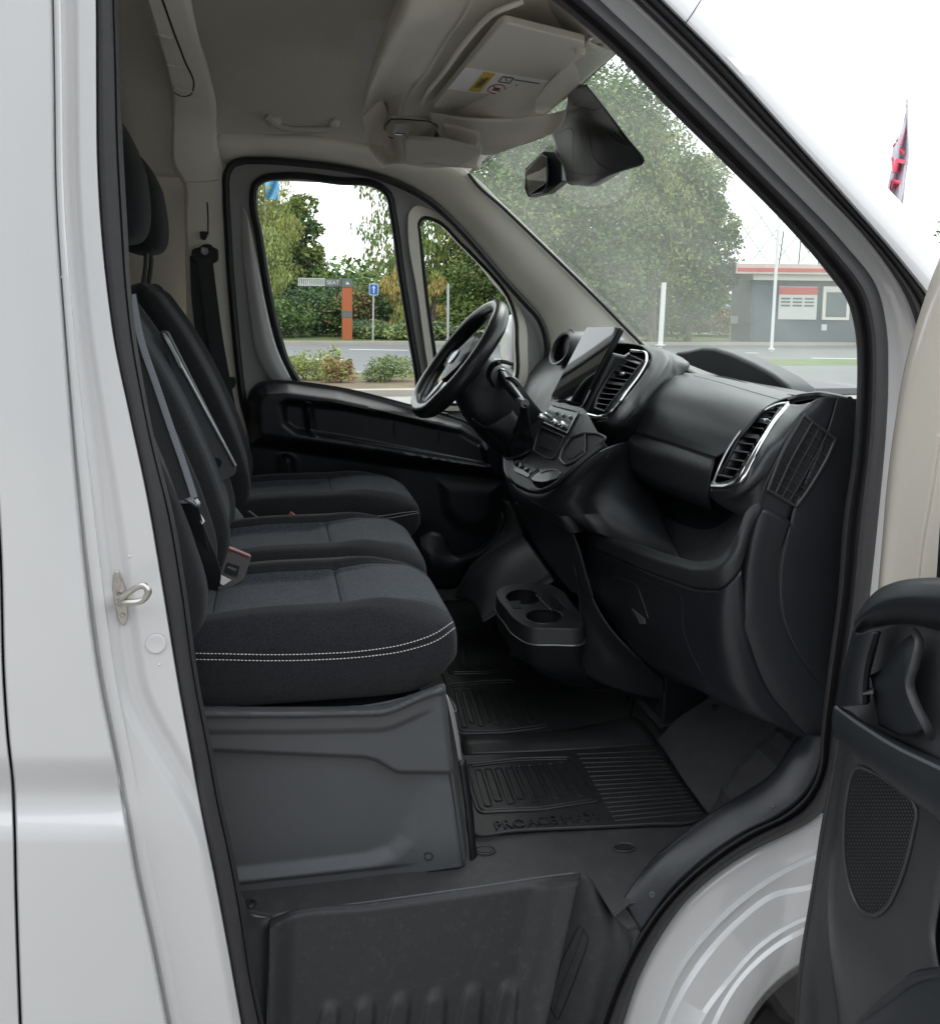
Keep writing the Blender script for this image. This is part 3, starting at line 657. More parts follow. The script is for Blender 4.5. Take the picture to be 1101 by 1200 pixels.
# ================================================================== SEATS
def se(v, e): return math.copysign(abs(v)**e, v)
def even(fn, n):
    """parameters of a closed or open outline spaced evenly along it"""
    d = [Vector(fn(i/1500)) for i in range(1501)]; return resample([Vector((p.x, p.y, 0)) for p in d], n)
def cushion(X0, X1, Y0, Y1, zb, zt, nu=120, nv=150):
    """seat cushion as one shaped shell; returns verts, faces and per-face material (1 = insert)"""
    vs = []; info = []; xc, hx, yc, hy, zc, hz = (X0+X1)/2, (X1-X0)/2, (Y0+Y1)/2, (Y1-Y0)/2, (zb+zt)/2, (zt-zb)/2
    ee = lambda th: .40 if th > 0 else .22
    prof = even(lambda t: (hx*se(math.sin(math.pi*(t-.5)), ee(t-.5)), hz*abs(math.cos(math.pi*(t-.5)))**ee(t-.5), 0), nu)
    sec = even(lambda t: (hy*se(math.cos(2*math.pi*t), .30), hz*se(math.sin(2*math.pi*t), .42), 0), nv+1)[:nv]
    for i, q in enumerate(prof):
        s = q.x/hx; k = max(0, q.y/hz); ky = k**.40
        for c in sec:
            cy, cz = c.x/hy, c.y/hz
            x = xc+hx*s; y = yc+hy*cy*ky; z = zc+hz*cz*k
            fx = (x-X0)/(X1-X0)
            if cz > 0:
                u = abs(cy)
                bol = smooth(.50, .70, u)*(1-smooth(.84, 1.0, u))*.022*(1-smooth(.62, .95, fx))
                nose = .012*smooth(.56, .76, fx)*(1-smooth(.86, 1, fx))*(1-smooth(.6, .95, u))
                dip = -.012*(1-smooth(.45, .62, u))*(1-smooth(.48, .60, fx))
                sag = -.010*(1-smooth(0, .35, fx))
                z += (bol+nose+dip+sag)*smooth(0, .5, cz)*min(1, k*1.5)
                ub = .60; g = smooth(.6, .9, cz)*smooth(.3, .8, k)
                z -= .0050*math.exp(-((u-ub)/.022)**2)*g
                if u < ub: z -= (.0050*math.exp(-((fx-.575)/.014)**2)+.004*math.exp(-((fx-.10)/.014)**2))*g
            else:
                y = yc+(y-yc)*(1-.04*smooth(0, 1, -cz)); x -= .034*smooth(0, 1, -cz)*smooth(.6, 1, fx)
            vs.append(Vector((x, y, z))); info.append((cz > .5 and k > .3, abs(cy), fx))
    global PATHS
    PATHS = []
    def info_(i, j): return info[i*nv+j]
    rows_ = [i for i in range(nu) if .02 < info[i*nv][2] < .955]
    for sg in (-1, 1):
        js = [j for j in range(nv) if sec[j].y > 0 and sec[j].x*sg > 0]; j = min(js, key=lambda q: abs(abs(sec[q].x)/hy-.60))
        PATHS.append([vs[i*nv+j]+Vector((0, 0, .0004)) for i in rows_])
    for fxx in (.575, .10):
        i = min(range(nu), key=lambda q: abs(info[q*nv][2]-fxx))
        PATHS.append([vs[i*nv+j]+Vector((0, 0, .0004)) for j in range(nv) if sec[j].y > 0 and abs(sec[j].x)/hy < .60])
    fs = gridfaces(nu, nv, False, True); fm = []
    for f in fs:
        ins = all(info[a][0] for a in f); u = sum(info[a][1] for a in f)/4; fx = sum(info[a][2] for a in f)/4
        ub = .60
        fm.append(1 if ins and u < ub and fx < .975 else 0)
    return vs, fs, fm
# front line of a backrest in X, Z and the thickness there
BL = [(-.135, .90), (-.085, .955), (-.075, 1.01), (-.098, 1.12), (-.150, 1.26), (-.200, 1.37), (-.252, 1.465), (-.305, 1.545), (-.350, 1.605), (-.385, 1.632)]
def backrest(dx, Y0, Y1, nv=56, top=0, belly=0):
    c = catmull([Vector((a+dx, 0, b)) for a, b in BL], 8); n = len(c); vs = []; fm = []; info = []
    yc, hy = (Y0+Y1)/2, (Y1-Y0)/2
    for i in range(n):
        t = i/(n-1); p = c[i]; tg = (c[min(i+1, n-1)]-c[max(i-1, 0)]).normalized(); nn = Vector((tg.z, 0, -tg.x))
        th = .115*(1-.25*t); endk = min(1, (math.sin(math.pi*min(1, max(0, t)))*4.2))**.5 if 0 < t < 1 else 0.02
        wk = 1-.22*smooth(.78, 1, t)-.04*(1-smooth(0, .12, t))
        for j in range(nv):
            ph = 2*math.pi*j/nv; a, b = se(math.cos(ph), .36), se(math.sin(ph), .5)
            u = abs(a)*1.0
            q = p+nn*(-th/2*1.0+th/2*b*endk)
            if b > 0:
                q += nn*(.016*smooth(.5, .75, u)*(1-smooth(.88, 1.02, u))*endk*(1-smooth(.8, 1, t))-.006*math.exp(-((u-.56)/.03)**2)*endk)
                q += nn*-.004*math.exp(-((t-.86)/.012)**2)
            q.y = yc+hy*a*wk*(.55+.45*endk)
            vs.append(q); info.append((b, abs(a), t))
    fs = gridfaces(n, nv, False, True)
    for f in fs:
        b = min(info[x][0] for x in f); u = sum(info[x][1] for x in f)/4; t = sum(info[x][2] for x in f)/4
        fm.append(1 if b > .3 and u < .56 and t < .86 else 0)
    fs += [tuple(range(nv))[::-1], tuple(range((n-1)*nv, n*nv))]; fm += [0, 0]
    return vs, fs, fm
def headrest(root, dx, Y0, Y1, zl=1.70, xf=-.29, hz=.165):
    vs = []; nv = 48; n = 36; yc, hy = (Y0+Y1)/2, (Y1-Y0)/2
    for i in range(n):
        th = -math.pi/2+math.pi*i/(n-1); s = se(math.sin(th), .62); k = abs(math.cos(th))**.6
        z = zl+hz+hz*s
        for j in range(nv):
            ph = 2*math.pi*j/nv; a, b = se(math.cos(ph), .5), se(math.sin(ph), .7)
            y = yc+hy*a*(.35+.65*k)*(1-.12*smooth(0, 1, s)); x = xf-.075-.14*(z-zl)-1.0*max(0, z-zl-.17)**1.6+.078*b*k-.012*abs(a)**2
            vs.append(Vector((x, y, z)))
    o = mk('headrest', vs, gridfaces(n, nv, False, True), M['bolster'], root); bv = bvh_of(o)
    for s_ in (-1, 1):
        child(tube('headrest_post', [Vector((xf+dx-.085, yc+s_*.06, zl-.12)), Vector((xf+dx-.07, yc+s_*.06, zl-.02)), Vector((xf+dx-.07, yc+s_*.06, zl+.05))], .0075, M['black'], None), o)
    return o, bv
def seat(name, label, X0, X1, Y0, Y1, dx, hr=True, hx_=-.29):
    root = thing(name, label, 'seat', ((X0+X1)/2, (Y0+Y1)/2, FZ), 'seats in a row across the cab')
    v, f, fm = cushion(X0, X1, Y0, Y1, .792, .965); c = mk('cushion', v, f, None, root, mats=[M['bolster'], M['insert']], fm=fm, auto=60)
    for p_ in PATHS: tube('seam_line', p_, .0013, M['seamline'], c, seg=6, per=1, sm=False)
    v, f, fm = backrest(dx, Y0, Y1); b = mk('backrest', v, f, None, root, mats=[M['bolster'], M['insert']], fm=fm, auto=60)
    h = headrest(root, dx, (Y0+Y1)/2-.13, (Y0+Y1)/2+.13, xf=hx_, hz=.165 if hx_ < -.286 else .20) if hr else None
    return root, c, b, h
ps, pc, pb, ph_ = seat('passenger_seat', 'nearest black fabric seat, white double stitching round its cushion, on a grey plastic base', -.17, .362, 1.735, 2.175, -.058, hr=False)
ms, mc, mb_, mh = seat('middle_seat', 'middle black fabric seat with a fold-down tray in its backrest, between passenger and driver seats', -.17, .375, 2.19, 2.625, -.035, hx_=-.268)
ds, dc, db, dh = seat('driver_seat', 'far black fabric seat behind the steering wheel, beside the driver door', -.17, .455, 2.80, 3.25, 0.0)
bpc = bvh_of(pc)
st1 = [(222, 765.5), (260, 766), (320, 767), (370, 766), (430, 762), (480, 753), (512, 741), (530, 729)]
st2 = [(222, 772.5), (260, 773), (320, 774), (370, 773), (430, 769), (480, 761), (514, 749), (532, 736)]
stitches('stitching', bpc, st1, M['thread'], pc, ln=.0045, gap=.0022)
stitches('stitching', bpc, st2, M['thread'], pc, ln=.0045, gap=.0022)
seam('seam_piping', bpc, [(222, 769), (320, 770.5), (430, 765.5), (480, 757), (513, 745), (531, 732)], M['seamline'], pc, r=.0012)
bdc = bvh_of(dc)

stitches('stitching', bdc, [(432, 605), (450, 604), (470, 601), (488, 599)], M['thread'], dc, ln=.004, gap=.001, r=.0008)
stitches('stitching', bdc, [(445, 608), (462, 606), (478, 603), (490, 601)], M['thread'], dc, ln=.004, gap=.001, r=.0008)
bmc = bvh_of(mc)
# seat bases
rec = [(150, 876), (331, 881), (400, 883), (427, 885), (444, 890), (456, 897), (466, 904), (478, 925), (479, 945), (472, 968), (455, 985), (440, 993), (347, 1004), (150, 1022)]
EU = [(150, 874), (249, 877), (331, 881), (427, 885), (442, 889), (455, 897), (466, 903), (560, 904)]
LD = [(100, 1026), (276, 1013), (347, 1005), (425, 996), (452, 987), (466, 974), (474, 955), (482, 930), (500, 905), (700, 905), (700, 1100), (100, 1100)]
def polyl(c, x):
    for i in range(len(c)-1):
        if c[i][0] <= x <= c[i+1][0]: return c[i][1]+(c[i+1][1]-c[i][1])*(x-c[i][0])/(c[i+1][0]-c[i][0])
    return c[0][1] if x < c[0][0] else c[-1][1]
def bd(px, py):
    Y = 1.735; U = polyl(EU, px)
    lipy = 837-(px-347)*.02*(px > 347)-(24*smooth(440, 522, px))
    Y -= .012*(1-smooth(lipy+1, lipy+4, py))                           # lip
    Y += .034*(1-smooth(lipy-8, lipy-1, py))
    Y += .009*smooth(lipy+16, lipy+24, py)*(1-smooth(485, 515, px))       # bevel under the band
    Y += .020*smooth(-1, 3, py-U)
    sd_ = sdist(LD, px, py)
    Y += -(.016+.006*(1-smooth(430, 480, px)))*smooth(0, 26, -sd_)*(1-.65*smooth(462, 492, px)*(1-smooth(925, 1000, py)))
    be_ = 1034-(px-280)*.110
    Y += .008*smooth(-2, 3, py-be_)*(1-smooth(440, 500, px))
    Y += .020*smooth(.975, 1, (px-200)/(522+(py-806)*.115-200))
    return Y
base = thing('seat_pedestal', 'grey plastic pedestal under the passenger seat, recessed panel and one screw hole', 'seat base', (.1, 1.95, FZ))
o = relief('side_panel', [(200, 822), (240, 826), (347, 829), (430, 826), (480, 815), (519, 801)], [(215, 1062), (282, 1049), (412, 1033), (544, 1015)], bd, M['grey'], base, nx=220, ny=170, auto=50)
bb = bvh_of(o)
s = snap(bb, 502, 1003, .001); disc('screw_hole', s[0], s[1], .0085, .002, M['gasket'], base, prof=[(0, .2), (.8, .2), (.85, 1), (1, 1), (1.1, 0)])
loft('front_panel', [[(519, 801, 1.745), (526, 885, 1.745), (535, 950, 1.745), (544, 1015, 1.745)], [(521, 803, 1.80), (529, 885, 1.80), (539, 950, 1.80), (548, 1008, 1.80)], [(520, 806, 2.0), (528, 885, 2.1), (540, 940, 2.1), (551, 990, 2.1)]], M['grey'], base, n=30)
prism('core', [Vector((-.18, 1.80, FZ)), Vector((.29, 1.80, FZ)), Vector((.29, 2.60, FZ)), Vector((-.18, 2.60, FZ))], (0, 0, .37), M['dark'], base, bevel=.01)
br = loft('bracket', [[(522, 812, 1.80), (530, 850, 1.80), (538, 893, 1.80)], [(531, 830, 1.81), (537, 862, 1.81), (541, 893, 1.81)]], M['metalw'], base, thick=.002, n=20)
tube('latch_wire', [(523, 815, 1.81), (530, 822, 1.81), (534, 832, 1.81), (530, 838, 1.81)], .0016, M['chrome'], base)
loft('floor_rail', [[(538, 893, 1.79), (546, 950, 1.78), (553, 1020, 1.76)], [(545, 890, 1.80), (553, 950, 1.79), (558, 1018, 1.77)]], M['black'], base, thick=.006, n=20)
b2 = thing('seat_pedestal', 'dark pedestal under the driver seat at the far side', 'seat base', (.1, 3.0, FZ))
prism('core', [Vector((-.16, 2.84, FZ)), Vector((.36, 2.84, FZ)), Vector((.36, 3.22, FZ)), Vector((-.16, 3.22, FZ))], (0, 0, .37), M['black'], b2, bevel=.015)
prism('seat_rail', [Vector((-.16, 2.83, FZ+.30)), Vector((.42, 2.83, FZ+.30)), Vector((.42, 2.86, FZ+.30)), Vector((-.16, 2.86, FZ+.30))], (0, 0, .04), M['dark'], b2, bevel=.005)
# front headrest in the near foreground, mostly hidden by the pillar
h_o, h_b = headrest(ps, -.058, 1.83, 2.10, zl=1.70)

# tray folded into the middle backrest
tr = [(188, 392), (194, 390), (210, 430), (232, 470), (256, 512), (275, 546), (277, 553), (262, 566), (250, 571), (243, 560), (236, 520), (215, 460)]
tray = prism('tray', [PP(x, y, 2.50) for x, y in rounded([(186, 388), (196, 388), (277, 548), (276, 556), (252, 570), (246, 566)], 4)], (0, .035, 0), M['grey'], ms, bevel=.003)
tray['label'] = 'grey folding tray with cup recess and silver edge'
child(tube('tray_edge', [(191, 391, 2.495), (213, 430, 2.495), (240, 480, 2.495), (262, 520, 2.495), (276, 546, 2.495)], .0042, M['satin'], None, per=3), tray)
child(disc('cup_recess', PP(253.5, 542.5, 2.497), (0, -1, 0), .0125, .002, M['gasket'], None, prof=[(0, .2), (.85, .2), (1, 1), (1.08, 0)]), tray)
child(disc('rivet', PP(251, 553.5, 2.497), (0, -1, 0), .003, .002, M['satin'], None), tray)
child(tube('tray_loop', [(192, 391, 2.48), (203, 414, 2.48), (212, 431, 2.48), (211, 425, 2.48), (203, 409, 2.48), (195, 394, 2.48)], .0018, M['satin'], None, closed=True), tray)
child(loft('tray_flank', [[(236, 535, 2.49), (243, 560, 2.49), (248, 570, 2.49)], [(240, 536, 2.47), (247, 560, 2.47), (252, 571, 2.47)]], M['satin' if 0 else 'grey'], None, n=12), tray)
# driver armrest stub beside the tray
tube('recliner_cover', [(243, 600, 2.66), (252, 590, 2.66), (265, 595, 2.66), (280, 612, 2.66), (286, 622, 2.66)], .022, M['grey'], ds, flat=.5)

# ================================================================== SEAT BELTS
bl = thing('seat_belt', 'seat belt with pillar guide running down beside the driver seat', 'seat belt', (-.25, 3.33, 1.3))
strap('webbing', [(236, 300, 3.34), (238, 350, 3.335), (244, 400, 3.33), (252, 450, 3.33), (262, 500, 3.33)], .075, .002, M['web'], bl, up=(1, 0, .05))
strap('webbing', [(240, 302, 3.33), (246, 350, 3.325), (253, 400, 3.32), (262, 450, 3.32), (272, 500, 3.32)], .05, .002, M['web'], bl, up=(1, 0, .1))
prism('belt_guide', [(x, y, 3.33) for x, y in rounded([(225, 292), (235, 289), (238, 286), (247, 286), (250, 290), (256, 292), (256, 305), (250, 309), (232, 309), (224, 304)], 3)], (0, .02, 0), M['gasket'], bl, bevel=.003)
disc('guide_bolt', PP(240, 294.5, 3.325), (0, -1, 0), .016, .008, M['chrome'], bl, prof=[(0, .5), (.35, .5), (.4, 1), (.8, 1), (1, 0)])
prism('height_adjuster', [(x, y, 3.355) for x, y in rounded([(234, 271), (243, 271), (243, 278), (240, 282), (235, 280)], 2)], (0, .02, 0), M['gasket'], bl, bevel=.002)
prism('belt_guide', [(x, y, 3.33) for x, y in rounded([(259, 443), (275, 442), (277, 448), (274, 456), (262, 456)], 3)], (0, .02, 0), M['gasket'], bl, bevel=.003)
pbt = thing('seat_belt', 'pale edged seat belt hanging in front of the nearest backrest with its metal tongue', 'seat belt', (-.16, 1.95, 1.2))
bbk = bvh_of(pb, mb_, pc, mc)
strap('webbing', [PP(x, y, 1.728) for x, y in ((148, 345), (158, 400), (174, 450), (189, 500), (205, 540), (221, 583))], .034, .0022, M['web'], pbt, up=(1, 0, .3))
strap('webbing_edge', [PP(x, y, 1.72) for x, y in ((155, 345), (166, 400), (183, 450), (200, 500), (214, 540), (228, 583))], .011, .0022, M['webl'], pbt, up=(1, 0, .3))
tube('belt_tongue', [(214, 580, 1.85), (218, 584, 1.845), (226, 588, 1.845), (232, 592, 1.845), (228, 586, 1.845)], .0062, M['satin'], pbt, per=5)
prism('tongue_plate', [(x, y, 1.848) for x, y in [(228, 598), (232, 597), (240, 611), (237, 615)]], (0, .003, 0), M['white'], pbt, bevel=.0006)
strap('webbing', [(220, 590, 1.852), (226, 612, 1.86), (232, 640, 1.88), (240, 664, 1.90), (247, 684, 1.93)], .045, .002, M['web'], pbt, up=(.8, -.5, .1))
strap('lap_webbing', [(229, 610, 1.86), (236, 632, 1.87), (246, 655, 1.88), (250, 676, 1.90), (246, 690, 1.92)], .03, .003, M['web'], pbt, up=(.9, -.3, .1))
bk_ = thing('belt_buckle', 'grey belt buckle with label standing up between passenger and middle cushions', 'belt buckle', (-.08, 2.15, .95))
bo_ = prism('buckle_body', [(x, y, 2.06) for x, y in rounded([(267.5, 642), (294.5, 653), (286, 680), (262, 694), (252, 690)], 2.5)], (0, .022, 0), M['buckle'], bk_, bevel=.003)
child(prism('buckle_label', [(x, y, 2.057) for x, y in rounded([(266, 659), (281, 664), (278, 676), (262, 671)], 1.5)], (0, .002, 0), M['ink'], None, bevel=0), bo_)
child(prism('buckle_sticker', [(x, y, 2.056) for x, y in [(259, 674), (271, 680), (262, 686), (254, 683)]], (0, .002, 0), M['white'], None, bevel=0), bo_)
child(tube('press_button', [(268, 642.5, 2.058), (281, 647.5, 2.058), (293, 652.5, 2.058)], .0022, M['redplastic'], None, per=2), bo_)
# marks printed on the buckle label
a, b = PP(265, 664, 2.055), PP(279, 669, 2.055)
child(text('label_print', 'PRESS', .0075, (a+b)/2, b-a, Vector((0, 0, 1)), M['metalw'], None, extrude=.0002), bo_)
a, b = PP(257, 678, 2.054), PP(267, 682, 2.054)
bk2 = thing('belt_buckle', 'belt buckle with a red press button beside the driver cushion', 'belt buckle', (.02, 2.72, .95))
prism('buckle_body', [(x, y, 2.70) for x, y in rounded([(287, 601), (292, 599), (306, 610), (300, 614), (284, 613)], 2)], (0, .02, 0), M['black'], bk2, bevel=.003)
bk3 = thing('belt_buckle', 'small red and white belt button standing in front of the driver cushion side', 'belt buckle', (.1, 2.72, .95))
prism('buckle_body', [(x, y, 2.74) for x, y in rounded([(338, 604), (341, 600), (350, 607), (347, 610), (341, 610)], 1.5)], (0, .015, 0), M['redplastic'], bk3, bevel=.002)
# ================================================================== DASHBOARD
dash = thing('dashboard', 'black dashboard with silver trimmed vents across the cab under the windscreen', 'dashboard', (1.0, 2.4, .8))
def X3(l):
    o = []
    for a, b, x in l:
        p = XX(a, b, x)
        if p.y < 1.63 and a > 820: p = PP(a, b, 1.63+.12*(p.y-1.63))     # nothing of the dash comes through the door opening
        o.append(p)
    return o
# top cowl from windscreen to the face
loft('dash_top', [X3([(1012, 470, 1.12), (985, 466, 1.15), (955, 464, 1.15), (927, 463, 1.13), (850, 442, 1.13), (806, 436, 1.12), (770, 414, 1.09), (745, 404, 1.08), (715, 402, 1.06), (680, 402, 1.06), (640, 412, 1.06), (612, 430, 1.04)]),
                  [Vector((1.30, y, z)) for y, z in ((1.63, 1.36), (1.75, 1.358), (1.85, 1.352), (2.0, 1.346), (2.2, 1.342), (2.4, 1.348), (2.6, 1.36), (2.75, 1.37), (2.9, 1.375), (3.1, 1.375), (3.2, 1.375), (3.36, 1.37))],
                  [Vector((1.62, y, 1.31)) for y in (1.6, 1.75, 1.85, 2, 2.2, 2.4, 2.6, 2.75, 2.9, 3.1, 3.25, 3.38)]], M['pad'], dash, n=70, per=4)
prism('dash_core', [Vector((1.08, 1.64, .95)), Vector((1.08, 1.64, 1.345)), Vector((1.3, 1.64, 1.36)), Vector((1.3, 1.64, .95))], (0, 1.72, 0), M['black'], dash)
prism('core_foam', [Vector((.98, 1.66, 1.30)), Vector((1.06, 1.66, 1.375)), Vector((1.14, 1.66, 1.372)), Vector((1.14, 1.66, 1.0)), Vector((.98, 1.66, 1.0))], (0, .72, 0), M['black'], dash) if 0 else None
# raised storage hump on top, seen against the road
hump = prism('document_shelf_cover', [XX(a, b, 1.33) for a, b in [(790, 412), (805, 410), (822, 406), (836, 407), (855, 413), (880, 424), (904, 437), (920, 450), (926, 462), (860, 462), (790, 440)]], (.09, .0, -.01), M['dark'], dash, bevel=.012)
# airbag cover: fat rounded pad
A = [X3([(806, 437, 1.14), (850, 443, 1.14), (928, 464, 1.14)]),
     X3([(800, 438, 1.10), (850, 447, 1.10), (924, 466, 1.10)]),
     X3([(786, 442, 1.05), (845, 453, 1.05), (912, 470, 1.06)]),
     X3([(768, 455, .99), (835, 468, .99), (893, 482, 1.0)]),
     X3([(756, 472, .955), (815, 489, .955), (874, 505, .96)]),
     X3([(748, 490, .94), (800, 508, .94), (856, 526, .945)]),
     X3([(742, 506, .935), (790, 521, .935), (838, 537, .935)])]
o = loft('airbag_cover', A, M['pad'], dash, n=60, per=6, thick=.004); o['label'] = 'smooth curved upper pad left of the right vent'; o_pad = o
A2 = [X3([(742, 508, .936), (790, 523, .936), (837, 539, .936)]),
      X3([(735, 516, .926), (785, 533, .926), (834, 551, .926)]),
      X3([(724, 531, .925), (778, 549, .925), (831, 566, .925)]),
      X3([(722, 540, .93), (776, 560, .93), (830, 580, .93)]),
      X3([(724, 549, .955), (778, 572, .955), (832, 592, .955)]),
      X3([(728, 556, 1.0), (780, 577, 1.0), (833, 597, 1.0)])]
o = loft('lower_pad', A2, M['pad'], dash, n=60, per=6, thick=.004); ba = bvh_of(o)
tube('pad_joint', X3([(742, 507, .937), (790, 522, .937), (838, 538, .937)]), .0022, M['gasket'], dash)
tube('pad_lip', X3([(733, 556, .97), (780, 574, .97), (831, 592, .97)]), .004, M['pad'], dash)
bap = bvh_of(o_pad); seam('lid_gap', bap, [(812, 441), (850, 451), (880, 460), (912, 469)], M['gasket'], dash, r=.003)
# hood between centre vent and airbag cover
Hd = [X3([(748, 404, 1.10), (757, 411, 1.06), (762, 420, 1.03), (755, 438, .99), (740, 458, .945), (726, 474, .91), (712, 489, .885), (698, 494, .88), (690, 500, .885)]),
      X3([(775, 409, 1.11), (785, 418, 1.07), (785, 430, 1.04), (775, 446, 1.0), (760, 464, .955), (748, 480, .92), (735, 494, .90), (718, 506, .90), (706, 512, .91)]),
      X3([(800, 420, 1.12), (806, 432, 1.10), (798, 440, 1.08), (784, 452, 1.03), (768, 470, .98), (757, 487, .95), (747, 502, .94), (736, 514, .93), (724, 526, .93)])]
loft('centre_hood', Hd, M['pad'], dash, n=60, per=6, thick=.003)
Hu = [X3([(686, 488, .885), (705, 490, .885), (720, 488, .90), (742, 500, .93)]), X3([(688, 495, .90), (704, 500, .91), (716, 506, .92), (738, 514, .935)]), X3([(690, 500, .93), (702, 508, .94), (718, 516, .94), (730, 524, .95)])]
loft('hood_underside', Hu, M['black'], dash, n=30, per=4)
def Lp(a, b, f): return (a[0]+(b[0]-a[0])*f, a[1]+(b[1]-a[1])*f, a[2]+(b[2]-a[2])*f)
def vent(name, L, Rr, cells, knob, chrome, label, dpt=.05, extra_r=None):
    """air vent: left and right traced edges (px, py, X), slats between, frame"""
    n = 60
    l = resample(catmull(X3(L), 8), n); r = resample(catmull(X3(Rr), 8), n)
    v = mk(name, [p+Vector((dpt, 0, -.01)) for p in l]+[p+Vector((dpt, 0, -.01)) for p in r], gridfaces(2, n), M['gasket'], dash); v['label'] = label
    for e, s_ in ((l, -1), (r, 1)):
        mk('vent_wall', e+[p+Vector((dpt, 0, -.01)) for p in e], gridfaces(2, n), M['black'], v, thick=.001)
    for i, f in enumerate(cells):
        a = l[int(f*(n-1))]; b = r[int(f*(n-1))]; d = Vector((.03, 0, -.004)); up = (l[min(n-1, int(f*(n-1))+1)]-l[max(0, int(f*(n-1))-1)]).normalized()
        wd = .0016 if f not in (.5,) else .005
        q = [a-up*wd, b-up*wd, b+up*wd, a+up*wd]
        prism('slat', q, d, M['pad'], v, bevel=.0008)
    c = l[int(knob*(n-1))].lerp(r[int(knob*(n-1))], .5)
    kb = prism('thumb_tab', [c+Vector((-.004, s*.009, t*.005)) for s, t in ((-1, -1), (1, -1), (1.2, 0), (1, 1), (-1, 1), (-1.2, 0))], (.012, 0, 0), M['satin'], v, bevel=.0015)
    fr_ = l+r[::-1]
    tube('vent_rim', fr_, .0028, M['black'], v, closed=True, per=1, seg=8)
    return v, l, r
cv, l, r = vent('air_vent', [(737, 416, 1.02), (722, 430, .985), (708, 450, .945), (699, 468, .91), (697, 478, .895)], [(753, 423, 1.02), (742, 438, .985), (728, 456, .945), (716, 472, .91), (709, 482, .895)], [.1, .2, .3, .42, .5, .6, .7, .8, .9], .33, None, 'centre air vent beside the touch screen')
cc = tube('vent_trim', X3([(739, 411, 1.03), (748, 412, 1.03), (757, 416, 1.02), (757, 423, 1.01), (748, 440, .98), (736, 456, .945), (725, 471, .91), (713, 484, .885), (704, 488, .878), (694, 487, .876), (686, 485, .875)]), .0042, M['chrome'], cv, per=8)
tube('vent_trim', X3([(737, 414, 1.03), (726, 421, 1.0)]), .003, M['satin'], cv)
rv, l, r = vent('air_vent', [(908, 478, 1.035), (893, 486, 1.01), (876, 500, .975), (862, 520, .945), (849, 545, .92), (842, 557, .91)], [(914, 478, 1.03), (902, 497, .99), (891, 515, .96), (880, 533, .935), (869, 552, .915), (862, 561, .905)], [.10, .2, .29, .38, .5, .6, .7, .8, .9], .27, None, 'right air vent in silver surround at the end of the dashboard')
rc = loft('vent_trim', [X3([(920, 473, 1.045), (908, 486, 1.015), (897, 501, .985), (886, 518, .955), (874, 538, .925), (863, 557, .90), (854, 564, .893), (845, 566, .89), (834, 566, .89)]),
                        X3([(925, 474, 1.04), (914, 488, 1.005), (903, 504, .975), (893, 521, .945), (881, 542, .912), (869, 563, .885), (858, 570, .878), (847, 572, .876), (832, 572, .876)])], M['chrome'], rv, n=60, thick=.006)
tube('vent_trim', X3([(924, 472, 1.05), (910, 474, 1.03), (897, 480, 1.01), (882, 489, .985), (866, 507, .955), (852, 528, .925), (841, 551, .90), (835, 567, .89)]), .0026, M['satin'], rv, per=8)
# collar of dash round the right vent
CL = [X3([(926, 474, 1.04), (915, 488, 1.006), (904, 504, .976), (894, 521, .946), (882, 542, .913), (870, 563, .886), (859, 571, .879), (846, 574, .878), (832, 574, .88)]),
      X3([(934, 475, 1.04), (922, 490, 1.0), (911, 507, .97), (901, 525, .94), (889, 546, .91), (877, 568, .885), (864, 579, .885), (848, 583, .89), (833, 582, .90)])]
CL2 = [(950, 472, 1.03), (936, 489, .995), (924, 508, .965), (914, 528, .938), (903, 550, .915), (893, 573, .90), (888, 592, .905), (883, 602, .91), (880, 612, .92)]
loft('vent_collar', CL+[X3(CL2)], M['pad'], dash, n=60, per=5)
# end of dash: side vent zone
EP = [X3(CL2), 
      X3([(962, 466, 1.04), (950, 487, 1.0), (935, 515, .97), (922, 540, .95), (908, 565, .93), (900, 580, .92), (896, 594, .915), (893, 606, .915), (890, 618, .92)]),
      X3([(980, 466, 1.05), (970, 500, 1.01), (958, 530, .99), (946, 556, .975), (936, 580, .965), (926, 600, .955), (922, 612, .95), (919, 622, .95), (916, 632, .95)]),
      ]
EPL = [(980, 466, 1.05), (970, 500, 1.01), (958, 530, .99), (946, 556, .975), (936, 580, .965), (928, 600, .95), (925, 614, .935), (915, 650, .92), (912, 688, .915), (917, 728, .905), (931, 760, .90), (947, 784, .90), (961, 802, .90), (973, 816, .90)]
EPR = [(1012, 468, 1.10), (1010, 505, 1.09), (1006, 540, 1.08), (1001, 572, 1.07), (996, 600, 1.06), (992, 625, 1.055), (988, 650, 1.05), (985, 680, 1.045), (981, 710, 1.03), (978, 735, 1.02), (976, 760, 1.0), (976, 780, .98), (980, 798, .96), (986, 815, .94)]
o = loft('dash_end', EP, M['dark'], dash, n=70, per=6); o1_ = o
def mid_(a, b, f): return (a[0]+(b[0]-a[0])*f, a[1]+(b[1]-a[1])*f, a[2]+(b[2]-a[2])*(f**1.3))
o = loft('side_cover', [X3([mid_(a, b, f) for a, b in zip(EPL, EPR)]) for f in (0, .25, .5, .75, 1)], M['dark'], dash, n=90, per=4); o['label'] = 'flat end cover with curved joint line'
be = bvh_of(o1_, o)
tube('dash_edge', X3([(926, 469, 1.08), (940, 465, 1.08), (958, 463, 1.10), (975, 465, 1.10), (995, 469, 1.10)]), .008, M['pad'], dash)
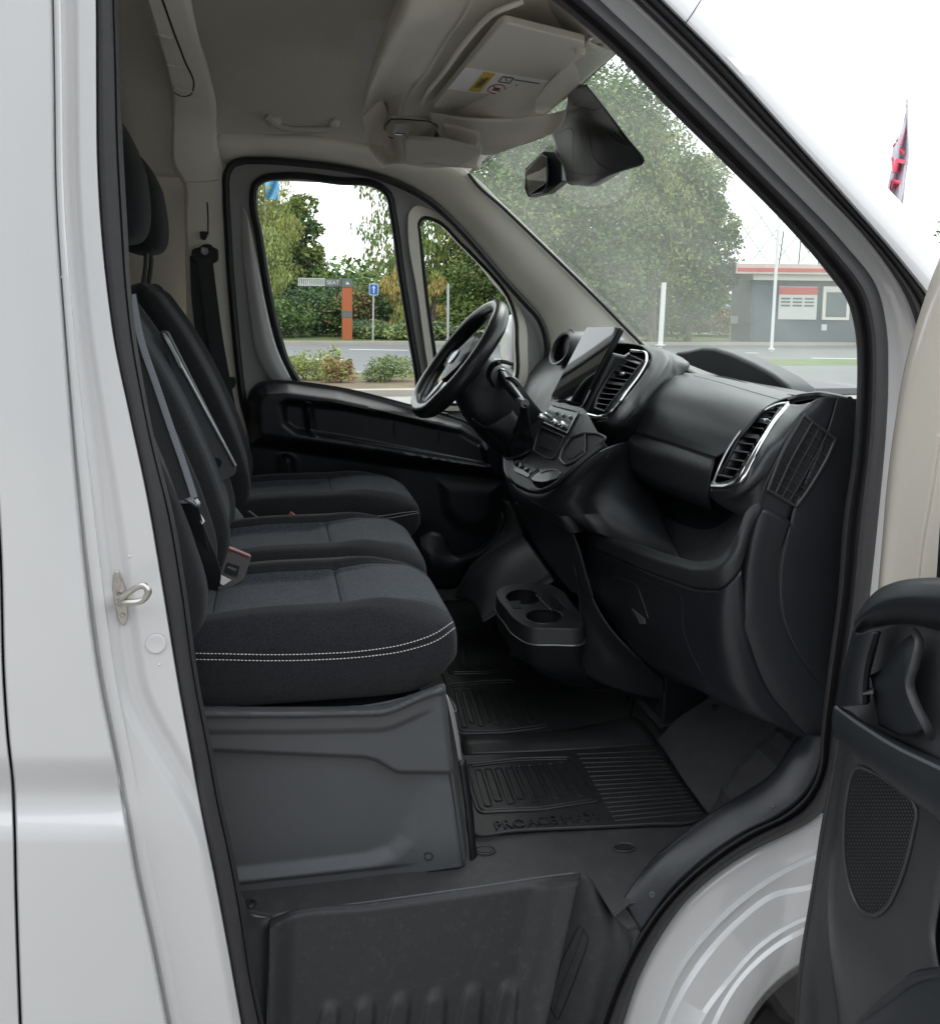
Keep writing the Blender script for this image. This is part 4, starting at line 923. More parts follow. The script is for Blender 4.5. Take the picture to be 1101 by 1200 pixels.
# lower end: light curved band and side cover
band = [X3([(880, 600, .915), (872, 640, .905), (867, 675, .90), (869, 720, .89), (878, 765, .885), (900, 812, .885), (928, 845, .885), (955, 872, .885)]),
        X3([(893, 597, .90), (882, 640, .888), (877, 680, .88), (880, 722, .872), (892, 762, .868), (915, 805, .866), (940, 835, .866), (962, 860, .866)]),
        X3([(910, 604, .905), (898, 645, .895), (894, 682, .888), (897, 724, .88), (910, 760, .876), (930, 795, .872), (952, 820, .872), (968, 840, .872)]),
        X3([(925, 613, .93), (914, 650, .92), (911, 688, .915), (916, 728, .905), (930, 760, .90), (946, 784, .90), (960, 802, .90), (972, 815, .90)])]
o = loft('side_bolster', band, M['dark'], dash, n=70, per=6, thick=.003); o['label'] = 'curved bright band at the end of the dashboard'
tube('cover_joint', X3([(893, 596, .90), (908, 603, .905), (925, 613, .93), (914, 650, .915), (911, 688, .91), (916, 728, .90), (930, 760, .895), (946, 784, .895), (960, 802, .895), (972, 815, .895)]), .0018, M['gasket'], dash)
# demister grille in the end face
M['rimgrey'] = mat('vent_frame_plastic', (.038, .040, .042), .4)
def gq(u, v, lift=.003):
    l_ = catmull([Vector((x, y, 0)) for x, y in [(941, 487), (926, 511), (913, 535), (905, 555), (898, 573)]], 10); r_ = catmull([Vector((x, y, 0)) for x, y in [(977, 514), (967, 537), (955, 558), (943, 577), (931, 593)]], 10)
    p = resample(l_, 41)[int(v*40)].lerp(resample(r_, 41)[int(v*40)], u); s = snap(be, p.x, p.y, lift); return s[0]
dg = mk('demister_grille', [gq(u/8, v/20, .0015) for v in range(21) for u in range(9)], gridfaces(21, 9), M['gasket'], dash); dg['label'] = 'small square-meshed side window demister grille'
tube('grille_frame', [gq(u/6, 0, .004) for u in range(7)]+[gq(1, v/14, .004) for v in range(1, 15)]+[gq(1-u/6, 1, .004) for u in range(1, 7)]+[gq(0, 1-v/14, .004) for v in range(1, 14)], .0032, M['rimgrey'], dg, closed=True, per=1)
tube('grille_frame', [gq(.26, v/10, .004) for v in range(11)], .0026, M['rimgrey'], dg, per=1)
for f in (.50, .74): tube('grille_bar', [gq(f, v/10, .003) for v in range(11)], .0011, M['rimgrey'], dg, per=1)
for i in range(1, 8): tube('grille_bar', [gq(u/6, i/8, .003) for u in range(1, 7)], .0011, M['rimgrey'], dg, per=1, sm=False)
for i in range(1, 40): tube('grille_bar', [gq(.26, i/40, .003), gq(.40, i/40, .003)], .0006, M['dark'], dg, per=1, sm=False)
# open shelf recess
SH = [X3([(716, 518, 1.02), (760, 545, 1.12), (820, 570, 1.16), (872, 575, 1.10), (900, 575, 1.0)]),
      X3([(700, 540, .98), (760, 570, 1.1), (830, 600, 1.13), (858, 605, 1.08), (884, 600, .97)]),
      X3([(690, 575, .93), (750, 605, 1.02), (810, 632, 1.04), (842, 636, 1.0), (872, 622, .93)]),
      X3([(682, 612, .86), (740, 640, .90), (795, 662, .91), (832, 664, .90), (862, 650, .90)])]
o = loft('open_shelf', SH, M['carpet'], dash, n=50, per=5); o['label'] = 'open shelf above the glove box'; bsh = bvh_of(o)
seam('shelf_edge', bsh, [(853, 600), (852, 612), (838, 632), (815, 645), (800, 648)], M['seamline'], dash, r=.002)
# lip and glove box
LIP = [X3([(683, 612, .84), (700, 617, .84), (740, 634, .85), (790, 652, .86), (820, 658, .865), (840, 653, .87), (855, 640, .875), (866, 618, .885), (876, 596, .90), (889, 588, .905)]),
       X3([(680, 622, .825), (700, 628, .825), (738, 645, .835), (788, 663, .845), (822, 670, .85), (846, 664, .857), (862, 648, .865), (872, 625, .875), (882, 603, .89), (893, 596, .90)]),
       X3([(679, 638, .83), (700, 645, .83), (736, 660, .84), (786, 680, .85), (824, 690, .858), (852, 684, .866), (866, 668, .875), (872, 648, .885), (878, 625, .895), (886, 606, .905)])]
loft('shelf_lip', LIP, M['pad'], dash, n=80, per=5)
GB = [X3([(679, 638, .832), (700, 645, .832), (736, 660, .842), (786, 680, .852), (824, 690, .86), (852, 684, .868), (868, 668, .88)]),
      X3([(683, 660, .835), (702, 672, .837), (736, 690, .845), (786, 712, .855), (824, 722, .86), (852, 720, .868), (872, 712, .88)]),
      X3([(693, 690, .845), (712, 710, .85), (740, 730, .855), (786, 752, .86), (824, 762, .865), (858, 765, .87), (882, 766, .88)]),
      X3([(712, 724, .86), (735, 748, .865), (760, 765, .868), (795, 780, .87), (830, 795, .872), (866, 806, .875), (902, 812, .88)]),
      X3([(745, 765, .89), (770, 785, .89), (790, 795, .89), (815, 806, .89), (845, 822, .89), (885, 840, .89), (935, 850, .89)]),
      X3([(772, 790, .95), (795, 800, .95), (815, 806, .95), (840, 815, .95), (870, 830, .95), (905, 848, .94), (955, 872, .92)])]
o = loft('glove_box_panel', GB, M['black'], dash, n=70, per=6); bg_ = bvh_of(o); o['label'] = 'black knee panel with latch in front of the passenger seat'
tube('panel_crease', snaps(bg_, [(683, 640), (720, 662), (765, 683), (795, 692), (800, 705), (800, 730), (808, 760), (823, 790)], .0005), .0016, M['gasket'], dash, per=1)
tube('panel_crease', snaps(bg_, [(688, 650), (690, 680), (708, 715), (735, 748), (770, 785)], .0005), .0014, M['gasket'], dash, per=1)
lt = [(720, 676), (746, 686), (760, 722), (756, 731), (742, 722), (728, 700)]
lp = [snap(bg_, x, y, .001)[0] for x, y in lt]
la = prism('glove_box_latch', lp, (.004, 0, 0), M['gasket'], dash, bevel=.001)
tube('latch_rim', snaps(bg_, [(720, 676), (746, 686), (753, 703), (760, 724)], .002), .0012, M['satin' if 0 else 'pad'], la, per=1)
prism('latch_pull', [snap(bg_, x, y, .006)[0] for x, y in [(742, 712), (757, 724), (758, 731), (752, 731)]], (.003, 0, 0), M['grey'], la, bevel=.001)

# ---- touch screen
sc_ = thing('touch_screen', 'large glossy touch screen standing on the dashboard, reflecting the wheel rim', 'screen', (.9, 2.65, 1.35))
TL, TR, BR_, BL_ = XX(687, 382, .962), XX(726, 382, .992), XX(679, 474, .880), XX(644, 466, .850)
nn = (TR-TL).cross(BL_-TL).normalized(); nn = nn if nn.x < 0 else -nn
def scq(u, v): return TL.lerp(TR, u).lerp(BL_.lerp(BR_, u), v)
prism('screen_body', [scq(u, v)-nn*.004 for u, v in rounded([(0, 0), (1, 0), (1, 1), (0, 1)], .05)], -nn*.016, M['gloss'], sc_, bevel=.003)
prism('screen_glass', [scq(u, v) for u, v in rounded([(.015, .012), (.985, .012), (.985, .985), (.015, .985)], .04)], -nn*.003, M['screen'], sc_, bevel=.0008)
tube('screen_trim', [scq(u, v)-nn*.008 for u, v in [(-.02, .92), (0, 1.01), (.5, 1.02), (1, 1.015), (1.015, .8)]], .0022, M['satin'], sc_)
prism('screen_mount', [scq(u, v)-nn*.02 for u, v in [(.2, .3), (1.0, .3), (1.05, 1.15), (.1, 1.1)]], (.09, 0, -.02), M['pad'], sc_, bevel=.01)
# ---- instrument hood and far end of dash
ih = thing('instrument_hood', 'rounded black hood over the instruments behind the steering wheel', 'instrument hood', (.95, 2.95, 1.35))
hc = XX(659, 410, .93)
vs = []
for i, (sx, rr) in enumerate([(0, .80), (-.01, .9), (-.012, 1.0), (.0, 1.08), (.05, 1.10), (.12, 1.0), (.18, .75), (.19, .02)]):
    for j in range(32):
        an = 2*math.pi*j/32; vs.append(hc+Vector((sx+.02*math.sin(an), math.cos(an)*.085*rr*1.05, math.sin(an)*.052*rr*(1.1 if math.sin(an) > 0 else .9))))
mk('hood_shell', vs, gridfaces(8, 32, False, True), M['pad'], ih)
disc('dial_face', hc+Vector((.02, 0, 0)), (-1, 0, .1), .07, .002, M['gasket'], ih)
DL = [X3([(606, 462, .93), (612, 440, .98), (622, 426, 1.01), (636, 418, 1.02), (650, 410, 1.03), (668, 402, 1.05), (690, 400, 1.05)]),
      X3([(612, 470, .90), (622, 446, .93), (632, 434, .95), (644, 426, .96), (656, 420, .97), (672, 412, .98), (688, 410, .99)]),
      X3([(618, 490, .87), (630, 462, .88), (640, 452, .89), (650, 444, .90), (660, 440, .90), (668, 440, .91), (672, 440, .91)]),
      X3([(600, 540, .86), (618, 510, .85), (634, 492, .85), (645, 480, .85), (650, 476, .85), (655, 474, .86), (662, 476, .87)])]
loft('dash_face', DL, M['pad'], dash, n=50, per=6)
lv = prism('air_vent', X3([(619, 434, .975), (625, 426, .985), (632, 426, .985), (634, 431, .975), (627, 440, .96), (621, 441, .96)]), (.01, 0, 0), M['gasket'], dash, bevel=.002); lv['label'] = 'small far air vent ringed in chrome'
tube('vent_trim', X3([(619, 434, .973), (625, 426, .983), (632, 426, .983), (634, 431, .973), (627, 440, .958), (621, 441, .958)]), .0028, M['chrome'], lv, closed=True)
# ---- centre console below the screen
con = thing('centre_console', 'black centre console with gear lever, switches and chrome details below the touch screen', 'centre console', (.75, 2.45, .9))
def CPp(px, py, h=0):
    """point on the sloping deck of the console, h above it"""
    v = ray(px, py); c = .705-.69*1.06-h*1.2; return CAM+v*((c+.69*CAM.z)/(v.x-.69*v.z))
def CPL(l, h=0): return [CPp(a, b, h) for a, b in l]
dk = [(590, 540), (598, 520), (612, 508), (632, 490), (648, 470), (684, 478), (700, 508), (708, 516), (703, 524), (692, 534), (674, 549), (654, 566), (638, 575), (622, 576), (602, 566), (592, 553)]
o = prism('console_deck', CPL(rounded(dk, 5)), (.02, 0, -.03), M['pad'], con, bevel=.002)
rimc = X3([(591, 536, .775), (592, 552, .745), (602, 565, .72), (622, 575, .705), (638, 574, .70), (654, 565, .71), (674, 547, .74), (692, 532, .775), (704, 523, .80)])
tube('console_rim', rimc, .0065, M['pad'], con, per=8, seg=10)
# console right-hand wall: big flat side
CW = [X3([(593, 548, .745), (602, 566, .715), (622, 578, .70), (640, 577, .70), (656, 568, .71), (676, 550, .74), (694, 535, .775), (722, 521, .86), (760, 545, 1.1)]),
      X3([(596, 565, .75), (607, 582, .72), (625, 592, .71), (650, 600, .715), (668, 603, .73), (690, 590, .77), (715, 580, .83), (745, 585, .95), (790, 600, 1.1)]),
      X3([(603, 585, .76), (615, 598, .74), (632, 606, .73), (655, 616, .735), (672, 625, .745), (684, 622, .78), (710, 628, .82), (745, 640, .87), (800, 660, .92)]),
      ]
c_a, c_b = curve(CW[0], 60), curve(CW[2], 60)
o = loft('console_wall', [c_a]+[[p.lerp(q, f)+Vector((-.012*math.sin(math.pi*f), 0, 0)) for p, q in zip(c_a, c_b)] for f in (.2, .4, .6, .8)]+[c_b], M['dark'], con, n=60); bcw = bvh_of(o)
tube('wall_joint', snaps(bcw, [(604, 575), (625, 588), (650, 602), (665, 615), (672, 624)], .001), .0014, M['gasket'], con, per=1)
tube('wall_joint', snaps(bcw, [(640, 577), (660, 570), (680, 553), (700, 537), (718, 529)], .001), .0012, M['gasket'], con, per=1)
# leg of the console going down to the floor
CLg = [X3([(603, 588, .78), (616, 618, .785), (634, 648, .79), (652, 672, .79), (670, 693, .795)]),
       X3([(614, 594, .745), (636, 626, .755), (656, 660, .765), (673, 694, .785)]),
       X3([(644, 610, .735), (660, 638, .752), (670, 666, .768), (680, 697, .788)]),
       X3([(672, 626, .752), (680, 648, .768), (687, 674, .782), (695, 700, .797)])]
loft('console_leg', CLg, M['dark'], con, n=40, per=5)
o = loft('tunnel_side', [X3([(668, 622, .75), (676, 640, .765), (685, 670, .785), (695, 702, .80), (713, 733, .83), (745, 768, .89), (777, 797, .97)]),
                         X3([(667, 630, .755), (674, 655, .768), (681, 685, .785), (688, 712, .795), (708, 748, .83), (741, 780, .895), (778, 804, .975)]),
                         X3([(674, 672, .77), (679, 695, .785), (681, 720, .79), (689, 748, .80), (706, 772, .83), (739, 796, .90), (778, 812, .98)]),
                         X3([(679, 705, .785), (679, 730, .785), (672, 762, .77), (678, 786, .785), (702, 801, .83), (738, 813, .905), (777, 821, .985)])], M['dark'], con, n=70, per=6)
loft('tunnel_foot', [X3([(672, 755, .775), (640, 765, .72), (600, 758, .63)]), X3([(676, 786, .79), (636, 780, .71), (596, 768, .62)])], M['dark'], con, n=20)
btw = bvh_of(o)
for px, py in ((695, 790), (707, 787)):
    s = snap(btw, px, py, .001)
    if s: disc('screw_hole', s[0], s[1], .003, .001, M['gasket'], con)
# climate panel and open bin
cp = prism('climate_panel', CPL(rounded([(645, 474), (677, 482), (664, 508), (634, 496), (638, 486)], 2), .006), (.01, 0, -.012), M['gloss'], con, bevel=.002)
cp['label'] = 'glossy climate panel with chrome knobs'
nd = Vector((-.82, 0, .57))
for px, py, r_ in ((636, 490, .009), (642, 487, .006), (652, 496, .008), (661, 499, .009)): disc('knob', CPp(px, py, .006), nd, r_, .016, M['chrome'], cp, prof=[(0, .9), (.7, 1), (1, .7), (1, 0)])
tube('panel_trim', CPL([(678, 482), (671, 495), (664, 508)], .010), .0022, M['chrome'], cp, per=3)
tube('panel_trim', CPL([(637, 495), (650, 501), (663, 507)], .012), .0018, M['satin'], cp, per=3)
tube('panel_trim', CPL([(645, 474), (660, 478), (678, 482)], .010), .0018, M['satin'], cp, per=3)
for a in ((652, 484), (660, 487), (668, 489)): disc('button', CPp(a[0], a[1], .007), nd, .0055, .004, M['satin'], cp)
bq = [(633, 500), (661, 512), (655, 524), (648, 538), (640, 537), (624, 528), (628, 514)]
bn = prism('storage_bin', CPL(rounded(bq, 2), .0015), (.001, 0, -.001), M['gasket'], con, bevel=0)  # flat dark inset: the shade inside the bin is put into its colour
tube('bin_rim', CPL(rounded(bq, 2), .004), .0026, M['pad'], con, per=1, closed=True)
prism('bin_mat', CPL([(636, 508), (655, 516), (648, 530), (632, 523)], .003), (.002, 0, -.001), M['dark'], con, bevel=.001)
cq = [(669, 512), (684, 507), (700, 508), (710, 513), (703, 519), (688, 530), (672, 541), (661, 545), (655, 538), (659, 525)]
prism('cup_recess', CPL(rounded(cq, 3), .0015), (.001, 0, -.001), M['gasket'], con, bevel=0)  # no real depth here, black colour stands for the shaded recess
tube('cup_rim', CPL(rounded(cq, 3), .004), .0034, M['grey'], con, closed=True, per=1)
prism('cup_wall', CPL([(672, 515), (684, 511), (684, 527), (671, 537), (664, 538), (663, 528)], .003), (.002, 0, -.001), M['dark'], con, bevel=.001)
tube('cup_divider', CPL([(685, 509), (685, 520), (684, 531)], .005), .003, M['pad'], con, per=3)
sq = [(600, 543), (606, 538), (628, 550), (633, 562), (622, 561), (602, 552)]
sw_ = prism('switch_bank', CPL(rounded(sq, 2), .006), (.008, 0, -.01), M['gloss'], con, bevel=.002)
for a, b in ((606, 544), (612, 547.5), (618, 551), (624, 555)): disc('switch', CPp(a, b, .006), nd, .0070, .010, M['gloss'], sw_, prof=[(0, 1), (.8, 1), (1, .5), (1, 0)], seg=16)
for a, b in ((609, 544), (617, 549)): disc('switch_mark', CPp(a, b, .015), nd, .0022, .002, M['white'], sw_, seg=10)
mq = [(619, 557), (627, 549), (646, 546), (657, 552), (653, 561), (635, 566), (622, 564)]
sl2 = prism('mode_selector', CPL(rounded(mq, 4), .020), (.014, 0, -.02), M['gloss'], con, bevel=.006)
sl2['label'] = 'rounded glossy drive selector with chrome mark'
tube('selector_trim', CPL([(619, 559), (624, 554), (631, 550)], .023), .0022, M['chrome'], sl2, per=3)
tube('selector_trim', CPL([(633, 554), (641, 551), (649, 551)], .022), .0014, M['satin'], sl2, per=3)
gl_ = thing('gear_lever', 'gear lever with black knob and pleated gaiter beside the steering column', 'gear lever', (.72, 2.65, 1.0))
kb = tube('lever_knob', X3([(583, 432, .70), (588, 440, .70), (596, 452, .705), (604, 462, .71), (611, 471, .715)]), lambda t: .020*(1-.35*t)*min(1, 3*t+.75), M['leather'], gl_, seg=16)
tube('knob_collar', X3([(608, 470, .711), (615, 473, .714)]), .013, M['satin'], gl_, seg=16, sm=False)
tube('knob_collar', X3([(578, 445, .69), (581, 437, .69), (586, 433, .69), (592, 434, .69)]), .0035, M['chrome'], gl_)
gt_ = []
lb = CPp(613, 527, .0); lt_ = XX(614, 474, .714)
for k in range(13):
    t = k/12; c = lt_.lerp(lb, t); r_ = .014+.050*t**1.5+.0035*math.sin(t*22)*t
    for j in range(24):
        an = 2*math.pi*j/24; gt_.append(c+Vector((math.cos(an)*r_*.75, math.sin(an)*r_*(1+.0*t), -math.cos(an)*r_*.25)))
mk('gaiter', gt_, gridfaces(13, 24, False, True), M['leather'], gl_)
tube('gaiter_frame', [lb+Vector((math.cos(a)*.052-.004, math.sin(a)*.068, .0+math.cos(a)*.03+.006)) for a in [2*math.pi*i/20 for i in range(20)]], .004, M['pad'], gl_, closed=True, per=2)
# ---- floor cup holder
ch = thing('cup_holder', 'low cup holder tray with two round wells standing out from the console foot', 'cup holder', (.7, 2.45, .6))
zt = .745
topo = [(582, 693), (590, 687), (612, 684), (640, 684), (655, 690), (668, 705), (680, 722), (679, 736), (650, 736), (622, 735), (604, 726), (592, 712), (584, 702)]
tp3 = [ZZ(x, y, zt) for x, y in topo]
tp3 = resample(catmull(tp3, 6, True), 64, True)
def wells(cx, cy, rx, ry): return [ZZ(cx+rx*math.cos(2*math.pi*i/28), cy+ry*math.sin(2*math.pi*i/28), zt) for i in range(28)]
w1 = wells(613, 700, 21, 9); w2 = wells(637, 722.5, 22, 8.5)
o = prism('tray_top', tp3, (0, 0, -.008), M['pad'], ch, bevel=.0015, holes=[w1, w2]); o['label'] = 'tray top with two round openings'
for w_ in (w1, w2):
    mk('cup_well', w_+[p+Vector((0, 0, -.075)) for p in w_]+[sum(w_, Vector())/28+Vector((0, 0, -.075))], gridfaces(2, 28, False, True)+[(28+i, 28+(i+1) % 28, 56) for i in range(28)], M['gasket'], ch)
    tube('well_rim', w_, .0022, M['pad'], ch, closed=True, per=1)
prism('coin_slot', ZL([(596, 705), (609, 704), (611, 713), (601, 713)], zt+.001), (0, 0, .0012), M['gasket'], ch, bevel=0)
prism('coin_slot', ZL([(643, 700), (655, 702), (664, 713), (652, 716), (645, 710)], zt+.001), (0, 0, .0012), M['gasket'], ch, bevel=0)
tube('divider', ZL([(628, 697), (638, 708), (646, 716)], zt+.003), .003, M['pad'], ch)
tube('divider', ZL([(651, 699), (658, 707), (664, 713)], zt+.002), .0022, M['pad'], ch)
c0 = sum(tp3, Vector())/len(tp3)
rings = []
for dz, k in ((0, 1), (-.004, 1.012), (-.035, 1.015), (-.04, 1.03), (-.046, 1.03), (-.052, 1.012), (-.10, .95), (-.15, .82), (-.19, .66)):
    rings.append([c0+(p-c0)*k+Vector((.0 if k > .94 else (.95-k)*.35, 0, dz)) for p in tp3])
mk('tray_body', [p for r__ in rings for p in r__], gridfaces(len(rings), 64, False, True), M['dark'], ch)
edge_ = [c0+(p-c0)*1.032+Vector((0, 0, -.043)) for p in tp3]
tube('tray_trim', edge_[28:64:1] if 0 else edge_, .0018, M['satin'], ch, closed=True, per=1)
# pedals-side vertical connector strips under console
for i in range(2): tube('wiring_clip', X3([(651+i*6, 645, .79), (655+i*6, 660, .79), (658+i*6, 672, .79)]), .005, M['black'], con)

# ================================================================== STEERING WHEEL
C0, CT, CB = PP(537, 424, 2.87), PP(586, 356, 2.87), PP(487, 488, 2.87)
up_ = (CT-CB); rad = up_.length/2*1.02; up_.normalize(); C0 = (CT+CB)/2
lat = Vector((0, 1, 0)); ax = lat.cross(up_).normalized()
if ax.x > 0: ax = -ax          # towards the driver
swh = thing('steering_wheel', 'black leather steering wheel with silver spokes in front of the driver seat', 'steering wheel', C0)
def wp(an, r_=1, h=0): return C0+lat*math.cos(an)*rad*r_*1.08+up_*math.sin(an)*rad*r_+ax*h
vs = []; nW = 96
for i in range(nW):
    an = 2*math.pi*i/nW
    flatk = 1-.05*smooth(.8, 1, -math.sin(an))
    thk = .0225+.002*math.exp(-((math.cos(an))**2-.6)**2*20)
    for j in range(14):
        b_ = 2*math.pi*j/14; vs.append(wp(an, flatk*(1-.018/rad+math.cos(b_)*thk/rad), math.sin(b_)*thk*1.15))
mk('wheel_rim', vs, gridfaces(nW, 14, True, True), M['leather'], swh)
tube('rim_inlay', [wp(2*math.pi*i/60, 1-.033/rad, .006) for i in range(60)], .0028, M['satin'], swh, closed=True, per=1)
for d in (math.pi/2+.9, math.pi/2-.9, -math.pi/2-.9, -math.pi/2+.9): tube('rim_seam', [wp(d, 1-.018/rad+math.cos(t)*.0185/rad, math.sin(t)*.0208) for t in [k*2*math.pi/16 for k in range(16)]], .0009, M['seamline'], swh, closed=True, per=1)
hub = []
for k, h in ((1, -.045), (1.08, -.03), (1.05, .0), (.9, .018), (.5, .026), (0.02, .028)):
    for i in range(40):
        an = 2*math.pi*i/40; rx = .42*k*(1+.08*math.cos(4*an)); hub.append(wp(an, rx*(.95 if math.sin(an) > 0 else .85), h-.012))
mk('hub_cover', hub, gridfaces(6, 40, False, True), M['black'], swh)
disc('hub_emblem', C0+ax*.019, ax, .026, .003, M['satin'], swh, prof=[(0, .6), (.6, .6), (.75, 1), (1, .4), (1, 0)], seg=28)
for an, w0, w1 in ((math.radians(8), .20, .10), (math.radians(172), .20, .10)):
    q = []
    for r_, ww in ((.30, .30), (.60, .16), (.93, .13)):
        q.append((r_, ww))
    s_ = 1 if math.cos(an) > 0 else -1
    pts = [C0+lat*s_*rad*.94*r_+up_*rad*ww+ax*(-.004) for r_, ww in q]+[C0+lat*s_*rad*.94*r_-up_*rad*ww*1.05+ax*(-.004) for r_, ww in q[::-1]]
    sp = prism('spoke', pts, -ax*.02, M['black'], swh, bevel=.005)
    pts = [C0+lat*s_*rad*.94*r_+up_*rad*ww+ax*(.001) for r_, ww in ((.42, .14), (.60, .10), (.80, .09))]+[C0+lat*s_*rad*.94*r_-up_*rad*ww+ax*(.001) for r_, ww in ((.80, .05), (.60, .08), (.42, .12))]
    prism('switch_pad', pts, -ax*.006, M['gloss'], sp, bevel=.002)
for s_ in (-1, 1):
    pts = [C0+lat*s_*rad*.94*a+up_*rad*b+ax*-.004 for a, b in ((.08, -.35), (.2, -.34), (.42, -.80), (.30, -.90), (.12, -.55))]
    sp = prism('spoke', pts, -ax*.014, M['satin'], swh, bevel=.004)
col_ = thing('steering_column', 'black steering column shroud with stalks and ignition lock', 'steering column', C0-ax*.2)
vs = []
for k, (d, wx, wu, dz) in enumerate([(.03, .045, .05, 0), (.06, .065, .085, -.015), (.12, .075, .10, -.03), (.20, .075, .105, -.045), (.27, .07, .10, -.06), (.32, .06, .09, -.06)]):
    for j in range(32):
        an = 2*math.pi*j/32; vs.append(C0-ax*d+lat*se(math.cos(an), .7)*wx+up_*(se(math.sin(an), .7)*wu+dz))
mk('column_shroud', vs, gridfaces(6, 32, False, True), M['black'], col_)
ig = XX(600, 497, .60) if 0 else PP(600, 497, 2.74)
disc('ignition_lock', ig, (-.55, -.8, .1), .024, .016, M['black'], col_, prof=[(0, .6), (.5, .6), (.6, 1), (.85, 1), (1, .6), (1, -1)])
disc('lock_barrel', ig+Vector((-.55, -.8, .1)).normalized()*.010, (-.55, -.8, .1), .012, .006, M['satin'], col_, prof=[(0, .5), (.2, .5), (.3, 1), (.9, 1), (1, 0)])
tube('stalk', [PP(578, 452, 2.78), PP(572, 440, 2.74), PP(577, 428, 2.70), PP(585, 424, 2.66)], .009, M['black'], col_, flat=.6)
tube('stalk_tip', [PP(578, 426, 2.69), PP(590, 424, 2.66), PP(601, 427, 2.64)], .008, M['satin'], col_, flat=.6)
tube('stalk', [PP(588, 448, 2.78), PP(600, 445, 2.75), PP(608, 452, 2.74)], .011, M['black'], col_)
loft('knee_cover', [[PP(553, 490, 2.80), PP(590, 520, 2.80), PP(605, 545, 2.78)], [PP(570, 500, 2.72), PP(598, 524, 2.72), PP(603, 540, 2.72)], [PP(600, 480, 2.70), PP(612, 500, 2.68), PP(612, 530, 2.68)]], M['black'], col_, n=20, per=5)

# ================================================================== DRIVER DOOR (closed, far side)
dd = thing('driver_door', 'closed driver door with black moulded lining, side window and quarter window', 'door', (.4, 3.42, .5))
fro = [(274, 206), (280, 197), (300, 193), (359, 197), (432, 209), (468, 221), (498, 238), (537, 275), (566, 307), (592, 338), (622, 376), (632, 400), (631, 440), (622, 520), (600, 600), (560, 660), (540, 700), (310, 700), (302, 520), (288, 430), (279, 360), (273, 280)]
gw = [(297, 232), (300, 216), (308, 210), (326, 207), (395, 212), (448, 221), (455, 228), (460, 250), (470, 320), (480, 383), (491, 462), (490, 490), (370, 480), (348, 446), (337, 427), (325, 390), (314, 340), (304, 278)]
qw = [(492, 275), (491, 262), (496, 256), (508, 258), (541, 287), (562, 308), (577, 324), (597, 352), (604, 375), (605, 400), (601, 450), (560, 470), (517, 470), (511, 424), (500, 345)]
cw = lambda l, Y, n=120: resample(catmull(VL([(x, y) for x, y in l], Y), 6, True), n, True)
fro = [(450+(x-450)*1.05, 430+(y-430)*1.045) for x, y in fro]; fo3 = VL(fro, 3.40); 
o = prism('door_frame', resample(catmull(fo3, 5, True), 110, True), (0, .05, 0), M['metalw'], dd, holes=[cw(gw, 3.40), cw(qw, 3.40)], bevel=.006)
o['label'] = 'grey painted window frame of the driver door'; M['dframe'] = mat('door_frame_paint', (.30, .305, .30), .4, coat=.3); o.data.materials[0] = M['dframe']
tube('window_seal', cw(gw, 3.39), .014, M['gasket'], dd, closed=True, per=1)
tube('window_seal', cw(qw, 3.39), .006, M['gasket'], dd, closed=True, per=1)
o = mk('window_glass', [p for p in cw(gw, 3.42)], [tuple(range(120))], M['window'], dd, smooth=False); o['label'] = 'raised side window glass'
o = mk('quarter_glass', [p for p in cw(qw, 3.42)], [tuple(range(120))], M['window'], dd, smooth=False)
qt = [(478, 262), (479, 250), (487, 241), (498, 243), (512, 250), (548, 285), (575, 315), (600, 346), (616, 380), (618, 410), (614, 455), (560, 478), (510, 476), (503, 440), (490, 350)]
prism('quarter_trim', cw(qt, 3.385), (0, .012, 0), M['trim'], dd, holes=[cw([(x+0, y) for x, y in [(490, 272), (489, 261), (495, 253), (509, 255), (543, 285), (565, 306), (580, 322), (600, 351), (607, 375), (608, 400), (604, 453), (560, 473), (515, 472), (508, 424), (497, 345)]], 3.385)], bevel=.004)
# painted inner pillar, white, seen left of the window
loft('inner_pillar', [[(283, 240, 3.40), (285, 300, 3.395), (292, 360, 3.39), (303, 420, 3.385), (318, 448, 3.385)], [(289, 250, 3.385), (294, 300, 3.38), (303, 360, 3.375), (318, 420, 3.37), (334, 448, 3.37)], [(293, 262, 3.39), (301, 300, 3.385), (312, 360, 3.38), (326, 412, 3.375), (342, 446, 3.375)]], M['paint'], dd, n=40, per=4)['label'] = 'white painted inner pillar beside the window glass'
# moulded lining
up_e = [(288, 500), (291, 470), (296, 456), (306, 448), (338, 446), (396, 454), (478, 475), (541, 492), (575, 512), (590, 540), (592, 560)]
def ddp(px, py):
    Y = 3.33
    armo = [(292, 520), (291, 470), (299, 456), (310, 450), (338, 449), (396, 457), (478, 477), (541, 496), (580, 520), (588, 562), (560, 558), (480, 548), (400, 536), (330, 526), (305, 522)]
    d = sdist(armo, px, py); Y -= .075*smooth(-2, 15, -d)
    inn = [(328, 474), (336, 468), (400, 474), (470, 487), (540, 503), (566, 518), (575, 545), (568, 548), (500, 535), (420, 520), (345, 508), (332, 498)]
    d2 = sdist(inn, px, py); Y += .040*smooth(-2, 7, -d2)
    if d2 < 0:
        Y -= .02*math.exp(-((px-(360+(py-470)*.15))/4)**2)
    low = [(345, 545), (500, 565), (505, 600), (430, 600), (340, 600)]
    pk2 = [(512, 560), (585, 568), (585, 590), (582, 612), (560, 628), (535, 620), (518, 600)]
    Y -= .020*smooth(-4, 16, -sdist(pk2, px, py))
    Y -= .03*math.exp(-((px-(335+(py-530)*.15))/7)**2)*smooth(530, 540, py)
    return Y
